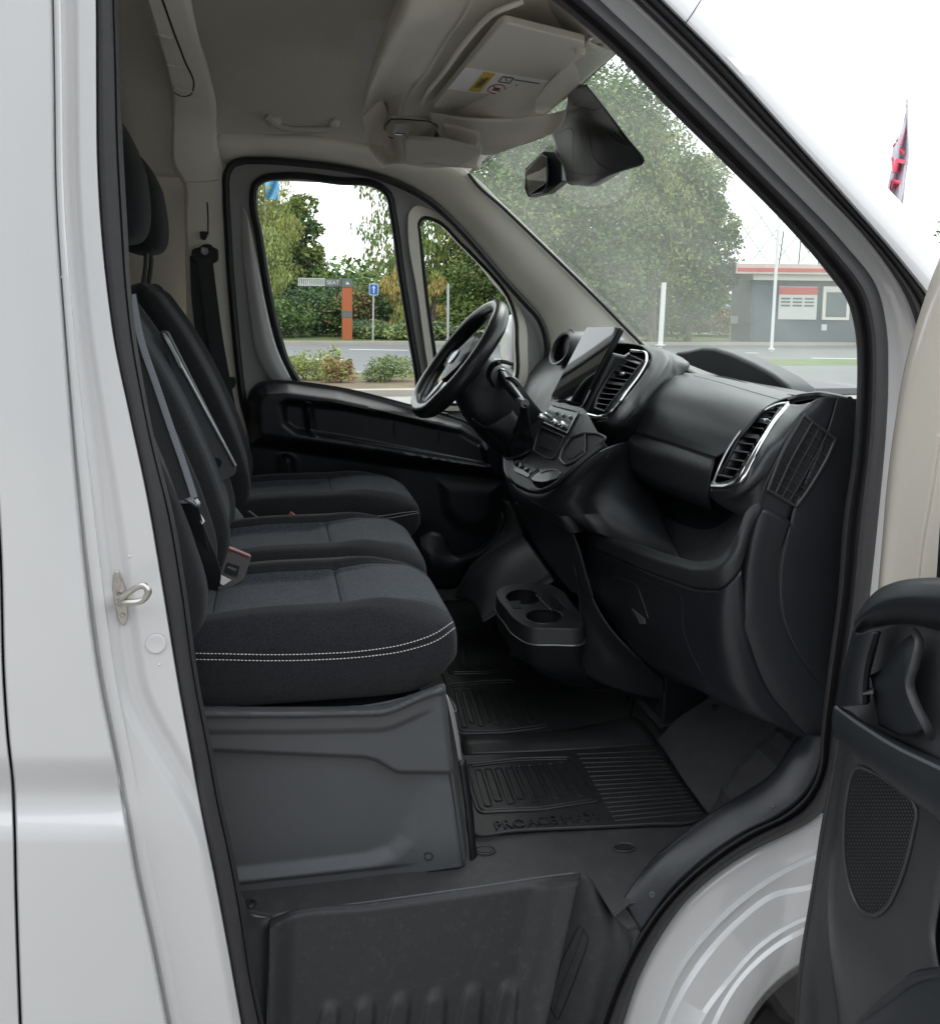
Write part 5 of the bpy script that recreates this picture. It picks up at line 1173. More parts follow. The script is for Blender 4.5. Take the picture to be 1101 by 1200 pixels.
o = relief('door_lining', [(289, 470), (293, 458), (302, 449), (315, 446), (338, 446), (396, 453), (478, 473), (541, 491), (570, 505), (586, 530)], [(298, 600), (350, 640), (440, 672), (500, 668), (530, 655), (560, 640), (578, 622), (588, 600), (592, 580)], ddp, M['black'], dd, nx=150, ny=110, auto=50)
o['label'] = 'black moulded door lining with long armrest'
bdd = bvh_of(o)
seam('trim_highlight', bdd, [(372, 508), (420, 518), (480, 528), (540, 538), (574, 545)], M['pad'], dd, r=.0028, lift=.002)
hd_ = prism('inner_handle', [(x, y, 3.30) for x, y in rounded([(464, 494), (474, 492), (480, 505), (510, 517), (511, 521), (480, 518), (464, 510)], 3)], (0, .02, 0), M['pad'], dd, bevel=.003)
tube('handle_recess_rim', [(463, 513, 3.295), (463, 494, 3.295), (472, 491, 3.295), (500, 498, 3.295), (514, 505, 3.295), (513, 520, 3.295)], .004, M['pad'], dd)
prism('window_switch', [(515, 483, 3.27), (525, 485, 3.27), (527, 488, 3.28), (518, 486, 3.28)], (0, .03, 0), M['gloss'], dd, bevel=.002)
# door pocket and bottle well at the bottom
loft('door_pocket', [[(490, 628, 3.20), (505, 622, 3.20), (518, 626, 3.20), (530, 650, 3.20), (556, 645, 3.20), (575, 628, 3.20), (588, 600, 3.20)],
                     [(492, 640, 3.18), (505, 652, 3.16), (518, 655, 3.16), (530, 656, 3.16), (556, 650, 3.16), (577, 634, 3.16), (590, 606, 3.18)],
                     [(496, 690, 3.22), (508, 690, 3.20), (518, 690, 3.20), (530, 690, 3.20), (552, 672, 3.20), (576, 652, 3.20), (592, 622, 3.22)]], M['black'], dd, n=50, per=5)
prism('bottle_well', [PP(506, 628, 3.24), PP(516, 630, 3.24), PP(522, 652, 3.24), PP(506, 652, 3.24)], (0, -.02, 0), M['gasket'], dd, bevel=.004)
# far sill: grey carpeted floor edge next to the door
loft('far_sill', [[(588, 585, 3.16), (592, 610, 3.14), (575, 640, 3.12), (550, 665, 3.08), (533, 700, 3.02)], [(596, 588, 3.10), (606, 612, 3.06), (612, 630, 3.02), (585, 650, 3.0), (540, 705, 2.95)]], M['carpet'], van, n=30)
loft('far_arch', [[(612, 628, 3.0), (580, 645, 2.98), (552, 668, 2.94), (535, 700, 2.9)], [(622, 640, 2.8), (595, 655, 2.78), (570, 680, 2.76), (556, 710, 2.72)], [(650, 680, 2.6), (620, 700, 2.6), (590, 715, 2.6), (565, 730, 2.6)]], M['dark'], van, n=30, per=5)
# exterior mirror of the driver side
dm = thing('door_mirror', 'white door mirror seen through the quarter window', 'mirror', (.75, 3.68, 1.3))
vs = []
mc_ = PP(599, 402, 3.66)
for i in range(10):
    th = -math.pi/2+math.pi*i/9; k = abs(math.cos(th))**.5
    for j in range(24):
        ph = 2*math.pi*j/24; vs.append(mc_+Vector((se(math.cos(ph), .7)*.035*k+.0*k, .10*se(math.sin(ph), .7)*k, .115*se(math.sin(th), .6))))
mk('mirror_shell', vs, gridfaces(10, 24, False, True), M['paint'], dm)
tube('mirror_arm', [mc_+Vector((0, 0, -.09)), mc_+Vector((.0, -.12, -.13)), mc_+Vector((0, -.2, -.15))], .03, M['black'], dm)

# ================================================================== FLOOR MAT
fm_ = thing('floor_mat', 'black ribbed rubber mat embossed with lettering, covering the cab floor', 'floor mat', (.6, 2.2, FZ))
MZ = FZ+.006
mo = [(541, 893), (548, 955), (556, 978), (600, 974), (700, 969), (760, 966), (815, 962), (826, 953), (800, 913), (770, 868), (735, 868), (742, 820), (700, 800), (640, 780), (600, 750), (580, 732), (538, 735), (520, 740), (500, 745), (522, 800)]
o = prism('mat_sheet', ZL(mo, MZ), (0, 0, -.005), M['mat'], fm_, bevel=.002); bm_ = bvh_of(o)
def frame_(name, q, r_=.004, rr=8):
    c = rounded(q, rr); return tube(name, ZL(c, MZ+.002), r_, M['mat'], fm_, closed=True, per=2, flat=.6, up=(0, 0, 1))
def quad(q, u, v):
    a = Vector(q[0]).lerp(Vector(q[1]), u); b = Vector(q[3]).lerp(Vector(q[2]), u); return tuple(a.lerp(b, v))
for q, nb in (([(545, 895), (668, 886), (704, 938), (560, 952)], 9), ([(524, 802), (606, 796), (642, 852), (536, 860)], 9), ([(528, 742), (580, 738), (604, 785), (526, 790)], 7)):
    frame_('mat_rim', q, .0045); 
    q2 = [quad(q, .03, .05), quad(q, .97, .05), quad(q, .97, .95), quad(q, .03, .95)]; frame_('mat_rim', q2, .003, 6)
    for i in range(nb):
        u0_ = .07+i*.86/nb; u1 = u0_+.86/nb*.62; v1 = .88 if i % 2 == 0 else .80
        c = rounded([quad(q, u0_, .13), quad(q, u1, .13), quad(q, u1, v1), quad(q, u0_, v1)], 2.5, 3)
        tube('mat_rib', ZL(c, MZ+.0015), .0022, M['mat'], fm_, closed=True, per=1, seg=6)
for i in range(16):
    f = i/15
    a = (676+f*44, 884+f*78); b = (770+f*52, 882+f*70) if i else (768, 880)
    tube('mat_ridge', ZL([a, ((a[0]+b[0])/2, (a[1]+b[1])/2), b], MZ+.001), .0022, M['mat'], fm_, per=2, seg=6)
for i in range(7):
    f = i/6; tube('mat_ridge', ZL([(640+f*26, 790+f*18), (690+f*40, 798+f*16), (735, 812+f*10)], MZ+.001), .002, M['mat'], fm_, per=2, seg=6)
tube('mat_rim', ZL([(548, 958), (556, 978), (600, 974), (700, 969), (760, 966), (815, 962), (828, 955)], MZ+.002), .004, M['mat'], fm_)
a, b = ZZ(579, 968.5, MZ+.001), ZZ(698, 957.5, MZ+.001)
o = text('embossed_lettering', 'PROACE MAX', .044, (a+b)/2, b-a, Vector((0, 1, 0)), M['mat'], fm_, extrude=.0034)
wdt = max(v.co.x for v in o.data.vertices)-min(v.co.x for v in o.data.vertices); k = (b-a).length/wdt
mid = (a+b)/2
for v in o.data.vertices: v.co.x = mid.x+(v.co.x-mid.x)*k
# hump of mat over the tunnel
loft('mat_step', [[ZZ(540, 862, MZ+.002), ZZ(640, 858, MZ+.002), ZZ(745, 840, MZ+.002)], [ZZ(541, 872, MZ+.012), ZZ(645, 869, MZ+.012), ZZ(765, 862, MZ+.012)], [ZZ(543, 884, MZ+.001), ZZ(650, 880, MZ+.001), ZZ(770, 872, MZ+.001)]], M['mat'], fm_, n=20, per=6, thick=.002)
# accelerator pedal and stop
pd = thing('pedal', 'black foot pedal just above the mat under the console', 'pedal', (.9, 2.6, .5))
prism('pedal_pad', [PP(697, 818, 2.62), PP(742, 813, 2.62), PP(745, 820, 2.60), PP(699, 829, 2.60)], (.02, .03, -.004), M['rubber'], pd, bevel=.003)
tube('pedal_arm', [PP(745, 815, 2.62), PP(760, 812, 2.66), PP(775, 800, 2.75)], .01, M['black'], pd)

# ================================================================== OVERHEAD
oc = thing('overhead_console', 'beige overhead shelf console below the roof above the windscreen', 'overhead console', (.5, 2.4, 2.2))
# lower shell: rear rolled edge, underside
def G3(l): return [Vector(p) for p in l]
rear_o = [XX(498, -45, .29), XX(482, 0, .28), XX(459, 39, .28), XX(440, 80, .28), XX(428, 118, .285), XX(425, 140, .29), XX(429, 165, .30), XX(438, 183, .33), XX(447, 192, .36)]
rear_t = [p+Vector((.05, 0, .14)) for p in rear_o]
rear_u = [XX(530, -45, .34), XX(512, 0, .33), XX(488, 42, .335), XX(466, 82, .34), XX(450, 112, .345), XX(443, 136, .35), XX(445, 160, .355), XX(452, 180, .37), XX(462, 192, .385)]
rear_v = [XX(566, -45, .40), XX(548, 5, .40), XX(522, 46, .40), XX(498, 86, .40), XX(478, 110, .40), XX(470, 136, .40), XX(470, 158, .40), XX(474, 176, .41), XX(478, 192, .42)]
o = loft('console_shell', [rear_t, [a.lerp(b, .5)+Vector((-.012, 0, 0)) for a, b in zip(rear_t, rear_o)], rear_o, rear_u, rear_v], M['console'], oc, n=70, per=6, thick=.004)
o['label'] = 'rolled beige rear edge of the overhead console'
def UZ(l): return [p+Vector((0, 0, .03)) for p in l]
und = [[XX(566, -45, .40), XX(548, 5, .40), XX(522, 46, .40), XX(498, 86, .40), XX(480, 110, .40), XX(470, 136, .40), XX(470, 158, .40), XX(474, 176, .41), XX(478, 192, .42)],
       [XX(600, -45, .46), XX(585, 5, .46), XX(556, 50, .46), XX(528, 92, .46), XX(508, 118, .46), XX(498, 138, .46), XX(495, 160, .46), XX(496, 178, .46), XX(498, 194, .46)],
       [XX(680, -20, .64), XX(664, 20, .64), XX(640, 62, .64), XX(620, 95, .64), XX(604, 125, .64), XX(582, 145, .62), XX(566, 160, .60), XX(552, 178, .58), XX(540, 196, .56)],
       [XX(740, 0, .76), XX(722, 52, .76), XX(700, 75, .76), XX(670, 100, .76), XX(640, 128, .76), XX(612, 150, .73), XX(592, 168, .71), XX(570, 184, .69), XX(552, 200, .68)]]
for r_ in (1, 2):
    for i in range(7): und[r_][i] = und[r_][i]+Vector((0, 0, .03))
o = loft('console_underside', und, M['console'], oc, n=70, per=6, thick=.004); bun = bvh_of(o)
# recess lip round the near visor
tube('visor_recess_rim', [XX(a, b, x-.003) for a, b, x in [(612, 2, .47), (590, 10, .44), (568, 24, .43), (548, 46, .42), (520, 84, .42), (500, 110, .43), (494, 122, .44)]], .006, M['console'], oc)
# sun visors
v1 = thing('sun_visor', 'beige sun visor with airbag warning label, folded up above the passenger side', 'sun visor', (.56, 2.2, 2.1))
vq = [XX(588, 19, .452), XX(688, 44, .685), XX(611, 133, .685), XX(505, 122, .452)]
_n = (vq[1]-vq[0]).cross(vq[3]-vq[0]); _r = ray(611, 133); vq[2] = CAM+_r*((vq[0]-CAM).dot(_n)/_r.dot(_n))
def vqp(u, v, h=0):
    p = vq[0].lerp(vq[1], u).lerp(vq[3].lerp(vq[2], u), v); n = (vq[1]-vq[0]).cross(vq[3]-vq[0]).normalized(); n = n if n.z < 0 else -n
    return p+n*h
o = prism('visor_panel', [vqp(u, v, .012) for u, v in rounded([(0, 0), (1, 0), (1, 1), (0, 1)], .07)], vqp(0, 0, -.006)-vqp(0, 0, .012), M['visor'], v1, bevel=.006)
lab = prism('warning_label', [vqp(u, v, .0128) for u, v in [(.0, .43), (.99, .43), (.99, .70), (.0, .70)]], vqp(0, 0, 0)-vqp(0, 0, .0006), M['white'], v1, bevel=0)
child(prism('warning_patch', [vqp(u, v, .0134) for u, v in [(.25, .46), (.42, .46), (.42, .80), (.25, .80)]] if 0 else [vqp(u, v, .0134) for u, v in [(.20, .44), (.33, .44), (.33, .69), (.20, .69)]], vqp(0, 0, 0)-vqp(0, 0, .0005), M['yellow'], None, bevel=0), lab)
def vring(cu, cv_, ru, rv, m_, h=.0138, r_=.0016, nm='warning_ring'):
    child(tube(nm, [vqp(cu+ru*math.cos(2*math.pi*i/24), cv_+rv*math.sin(2*math.pi*i/24), h) for i in range(24)], r_, m_, None, closed=True, per=1, seg=5), lab)
vring(.465, .615, .085, .060, M['red'])
child(tube('warning_bar', [vqp(.40, .58, .0138), vqp(.53, .65, .0138)], .0016, M['red'], None, sm=False, seg=5), lab)
for u0_, u1, v0, v1_ in ((.43, .50, .60, .64),): child(prism('pictogram', [vqp(u0_, v0, .0136), vqp(u1, v0, .0136), vqp(u1, v1_, .0136), vqp(u0_, v1_, .0136)], vqp(0, 0, 0)-vqp(0, 0, .0005), M['ink'], None, bevel=0), lab)
for seg_ in ([(.42, .455), (.54, .455), (.54, .52), (.42, .52), (.42, .455)], [(.56, .47), (.90, .47), (.90, .68), (.58, .68)], [(.62, .52), (.66, .56), (.72, .54)], [(.60, .61), (.68, .61), (.70, .65), (.78, .65)], [(.74, .50), (.76, .56)], [(.46, .47), (.50, .50)]):
    child(tube('pictogram', [vqp(u, v, .0146) for u, v in seg_], .0012, M['ink'], None, sm=False, per=1, seg=5), lab)
a, b = vqp(.265, .66, .0142), vqp(.265, .47, .0142)
child(text('label_print', '!AIRBAG', .030, (a+b)/2, b-a, vqp(0, .5)-vqp(1, .5), M['ink'], None, extrude=.0002), lab)
disc('visor_pivot', vqp(.97, .06, .012), (0, 0, -1), .012, .014, M['visor'], v1)
tube('visor_hinge', [XX(684, 26, .70), XX(691, 32, .70), XX(693, 42, .70), XX(688, 46, .69)], .006, M['satin'], v1)
prism('visor_clip', [XX(604, 122, .69), XX(616, 123, .70), XX(612, 127, .69), XX(605, 126, .69)], (0, 0, -.004), M['seamline'], v1, bevel=.001)
v2 = thing('sun_visor', 'plain beige sun visor folded up above the driver side', 'sun visor', (.5, 2.9, 2.05))
prism('visor_panel', [XX(a, b, x) for a, b, x in [(475, 168, .405), (480, 163, .41), (520, 166, .47), (562, 177, .55), (563, 181, .56), (548, 190, .56), (538, 196, .55), (500, 197, .48), (478, 192, .42), (474, 184, .41)]], (0, 0, .012), M['visor'], v2, bevel=.005)
# header strip
loft('header_trim', [[XX(688, 47, .70), XX(652, 87, .70), XX(614, 130, .70)], [XX(703, 55, .73), XX(662, 98, .73), XX(624, 133, .73)], [XX(721, 62, .76), XX(678, 100, .76), XX(637, 134, .76)]], M['trim'], oc, n=24, per=4)
# front nose of console under the header towards the mirror
loft('console_nose', [X3([(503, 131, .46), (560, 139, .57), (612, 138, .69), (640, 134, .75), (664, 128, .765)]), X3([(510, 150, .48), (565, 158, .60), (612, 157, .70), (640, 148, .755), (662, 139, .77)]), X3([(518, 166, .50), (566, 181, .62), (602, 173, .68), (634, 162, .75), (658, 150, .775)])], M['console'], oc, n=40, per=5)
# reading lamp and switch block
lm = thing('reading_lamp', 'rectangular reading lamp with clear lens in the overhead console', 'lamp', (.4, 2.75, 2.1))
bun = bvh_of(*[o_ for o_ in bpy.data.objects if o_.name in ('console_underside', 'console_nose')])
def uq(l, h=.006):
    r_ = []
    for a, b, x in l:
        s = snap(bun, a, b, .001); r_.append((s[0] if s else XX(a, b, x))+Vector((-.003, -.006, -h)))
    return r_
prism('lamp_bezel', uq([(459, 137, .375), (485, 138, .40), (513, 144, .43), (510, 160, .43), (480, 160, .41), (452, 155, .375)]), (0, 0, .01), M['satin'] if 0 else M['visor'], lm, bevel=.003)
prism('lamp_lens', uq([(464, 144, .38), (480, 142, .40), (500, 146, .42), (503, 150, .42), (495, 155, .42), (478, 156, .40), (462, 153, .38)], .010), (0, 0, .006), M['lens'], lm, bevel=.002)
tube('lamp_switch', uq([(464, 151, .385), (478, 152, .40), (498, 153, .42)], .014), .005, M['chrome'], lm)
tube('bezel_line', uq([(459, 137, .375), (485, 138, .40), (513, 144, .43), (510, 160, .43), (480, 160, .41), (452, 155, .375)], .008), .0018, M['seamline'], lm, closed=True, per=2)
sb = thing('switch_block', 'raised beige block with a slot beside the reading lamp', 'switch block', (.47, 2.7, 2.1))
prism('block_body', uq([(520, 146, .44), (540, 149, .47), (561, 154, .50), (563, 160, .51), (560, 169, .51), (550, 172, .50), (530, 167, .46), (514, 163, .44)], .010), (0, 0, .03), M['console'], sb, bevel=.007)
prism('block_slot', uq([(537, 153, .47), (548, 156, .48), (546, 158, .48), (536, 155, .47)], .012), (0, 0, .002), M['seamline'], sb, bevel=0)
# grab handle over driver door
gh = thing('grab_handle', 'folded grab handle on the headliner above the driver door', 'grab handle', (.1, 3.33, 2.15))
hp = [(312, 134), (330, 147), (358, 150), (386, 149), (402, 144)]
pts = [snap(hl, x, y, .012) for x, y in hp]; pts = [p[0] for p in pts if p]
if len(pts) > 2: tube('handle_bar', pts, .011, M['liner'], gh)
for px, py in ((322, 141), (393, 144)):
    s = snap(hl, px, py, .004)
    if s: disc('handle_mount', s[0], s[1], .022, .016, M['console'], gh, prof=[(0, 1), (.6, 1), (.9, .7), (1, 0)])

# ---- sensor housing and inner mirror
sh_ = thing('sensor_housing', 'black camera housing on the windscreen with three slots', 'camera housing', (.95, 2.4, 1.95))
T1 = [X3([(665, 108, .755), (672, 103, .76), (686, 99, .745)]),
      X3([(664, 125, .785), (685, 118, .79), (706, 124, .785)]),
      X3([(646, 152, .81), (690, 140, .80), (726, 150, .83)]),
      X3([(655, 180, .83), (700, 165, .81), (742, 170, .855)]),
      X3([(662, 202, .845), (700, 190, .82), (753, 183, .875)]),
      X3([(664, 212, .85), (700, 214, .85), (728, 200, .875)]),
      X3([(680, 217, .87), (700, 217, .87), (722, 205, .88)])]
o = loft('housing_shell', T1, M['gloss' if 0 else 'black'], sh_, n=40, per=6); bsn = bvh_of(o)
for k in range(3):
    p = snaps(bsn, [(714+k*6, 156-k*1), (722+k*5.5, 163), (733+k*4, 170+k*0)], .0005, 6)
    if len(p) > 2: tube('slot', p, .002, M['seamline'], sh_, per=1, sm=False)
for l in ([(672, 122), (700, 128), (706, 124)], [(655, 156), (668, 150), (672, 178), (672, 205)], [(690, 150), (700, 190), (716, 200)], [(664, 200), (690, 205), (728, 196), (748, 184)]): seam('housing_crease', bsn, l, M['gasket'], sh_, r=.0022)
prism('mirror_foot', X3([(643, 156, .845), (652, 152, .85), (660, 165, .86), (664, 190, .875), (660, 200, .87), (652, 180, .86)]), (.02, 0, 0), M['black'], sh_, bevel=.004)
rm = thing('inner_mirror', 'small boxy black rear view display hanging from the camera housing', 'mirror', (.8, 2.5, 1.9))
prism('mirror_body', X3([(615, 197, .80), (636, 177, .82), (649, 177, .845), (658, 190, .855), (658, 212, .85), (640, 226, .82), (618, 231, .80), (614, 222, .80)]), (.03, .02, 0), M['black'], rm, bevel=.004)
prism('mirror_face', X3([(616, 200, .797), (634, 181, .815), (640, 184, .82), (640, 214, .81), (619, 228, .797)]), (.003, 0, 0), M['screen'], rm, bevel=.001)
tube('face_edge', X3([(640, 184, .817), (641, 200, .812), (640, 217, .807), (622, 229, .797)]), .0015, M['gloss'], rm)
tube('ball_joint', X3([(655, 200, .85), (662, 202, .875)]), .012, M['black'], rm, sm=False)

# ================================================================== PASSENGER DOOR (open, at right)
pdn = thing('passenger_door', 'open passenger door at the right edge, black lining with grab handle and speaker grille', 'door', (1.05, 1.4, .5))
DX = 1.045
def D3(l, d=.13): return [XX(a, b, x-d) for a, b, x in l]
def DK(l): return D3(l, 0)
# white inner door and window frame, warm light put into its beige colour
fr1 = loft('door_inner_skin', [DK([(1135, 230, 1.085), (1101, 302, 1.085), (1080, 360, 1.085), (1060, 430, 1.085), (1048, 500, 1.085), (1040, 560, 1.085), (1034, 630, 1.085), (1028, 700, 1.085), (1022, 800, 1.085)]),
                          DK([(1140, 240, 1.075), (1107, 310, 1.075), (1087, 366, 1.075), (1067, 434, 1.075), (1054, 504, 1.075), (1046, 564, 1.075), (1040, 632, 1.075), (1034, 700, 1.075), (1030, 800, 1.075)]),
                          DK([(1180, 290, 1.08), (1140, 350, 1.08), (1110, 400, 1.08), (1090, 460, 1.08), (1074, 520, 1.08), (1062, 590, 1.08), (1050, 650, 1.08), (1042, 720, 1.08), (1040, 800, 1.08)]),
                          DK([(1240, 300, 1.10), (1200, 350, 1.10), (1170, 400, 1.10), (1150, 460, 1.10), (1140, 520, 1.10), (1135, 590, 1.10), (1130, 650, 1.10), (1120, 720, 1.10), (1110, 800, 1.10)])], M['paint'], pdn, n=60, per=6, thick=.002)
M['dskin'] = mat('door_inner_lit_paint', (.62, .575, .50), .35, coat=.6, var=.02); fr1.data.materials[0] = M['dskin']; fr1['label'] = 'white inner skin of the open door, coloured cream for the warm light on it'
b_in = bvh_of(fr1)
seam('skin_fold', b_in, [(1101, 510), (1092, 570), (1080, 640), (1075, 682)], M['dskin'], pdn, r=.006)
# lining, main
M['dlin'] = mat('door_lining_plastic', (.038, .039, .041), .42, bump=.35, bscale=1000, var=.06, vscale=10)
def DL_(name, rows, m_=None, per=5, n=60, **k): return loft(name, [r if isinstance(r[0], Vector) else D3(r) for r in rows], m_ or M['dark'], pdn, n=n, per=per, thick=.003, **k)
def DY(l, Y): return [PP(x, y, Y) for x, y in l]
o = DL_('door_lining', [DY([(984, 840), (975, 900), (962, 970), (950, 1050), (938, 1120), (931, 1200), (928, 1280)], 1.475),
                    DY([(988, 845), (979, 905), (967, 970), (954, 1050), (943, 1120), (936, 1200), (933, 1280)], 1.455),
                    DY([(993, 848), (985, 905), (975, 970), (963, 1050), (957, 1120), (962, 1200), (965, 1280)], 1.44),
                    [(1000, 850, 1.052), (996, 905, 1.052), (985, 975, 1.052), (978, 1050, 1.05), (980, 1120, 1.045), (990, 1200, 1.04), (995, 1280, 1.04)],
                    [(1030, 860, 1.062), (1020, 905, 1.062), (1010, 975, 1.062), (1006, 1060, 1.06), (1018, 1110, 1.05), (1030, 1150, 1.035), (1040, 1280, 1.02)],
                    [(1070, 880, 1.068), (1065, 940, 1.068), (1058, 1000, 1.068), (1045, 1064, 1.066), (1050, 1110, 1.055), (1062, 1152, 1.035), (1075, 1280, 1.01)],
                    [(1130, 900, 1.06), (1120, 950, 1.06), (1110, 1010, 1.06), (1100, 1060, 1.06), (1095, 1100, 1.055), (1101, 1145, 1.035), (1120, 1280, 1.01)]], M['dlin'])
o['label'] = 'dark moulded lower lining of the open door'; bdl = bvh_of(o)
# ridge of the bottle pocket
tube('pocket_ridge', D3([(1005, 1205, 1.02), (1025, 1185, 1.02), (1050, 1165, 1.02), (1075, 1145, 1.02), (1105, 1140, 1.02)]), .008, M['dark'], pdn)
DL_('door_pocket', [[(1005, 1195, 1.018), (1030, 1178, 1.018), (1060, 1155, 1.018), (1085, 1142, 1.018), (1110, 1138, 1.018)], [(1010, 1230, 1.0), (1035, 1215, 1.0), (1060, 1205, 1.0), (1090, 1195, 1.0), (1115, 1190, 1.0)], [(1020, 1290, .99), (1040, 1290, .99), (1070, 1290, .99), (1095, 1290, .99), (1120, 1290, .99)]], M['dark'], n=30)
tube('door_edge_seal', DY([(986, 842), (978, 900), (966, 965), (953, 1046), (941, 1119), (934, 1200), (931, 1280)], 1.46), .0055, M['rubber'], pdn)
# speaker grille
spk = [(1007, 898), (1030, 908), (1050, 922), (1076, 946), (1072, 975), (1064, 1009), (1053, 1040), (1040, 1064), (1025, 1073), (1008, 1064), (999, 1045), (991, 1009), (990, 970), (993, 935)]
sp3 = [snap(bdl, x, y, .004)[0] for x, y in spk]
o = prism('speaker_grille', resample(catmull(sp3, 5, True), 60, True), (.003, 0, 0), M['gasket'], pdn, bevel=.001); o['label'] = 'black perforated speaker grille'
bs_ = bvh_of(o); vs = []; fs = []
for iy in range(44):
    for ix in range(26):
        px = 988+ix*3.6+(iy % 2)*1.8; py = 896+iy*4.2-(px-1000)*.0
        if sdist(spk, px, py) > -2.5: continue
        s = snap(bs_, px, py, .0)
        if not s: continue
        c = s[0]+Vector((-.0026, 0, 0)); k = len(vs); r_ = .0017
        vs += [c+Vector((0, -r_*1.1, -r_*.4)), c+Vector((0, r_*1.1, -r_*.4)), c+Vector((-.0008, 0, r_*.6))]; fs.append((k, k+1, k+2))
g_ = mk('grille_mesh', vs, fs, M['satin'], o, smooth=False); g_['kind'] = 'stuff'
tube('grille_rim', [p+Vector((0, 0, 0)) for p in resample(catmull(sp3, 5, True), 60, True)], .0035, M['dlin'], pdn, closed=True, per=1)
# armrest band
o = DL_('armrest', [[(1000, 838, 1.06), (1015, 850, 1.06), (1048, 868, 1.06), (1101, 892, 1.06), (1150, 912, 1.06)],
                [(990, 832, 1.02), (1012, 848, 1.02), (1046, 868, 1.02), (1101, 893, 1.02), (1150, 915, 1.02)],
                [(978, 828, 1.00), (1008, 849, 1.0), (1046, 873, .998), (1101, 900, .995), (1150, 925, .99)],
                [(975, 840, .998), (1006, 864, .996), (1046, 890, .993), (1101, 925, .99), (1150, 955, .985)],
                [(976, 856, 1.005), (1005, 880, 1.003), (1046, 912, 1.0), (1101, 950, .995), (1150, 985, .99)],
                [(985, 868, 1.05), (1010, 890, 1.05), (1050, 922, 1.05), (1101, 962, 1.05), (1150, 1000, 1.05)]], M['dark'], per=6)
o['label'] = 'thick armrest bar running down the open door'
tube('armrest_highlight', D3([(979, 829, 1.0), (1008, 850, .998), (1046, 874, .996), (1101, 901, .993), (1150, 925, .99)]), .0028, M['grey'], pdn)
# back panel behind the handle
o = DL_('handle_surround', [[(1002, 745, 1.07), (995, 790, 1.07), (985, 830, 1.07)], [(1035, 735, 1.07), (1030, 780, 1.07), (1015, 850, 1.07)], [(1075, 730, 1.06), (1070, 790, 1.06), (1060, 870, 1.06)], [(1130, 730, 1.04), (1130, 790, 1.04), (1130, 905, 1.04)]], M['grey'], n=30)
prism('handle_backing', [XX(x, y, .965) for x, y in ((1004, 722), (1150, 712), (1150, 905), (1040, 880), (984, 838))], (.02, 0, 0), M['dlin'], pdn)
# padded grab handle arch
o = DL_('grab_handle', [[(1003, 748, 1.03), (1014, 738, 1.03), (1030, 733, 1.03), (1056, 730, 1.03), (1101, 738, 1.03), (1140, 750, 1.03)],
                [(1001, 742, 1.00), (1012, 730, 1.00), (1028, 724, 1.0), (1056, 719, .998), (1101, 722, .998), (1140, 730, .998)],
                [(1001, 733, .992), (1011, 721, .99), (1026, 711, .988), (1052, 703, .985), (1101, 704, .985), (1140, 710, .985)],
                [(1003, 726, 1.0), (1011, 714, 1.0), (1024, 700, 1.0), (1046, 689, 1.0), (1078, 684, 1.0), (1101, 684, 1.0), (1140, 686, 1.0)],
                [(1010, 726, 1.06), (1020, 712, 1.06), (1034, 700, 1.06), (1056, 692, 1.06), (1101, 690, 1.06), (1140, 692, 1.06)]], M['black'], per=6)
o['label'] = 'padded grab handle arch of the open door'
DL_('handle_leg', [[(1000, 738, 1.01), (992, 770, 1.01), (984, 800, 1.01), (979, 828, 1.01)],
                   [(1008, 742, .995), (1000, 775, .995), (994, 805, .995), (990, 828, .995)],
                   [(1024, 740, 1.0), (1014, 775, 1.0), (1010, 805, 1.0), (1010, 826, 1.0)],
                   [(1030, 742, 1.05), (1022, 775, 1.05), (1018, 790, 1.05), (1018, 822, 1.05)]], M['black'], n=30, per=6)
# pull cup: shaped wing
DL_('pull_cup', [[(1019, 792, 1.04), (1030, 787, 1.035), (1040, 778, 1.03), (1050, 762, 1.025), (1068, 745, 1.02), (1076, 745, 1.018)],
                 [(1022, 800, 1.025), (1034, 798, 1.015), (1044, 792, 1.01), (1054, 782, 1.005), (1063, 775, 1.0), (1070, 778, 1.0)],
                 [(1024, 818, 1.035), (1036, 822, 1.02), (1048, 828, 1.012), (1058, 824, 1.005), (1066, 818, 1.0), (1070, 815, 1.0)],
                 [(1030, 850, 1.045), (1040, 855, 1.03), (1055, 862, 1.02), (1068, 862, 1.015), (1080, 855, 1.01), (1086, 850, 1.01)]], M['dark'], n=40, per=6)
tube('cup_edge', D3([(1072, 742, 1.018), (1076, 752, 1.006), (1071, 776, .998), (1065, 803, .996), (1073, 828, .998), (1085, 851, 1.006), (1090, 862, 1.02)]), .0085, M['dlin'], pdn, flat=.7, seg=12)
DL_('ledge', [[(986, 826, 1.0), (1000, 816, 1.0), (1022, 812, 1.0)], [(990, 824, 1.03), (1003, 812, 1.03), (1024, 806, 1.03)]], M['grey'], n=14, per=4)
# outer skin of the door (white) so that it is a real door from other positions
prism('door_outer_skin', [Vector((1.13, 1.42, .45)), Vector((1.13, .50, .45)), Vector((1.13, .50, 1.30)), Vector((1.13, 1.42, 1.30))], (.01, 0, 0), M['paint'], pdn)
prism('door_lining', [Vector((.97, 1.20, .45)), Vector((.97, .52, .45)), Vector((.97, .52, 1.22)), Vector((.97, 1.20, 1.28))], (.15, 0, 0), M['black'], pdn, bevel=.01)
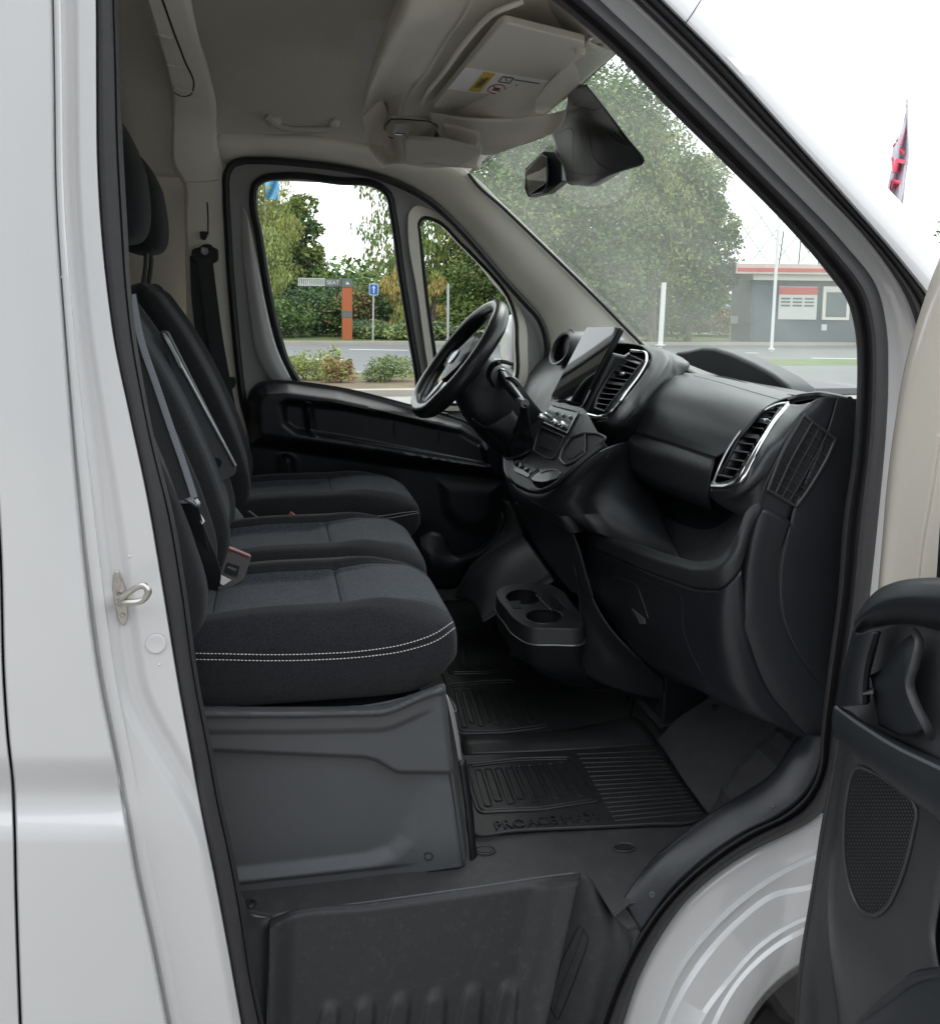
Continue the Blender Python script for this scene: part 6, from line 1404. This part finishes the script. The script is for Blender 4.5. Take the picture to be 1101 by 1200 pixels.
# ================================================================== OUTSIDE
M['asphalt'] = mat('asphalt', (.15, .153, .157), .85, bump=.4, bscale=60, var=.12, vscale=.4)
M['grass'] = mat('grass_green', (.10, .145, .035), .9, var=.3, vscale=1.2, bump=.8, bscale=18)
M['earth'] = mat('brown_verge', (.15, .115, .07), .95, var=.3, vscale=.8, bump=.6, bscale=14)
M['paving'] = mat('brick_paving', (.30, .285, .265), .85, var=.15, vscale=.9)
M['kerb'] = mat('kerb_stone', (.36, .33, .28), .85, var=.1, vscale=1)
M['roadpaint'] = mat('road_paint', (.7, .7, .68), .7, var=.1, vscale=3)
M['wood'] = mat('bark', (.12, .10, .075), .9, var=.3, vscale=3, bump=.8, bscale=12)
M['birchbark'] = mat('birch_bark', (.45, .44, .40), .8, var=.4, vscale=4)
M['galv'] = mat('galvanised_pole', (.45, .47, .48), .45, metal=.3)
M['wpole'] = mat('white_pole_paint', (.72, .73, .72), .5)
M['kiosk'] = mat('kiosk_grey', (.06, .085, .11), .6, var=.06, vscale=2)
M['kroof'] = mat('kiosk_fascia', (.62, .50, .46), .6, var=.1, vscale=1.5)
M['kred'] = mat('kiosk_red', (.55, .08, .07), .6)
M['kcream'] = mat('kiosk_trim', (.68, .65, .56), .6)
M['kglass'] = mat('kiosk_glass', (.10, .13, .14), .15)
M['orange'] = mat('terracotta_panel', (.40, .115, .04), .7, var=.06, vscale=2)
M['sgrey'] = mat('sign_grey', (.12, .14, .13), .6)
M['slight'] = mat('sign_light', (.6, .6, .58), .6)
M['blue'] = mat('sign_blue', (.01, .10, .42), .5)
M['flag'] = mat('flag_cloth', (.50, .47, .53), .8)
M['flagred'] = mat('flag_red', (.72, .09, .14), .8)
M['skyflag'] = mat('flag_blue', (.16, .42, .62), .8)
M['flagy'] = mat('flag_yellow', (.60, .52, .12), .8)
M['car'] = mat('car_blue', (.10, .2, .38), .35, coat=.7)
def leafm(name, c, v=.35):
    c = tuple(min(.45, x*1.95) for x in c)
    m_ = mat(name, c, .75, var=v, vscale=.9); b = m_.node_tree.nodes['Principled BSDF']
    b.inputs['Subsurface Weight'].default_value = 0; return m_
LF = {'dark': leafm('leaf_dark', (.035, .068, .022)), 'mid': leafm('leaf_mid', (.065, .105, .028)), 'yel': leafm('leaf_yellow', (.145, .15, .04)), 'olive': leafm('leaf_olive', (.105, .125, .035)),
      'blu': leafm('leaf_bluegreen', (.07, .105, .06)), 'rust': leafm('leaf_rust', (.17, .085, .04)), 'gold': leafm('leaf_gold', (.20, .15, .045)), 'pale': leafm('leaf_pale', (.14, .17, .055))}
def G(px, d, z=0):
    """ground point seen at image column px, d metres out (level distance along the view of that column)"""
    v = ray(px, 350); v = Vector((v.x, v.y, 0)); v.normalize(); return Vector((v.x*d, v.y*d, z))
def gpoly(name, pts, mat_, lift, kind='structure', parent=None):
    p = [ZZ(x, y, 0) for x, y in pts]
    o = prism(name, [Vector((q.x, q.y, lift)) for q in p], (0, 0, -.003), mat_, parent, bevel=0, smooth=False); 
    if kind: o['kind'] = kind
    return o
gs = mk('ground', [Vector((-400, -300, -.02)), Vector((500, -300, -.02)), Vector((500, 600, -.02)), Vector((-400, 600, -.02))], [(0, 1, 2, 3)], M['asphalt'], smooth=False); gs['kind'] = 'structure'
# fore court, roads, verges as level strips
def strip(name, x0, x1, y0, y1, mat_, lift, slope=0.0, h=0):
    """strip across the view between two lines, slope = drift of distance per metre across"""
    p = [Vector((x0, y0+slope*x0, lift)), Vector((x1, y0+slope*x1, lift)), Vector((x1, y1+slope*x1, lift)), Vector((x0, y1+slope*x0, lift))]
    o = prism(name, p, (0, 0, -.003-h), mat_, bevel=0, smooth=False); o['kind'] = 'structure'; return o
strip('paved_forecourt', -30, 40, -25, 15.0, M['paving'], .0)
strip('kerb', -30, 40, 15.0, 15.25, M['kerb'], .10, h=.1)
strip('planting_bed', -30, 40, 15.25, 17.9, M['earth'], .07, h=.08)
strip('grass_strip', -30, 60, 17.9, 18.6, M['grass'], .07, h=.08)
strip('kerb', -30, 60, 18.6, 18.8, M['kerb'], .10, h=.1)
strip('road', -60, 80, 18.8, 31.5, M['asphalt'], .0)
strip('kerb', -60, 80, 31.5, 31.8, M['kerb'], .12, h=.12)
strip('pavement', -60, 80, 31.8, 33.4, M['earth'], .05)
strip('grass_verge', -60, 120, 33.4, 70, M['grass'], .06)
strip('grass_verge', 7, 120, 31.8, 33.4, M['grass'], .064)
strip('grass_strip', 8, 60, 19.9, 22.0, M['grass'], .12, h=.1)
strip('footpath', 8, 40, 14.5, 19.9, M['asphalt'], .116, h=.1)
for i, (x, y, a) in enumerate([(1.0, 24.2, -.35), (5.2, 24.2, -.3), (-3, 24.4, -.3), (11, 24.0, -.3), (16, 24, -.3), (3.2, 28.4, -.3), (14, 27, -.3)]):
    d = Vector((math.cos(a), math.sin(a), 0)); n = Vector((-d.y, d.x, 0)); c = Vector((x, y, .006))
    o = prism('road_marking', [c-d*.9-n*.09, c+d*.9-n*.09, c+d*.9+n*.09, c-d*.9+n*.09], (0, 0, -.002), M['roadpaint'], bevel=0, smooth=False); o['kind'] = 'structure'

def leaves(name, blobs, n, size, mats, parent, seed=1, hang=0, flat=0, kind=None, inner=.55):
    """leaf sized faces scattered through ellipsoid clumps"""
    rnd = random.Random(seed); vs = []; fs = []; fm = []
    tot = sum(b[3]*b[4]*b[5] for b in blobs)**1
    wts = [(b[3]*b[4]*b[5])**.8 for b in blobs]; sw = sum(wts)
    for bi, b in enumerate(blobs):
        cnt = int(n*wts[bi]/sw)
        base_m = rnd.randrange(len(mats))
        for _ in range(cnt):
            while True:
                u = Vector((rnd.uniform(-1, 1), rnd.uniform(-1, 1), rnd.uniform(-1, 1)))
                if inner < u.length <= 1 or (u.length <= 1 and rnd.random() < .25): break
            noise_ = 1+.18*math.sin(u.x*7+bi)*math.sin(u.y*6+bi*2)*math.sin(u.z*8+bi)+rnd.gauss(0, .05)
            c = Vector((b[0]+u.x*b[3]*noise_, b[1]+u.y*b[4]*noise_, b[2]+u.z*b[5]*noise_))
            s = size*rnd.uniform(.6, 1.4)
            a = Vector((rnd.gauss(0, 1), rnd.gauss(0, 1), rnd.gauss(0, .7))).normalized()
            if hang: a = (Vector((rnd.gauss(0, .25), rnd.gauss(0, .25), -1))).normalized()
            q = a.orthogonal().normalized(); q = (Matrix.Rotation(rnd.uniform(0, 6.28), 3, a) @ q)
            w_ = s*(.28 if hang else .55); k = len(vs)
            vs += [c-a*s*.5, c+q*w_*.5, c+a*s*.5, c-q*w_*.5]; fs.append((k, k+1, k+2, k+3))
            fm.append(base_m if rnd.random() < .65 else rnd.randrange(len(mats)))
    me = bpy.data.meshes.new(name); me.from_pydata([tuple(v) for v in vs], [], fs)
    for m_ in mats: me.materials.append(m_)
    me.polygons.foreach_set('material_index', fm)
    o = bpy.data.objects.new(name, me); col.objects.link(o)
    if parent: o.parent = parent; o.location = -parent.location
    if kind: o['kind'] = kind
    return o
def trunk(base, top, r, parent, mat_=None, limbs=5, seed=0, spread=1.5):
    rnd = random.Random(seed); b, t = Vector(base), Vector(top); H = (t-b).length
    pts = [b.lerp(t, k/5)+Vector((rnd.gauss(0, .03), rnd.gauss(0, .03), 0))*H*.2 for k in range(6)]
    o = tube('trunk', pts, lambda q: r*(1-.75*q)+.01, mat_ or M['wood'], parent, seg=8, per=3)
    for i in range(limbs):
        f = .3+.6*i/limbs; p = b.lerp(t, f); an = rnd.uniform(0, 6.28); L = spread*(1.15-f)*rnd.uniform(.8, 1.2)
        e = p+Vector((math.cos(an)*L, math.sin(an)*L, L*rnd.uniform(.5, .9)))
        tube('branch', [p, p.lerp(e, .5)+Vector((0, 0, L*.08)), e], lambda q: r*.35*(1-.8*q)+.006, mat_ or M['wood'], o, seg=6, per=3)
    return o
def blobs_for(c, w, h, z0, n, seed, taper=0.0, up=0):
    rnd = random.Random(seed); o = []
    for i in range(n):
        f = (i+.5)/n; z = z0+h*(.08+.84*f); k = math.sin(math.pi*(.12+.80*f))**.6*(1-taper*f)
        an = rnd.uniform(0, 6.28); rr = w*.5*k*rnd.uniform(.25, .68)
        s = w*rnd.uniform(.17, .27)*(.6+.4*k)
        o.append((c.x+math.cos(an)*rr, c.y+math.sin(an)*rr*.8, z, s, s, s*rnd.uniform(.6, .9)))
    return o
def tree(name, label, px, d, w, h, z0, mats, n, size, seed, group=None, bl=16, hang=0, bark=None, taper=.1, tr_=.16):
    c = G(px, d); r_ = thing(name, label, 'tree', c, group)
    trunk(c, c+Vector((0, 0, z0+h*.85)), tr_, r_, bark, 6, seed, w*.35)
    b = blobs_for(c, w, h, z0, bl, seed, taper)
    leaves('crown', b, n, size, [LF[m_] for m_ in mats], r_, seed, hang)
    return r_
def PXW(px, d): return px*d/1100/1.0
# --- big tree seen through the windscreen
big = tree('broad_tree', 'tall broad dark green tree seen through the windscreen, arching twigs hanging low', 700, 36, 10.2, 9.6, .3, ['dark', 'mid', 'olive', 'dark'], 95000, .165, 11, bl=64, hang=0, taper=.22, tr_=.28)
c = G(800, 36.5); big2 = tree('broad_tree', 'rounded dense green tree right of the tallest one, nearest the kiosk', 808, 36.5, 4.4, 6.4, .7, ['dark', 'mid', 'dark', 'olive'], 30000, .15, 12, bl=26, taper=.2)
tree('broad_tree', 'lower green tree behind the white dashboard screen, left of the tall broad tree', 600, 37, 6.2, 7.6, .2, ['mid', 'olive', 'dark'], 40000, .155, 13, bl=34)
tree('larch_tree', 'bare brownish yellow tree with fine twigs in front of the tall broad tree', 765, 34.5, 3.6, 6.6, 1.6, ['olive', 'pale', 'yel'], 2200, .22, 14, bl=18, hang=1, taper=.1)
# --- trees in the driver's window
tree('birch_tree', 'yellow green birch at the left edge of the driver window', 312, 36, 3.2, 5.8, .6, ['yel', 'olive', 'yel', 'pale'], 11000, .15, 21, bl=22, hang=1, bark=M['birchbark'], tr_=.1)
tree('oak_tree', 'rounded green tree right of the yellow birch in the driver window', 348, 40, 3.2, 5.4, .5, ['mid', 'olive', 'dark'], 8000, .22, 22, bl=22)
tree('tall_birch_tree', 'thin topped tree with sparse leaves behind the yellow birch', 296, 46, 3.0, 9.2, 2.2, ['olive', 'yel'], 2600, .22, 26, bl=16)
tree('weeping_birch_tree', 'tall weeping birch with hanging twigs against the sky, right side of the driver window', 464, 38, 3.6, 8.0, 1.4, ['olive', 'mid', 'pale', 'olive'], 3600, .26, 23, bl=26, hang=1, bark=M['birchbark'], tr_=.09)
tree('weeping_birch_tree', 'weeping birch with yellow leaves in the quarter window', 512, 38, 3.0, 7.4, .8, ['olive', 'yel', 'mid'], 4200, .24, 24, bl=24, hang=1, bark=M['birchbark'], tr_=.09)
tree('pine_tree', 'dark conifer behind the quarter window top', 556, 42, 4.6, 6.4, .6, ['dark', 'dark', 'blu'], 8000, .26, 25, bl=26)
tree('young_birch_tree', 'young yellow tree between the blue sign and the window post', 468, 35.5, 2.2, 2.7, .1, ['yel', 'olive', 'gold'], 3600, .17, 27, bl=12, hang=1)
tree('young_birch_tree', 'golden young tree beside the lamp post in the quarter window', 508, 35.5, 1.8, 2.6, .1, ['gold', 'yel', 'olive'], 3000, .17, 28, bl=10, hang=1)
# shrub belt along the verge: separate shrubs
def shrub(name, label, px, d, w, h, mats, n, size, seed, group=None, cat='shrub'):
    c = G(px, d); r_ = thing(name, label, cat, c, group); rnd = random.Random(seed)
    bl = [(c.x+rnd.uniform(-.36, .36)*w, c.y+rnd.uniform(-.3, .3)*w, h*rnd.uniform(.3, .68), w*rnd.uniform(.16, .28), w*rnd.uniform(.16, .28), h*rnd.uniform(.22, .36)) for _ in range(12)]
    for i in range(3): tube('stem', [c+Vector((.05*(i-1), 0, 0)), c+Vector((rnd.uniform(-.2, .2)*w, rnd.uniform(-.2, .2)*w, h*.5))], .012, M['wood'], r_, sm=False, seg=6)
    leaves('foliage', bl, n, size, [LF[m_] for m_ in mats], r_, seed)
    return r_
shrub('clipped_shrub', 'rounded olive shrub in the bed behind the left of the driver window', 357, 17.4, 1.05, .62, ['olive', 'pale', 'yel'], 2600, .05, 31)
shrub('leafy_plant', 'spiky plant with red tinged leaves between two rounded shrubs', 397, 16.9, .62, .58, ['olive', 'rust', 'pale'], 1400, .06, 32)
shrub('clipped_shrub', 'low wide green shrub in the bed near the window post', 455, 17.2, 1.05, .58, ['mid', 'blu', 'olive'], 3000, .045, 33)
shrub('leafy_plant', 'tiny tuft of grass blades behind the spiky plant', 392, 18.0, .3, .75, ['pale'], 90, .10, 34)
for i, (px, d, w, h, mt, lb) in enumerate([(330, 35.5, 2.6, 1.5, ['dark', 'mid'], 'dark shrub at the far kerb below the yellow birch'), (352, 37, 3.0, 2.3, ['dark', 'blu', 'mid'], 'dark green shrub left of the brick red sign pillar'), (378, 38, 2.6, 2.6, ['dark', 'blu'], 'dense blue green shrub behind the long sign arm'),
        (398, 37, 2.6, 2.1, ['dark', 'rust', 'mid'], 'dark shrub with rusty tips behind the sign pillar'), (424, 38, 2.4, 2.3, ['blu', 'dark', 'mid'], 'shrub between the sign pillar and blue sign'), (446, 35.2, 2.6, .85, ['blu', 'pale', 'blu'], 'low spreading juniper at the foot of the blue sign'),
        (472, 34.8, 2.6, .8, ['blu', 'blu', 'pale'], 'low spreading juniper right of the blue sign'), (506, 34.8, 3.0, .75, ['blu', 'pale'], 'low juniper in the quarter window'), (535, 36.5, 2.8, 1.9, ['olive', 'mid'], 'olive shrub in the quarter window beside the steering wheel'), (570, 38, 3.6, 2.5, ['dark', 'mid'], 'dark shrub behind the steering wheel rim'),
        (450, 40, 3.0, 2.5, ['mid', 'olive'], 'tall shrub behind the blue sign'), (485, 40, 3.6, 3.0, ['mid', 'yel', 'dark'], 'tall shrub left of the window post'), (525, 41, 4.2, 3.2, ['mid', 'dark'], 'tall green shrub behind the lamp post'), (310, 41, 3.6, 2.6, ['mid', 'dark'], 'green shrub at the window edge under the birch'), (370, 42, 4.0, 3.0, ['mid', 'dark'], 'broad shrub below the rounded green tree'), (410, 42, 3.6, 2.8, ['dark', 'mid'], 'shrub farthest behind the sign pillar')]):
    shrub('verge_shrub', lb, px, d, w, h, mt, int(1500+w*h*350), .15, 40+i)
for i, (px, d, w, h, mt, lb) in enumerate([(650, 42, 7, 1.6, ['olive', 'rust', 'yel'], 'brown hedge behind the touch screen'), (740, 43, 7, 1.7, ['olive', 'rust', 'gold'], 'autumn brown hedge left of the white post'), (800, 43, 6, 1.6, ['rust', 'olive', 'gold'], 'autumn hedge between white post and kiosk'), (852, 44, 5, 1.5, ['gold', 'olive', 'rust'], 'low yellow brown hedge beside the kiosk')]):
    shrub('hedge', lb, px, d, w, h, mt, 5000, .16, 70+i, cat='hedge')
rw = thing('treeline', None, None); bpy.data.objects.remove(rw)
bl_ = []
rr_ = random.Random(5)
for i in range(60):
    p = G(150+i*17, 75+rr_.uniform(-6, 10)); s = rr_.uniform(2.0, 3.4)
    if 860 < 150+i*17 < 1010: s *= .55
    bl_.append((p.x, p.y, s*.6, s*1.5, s, s*.85))
leaves('distant_woodland', bl_, 26000, .5, [LF['dark'], LF['mid'], LF['olive']], None, 9, kind='stuff', inner=.3)['label'] = 'distant mass of trees along the horizon'

# --- sign pillar with arm
sp_ = G(407, 34.0); sg = thing('sign_pillar', 'terracotta red sign pillar with dark band, cap and long slatted arm pointing left', 'sign', sp_)
def sbox(name, cx, z0, z1, hw, dp, m_, par, y=0, bev=.01): return prism(name, [sp_+Vector((cx-hw, y, z0)), sp_+Vector((cx+hw, y, z0)), sp_+Vector((cx+hw, y, z1)), sp_+Vector((cx-hw, y, z1))], (0, dp, 0), m_, par, bevel=bev)
sbox('pillar_panel', 0, .05, .85, .175, .35, M['orange'], sg); sbox('pillar_band', 0, .85, 1.08, .185, .37, M['sgrey'], sg, -.01); sbox('pillar_panel', 0, 1.08, 1.93, .175, .35, M['orange'], sg)
prism('pillar_cap', [sp_+Vector((-.21, -.02, 1.93)), sp_+Vector((.23, -.02, 1.93)), sp_+Vector((.15, -.02, 2.24)), sp_+Vector((-.15, -.02, 2.24))], (0, .4, 0), M['sgrey'], sg, bevel=.01)
prism('cap_mark', [sp_+Vector((-.06, -.03, 2.03)), sp_+Vector((.07, -.03, 2.03)), sp_+Vector((.03, -.03, 2.12)), sp_+Vector((-.03, -.03, 2.12))], (0, .01, 0), M['slight'], sg, bevel=0)
sbox('arm_panel', -.50, 1.95, 2.22, .30, .08, M['sgrey'], sg, .1)
tb = text('arm_lettering', 'SEAT', .20, sp_+Vector((-.50, .09, 2.085)), Vector((1, 0, 0)), Vector((0, 0, 1)), M['slight'], sg, extrude=.004)
sbox('arm_rail', -1.25, 2.20, 2.24, .48, .05, M['galv'], sg, .1, .004); sbox('arm_rail', -1.25, 1.96, 2.0, .48, .05, M['galv'], sg, .1, .004)
for i in range(14): sbox('arm_slat', -1.70+i*.068, 1.98, 2.22, .018, .03, M['slight'], sg, .11, .003)
# blue sign
bp = G(437, 33.2); bs = thing('road_sign', 'square blue road sign with white arrow on a grey pole', 'road sign', bp)
tube('sign_pole', [bp, bp+Vector((.02, 0, 2.1))], .03, M['galv'], bs, sm=False, seg=10)
prism('sign_plate', [bp+Vector((x+.02, -.04, z+1.86)) for x, z in rounded([(-.16, -.2), (.16, -.2), (.16, .2), (-.16, .2)], .04)], (0, .01, 0), M['slight'], bs, bevel=0)
prism('sign_face', [bp+Vector((x+.02, -.05, z+1.86)) for x, z in rounded([(-.135, -.175), (.135, -.175), (.135, .175), (-.135, .175)], .03)], (0, .01, 0), M['blue'], bs, bevel=0)
prism('arrow', [bp+Vector((x+.02, -.06, z+1.86)) for x, z in [(-.022, -.13), (.022, -.13), (.022, .04), (.065, .04), (0, .14), (-.065, .04), (-.022, .04)]], (0, .01, 0), M['slight'], bs, bevel=0)
# poles
def pole(name, label, px, d, h, r_, m_, cat='post', lean=0):
    p = G(px, d); t = thing(name, label, cat, p); tube('shaft', [p, p+Vector((lean, 0, h*.5)), p+Vector((lean*2, 0, h))], r_, m_, t, sm=False, seg=10)
    disc('foot', p+Vector((0, 0, .08)), (0, 0, 1), r_*2, .04, m_, t); return t
pole('lamp_post', 'short grey post in the quarter window', 525, 34, 2.1, .05, M['galv'])
pole('white_post', 'thick white post standing alone in front of the broad tree', 775, 32.5, 2.2, .085, M['wpole'], lean=.03)
pole('flag_pole', 'slim white flagpole in front of the kiosk', 906, 31.5, 9, .05, M['wpole'], 'flagpole', lean=.06)
pole('sign_post', 'thin pole with a small white plate left of the kiosk', 857, 38, 2.3, .025, M['galv'])
q = G(857, 37.9); o = prism('notice_plate', [q+Vector((-.02, 0, .75)), q+Vector((.30, 0, .75)), q+Vector((.30, 0, 1.05)), q+Vector((-.02, 0, 1.05))], (0, .01, 0), M['slight'], bevel=0); tag(o, 'small white notice plate beside the kiosk', 'notice')
# kiosk
kp = G(880, 37); kd = 37/1.0
kio = thing('kiosk', 'grey blue kiosk with red topped roof fascia, red menu board and serving hatch', 'kiosk', kp)
a = kp.copy(); rv_ = Vector((math.cos(R(-14)), math.sin(R(-14)), 0)); dv = Vector((-rv_.y, rv_.x, 0))
def kb_(name, u0, u1, z0, z1, m_, f=0, dp=.05, par=None, bev=.008): return prism(name, [a+rv_*u0-dv*f+Vector((0, 0, z0)), a+rv_*u1-dv*f+Vector((0, 0, z0)), a+rv_*u1-dv*f+Vector((0, 0, z1)), a+rv_*u0-dv*f+Vector((0, 0, z1))], dv*dp, m_, par or kio, bevel=bev)
kb_('kiosk_wall', 0, 6.5, .05, 2.45, M['kiosk'], 0, 3)
kb_('roof_fascia', -.75, 6.8, 2.62, 3.0, M['kroof'], .55, 3.9); kb_('fascia_stripe', -.70, 6.8, 2.70, 2.84, M['kred'], .57, .03)
kb_('eaves_trim', -.05, 6.6, 2.40, 2.62, M['kcream'], .32, 3.2)
mb = kb_('menu_board', 1.0, 2.42, .95, 2.18, M['slight'], .06, .05)
child(kb_('menu_header', 1.0, 2.42, 1.88, 2.16, M['kred'], .075, .02, None, 0), mb) if 0 else kb_('menu_header', 1.0, 2.42, 1.88, 2.16, M['kred'], .075, .02)
for i in range(9): kb_('menu_line', 1.08+(i % 3)*.44, 1.42+(i % 3)*.44, 1.44+(i//3)*.13, 1.50+(i//3)*.13, M['sgrey'], .075, .02, None, 0)
hw_ = kb_('serving_hatch', 2.62, 3.62, .95, 2.20, M['kcream'], .10, .1, None); kb_('hatch_glass', 2.74, 3.50, 1.06, 1.98, M['kglass'], .115, .02); kb_('hatch_blind', 2.74, 3.50, 1.98, 2.10, M['slight'], .125, .02)
kb_('notice', 2.64, 2.84, .55, .78, M['slight'], .03, .02); kb_('door_panel', .08, .85, .1, 2.2, M['kiosk'], .02, .02); kb_('red_bin', 4.1, 4.5, .1, .9, M['kred'], .5, .3)
# lattice mast behind the kiosk
mt_ = G(930, 60); ms_ = thing('lattice_mast', 'bare lattice frame of a tall structure behind the kiosk roof', 'mast', mt_)
for i in range(6):
    x = -1.5+i*1.5; tube('strut', [mt_+Vector((x, 0, 0)), mt_+Vector((x*.8+.3, 0, 7-abs(i-2)*.6))], .05, M['sgrey'], ms_, sm=False, seg=6)
for i in range(6): tube('brace', [mt_+Vector((-4.5+i*1.6, 0, 4)), mt_+Vector((-1.2+i*1.6, 0, 8))], .04, M['galv'], ms_, sm=False, seg=6); tube('brace', [mt_+Vector((4.5-i*1.6, 0, 4)), mt_+Vector((1.2-i*1.6, 0, 8))], .03, M['galv'], ms_, sm=False, seg=6)
# flags
fp = G(1062, 30); ft = ZZ
def flag(name, label, pts_l, pts_r, d, m_, marks, pole_px=None, mm=None):
    Y = d; r_ = thing(name, label, 'flag', PP(pts_l[-1][0], pts_l[-1][1], Y))
    l = resample(catmull([Vector((x, y, 0)) for x, y in pts_l], 6), 30); r = resample(catmull([Vector((x, y, 0)) for x, y in pts_r], 6), 30); vs = []
    for i in range(30):
        for j in range(8):
            p = l[i].lerp(r[i], j/7); vs.append(PP(p.x, p.y, Y+.12*math.sin(j*1.1+i*.25)))
    o = mk('flag_cloth', vs, gridfaces(30, 8), m_, r_, thick=.01); b = bvh_of(o)
    for q in marks:
        pp = [snap(b, x, y, .03) for x, y in q]
        if all(pp): prism('flag_mark', [p[0] for p in pp], (0, .01, 0), mm or M['flagred'], r_, bevel=0)
    tube('flag_staff', [PP(pts_r[0][0], pts_r[0][1]-3, Y+.05)]+[PP(x, y, Y+.05) for x, y in pts_r], .02, M['galv'], r_, seg=6, per=3)
    # pole to the ground
    p = PP(pts_r[-1][0] if pole_px is None else pole_px, pts_r[-1][1], Y+.05); tube('flag_pole', [p, Vector((p.x-.1, p.y, 0))], .03, M['galv'], r_, sm=False, seg=8)
    return r_
flag('feather_flag', 'white feather flag with red lettering above the A pillar', [(1061, 128), (1056, 150), (1046, 172), (1044, 195), (1040, 216), (1038, 240), (1036, 262)], [(1062, 119), (1062, 140), (1063, 165), (1063, 185), (1060, 205), (1058, 225), (1054, 262)], 14, M['flag'],
     [[(1051, 166), (1060, 150), (1061.5, 158), (1054, 170)], [(1047, 172), (1050, 168), (1062, 177), (1061, 182)],
      [(1045, 202), (1047, 186), (1050, 186), (1049, 202)], [(1051, 202), (1053, 188), (1056, 188), (1055, 203)], [(1046, 184), (1061, 188), (1061, 193), (1046, 189)],
      [(1041, 222), (1043, 210), (1047, 210), (1045, 224)], [(1047, 222), (1052, 212), (1054, 214), (1050, 220)], [(1043, 210), (1055, 212), (1054, 216), (1043, 214)]])
flag('banner_flag', 'pale blue and yellow banner at the top corner of the driver window', [(309, 205), (311, 218), (313, 233)], [(326, 203), (326.5, 218), (326, 235)], 20, M['skyflag'], [[(311, 208), (318, 207), (319, 222), (313, 222)]], pole_px=290, mm=M['flagy'])
# bare tree twigs at the far right
bt_ = tree('bare_tree', 'nearly leafless tree top at the right edge of the sky', 1122, 30, 2.2, 2.4, 1.7, ['dark', 'mid'], 260, .12, 81, bl=9, tr_=.06)
# unseen building added behind the viewer to keep sky light off the white panels
bd_ = thing('added_shade_building', 'plain grey building added out of view behind the viewer to darken what the van faces', 'building', (0, -8, 0))
M['cladding'] = mat('grey_cladding', (.16, .165, .17), .7, var=.08, vscale=1)
prism('wall', [Vector((-22, -8, 0)), Vector((26, -8, 0)), Vector((26, -8, 6.5)), Vector((-22, -8, 6.5))], (0, -6, 0), M['cladding'], bd_, bevel=.02)
for i in range(11): prism('window', [Vector((-19+i*4, -7.96, 1)), Vector((-16.6+i*4, -7.96, 1)), Vector((-16.6+i*4, -7.96, 2.6)), Vector((-19+i*4, -7.96, 2.6))], (0, -.03, 0), M['kglass'], bd_, bevel=.01)
# parked cars in the distance between tree and kiosk
cp_ = G(842, 52); cr2 = thing('parked_car', 'small blue parked car in the distance left of the kiosk', 'car', cp_)
def cpoly(y0, pts, m_, nm, w_=1.7): return prism(nm, [cp_+Vector((x, y0, z)) for x, z in pts], (0, w_, 0), m_, cr2, bevel=.06)
cpoly(0, [(-2, .3), (2, .3), (2.05, .75), (1.3, .9), (.6, 1.42), (-1.2, 1.42), (-1.8, .95), (-2.05, .8)], M['car'], 'car_body'); cpoly(-.02, [(-1.1, .95), (1.0, .95), (.5, 1.34), (-1.0, 1.34)], M['kglass'], 'car_window', .05)
for x in (-1.25, 1.25): disc('wheel', cp_+Vector((x, -.02, .32)), (0, -1, 0), .32, .05, M['rubber'], cr2)
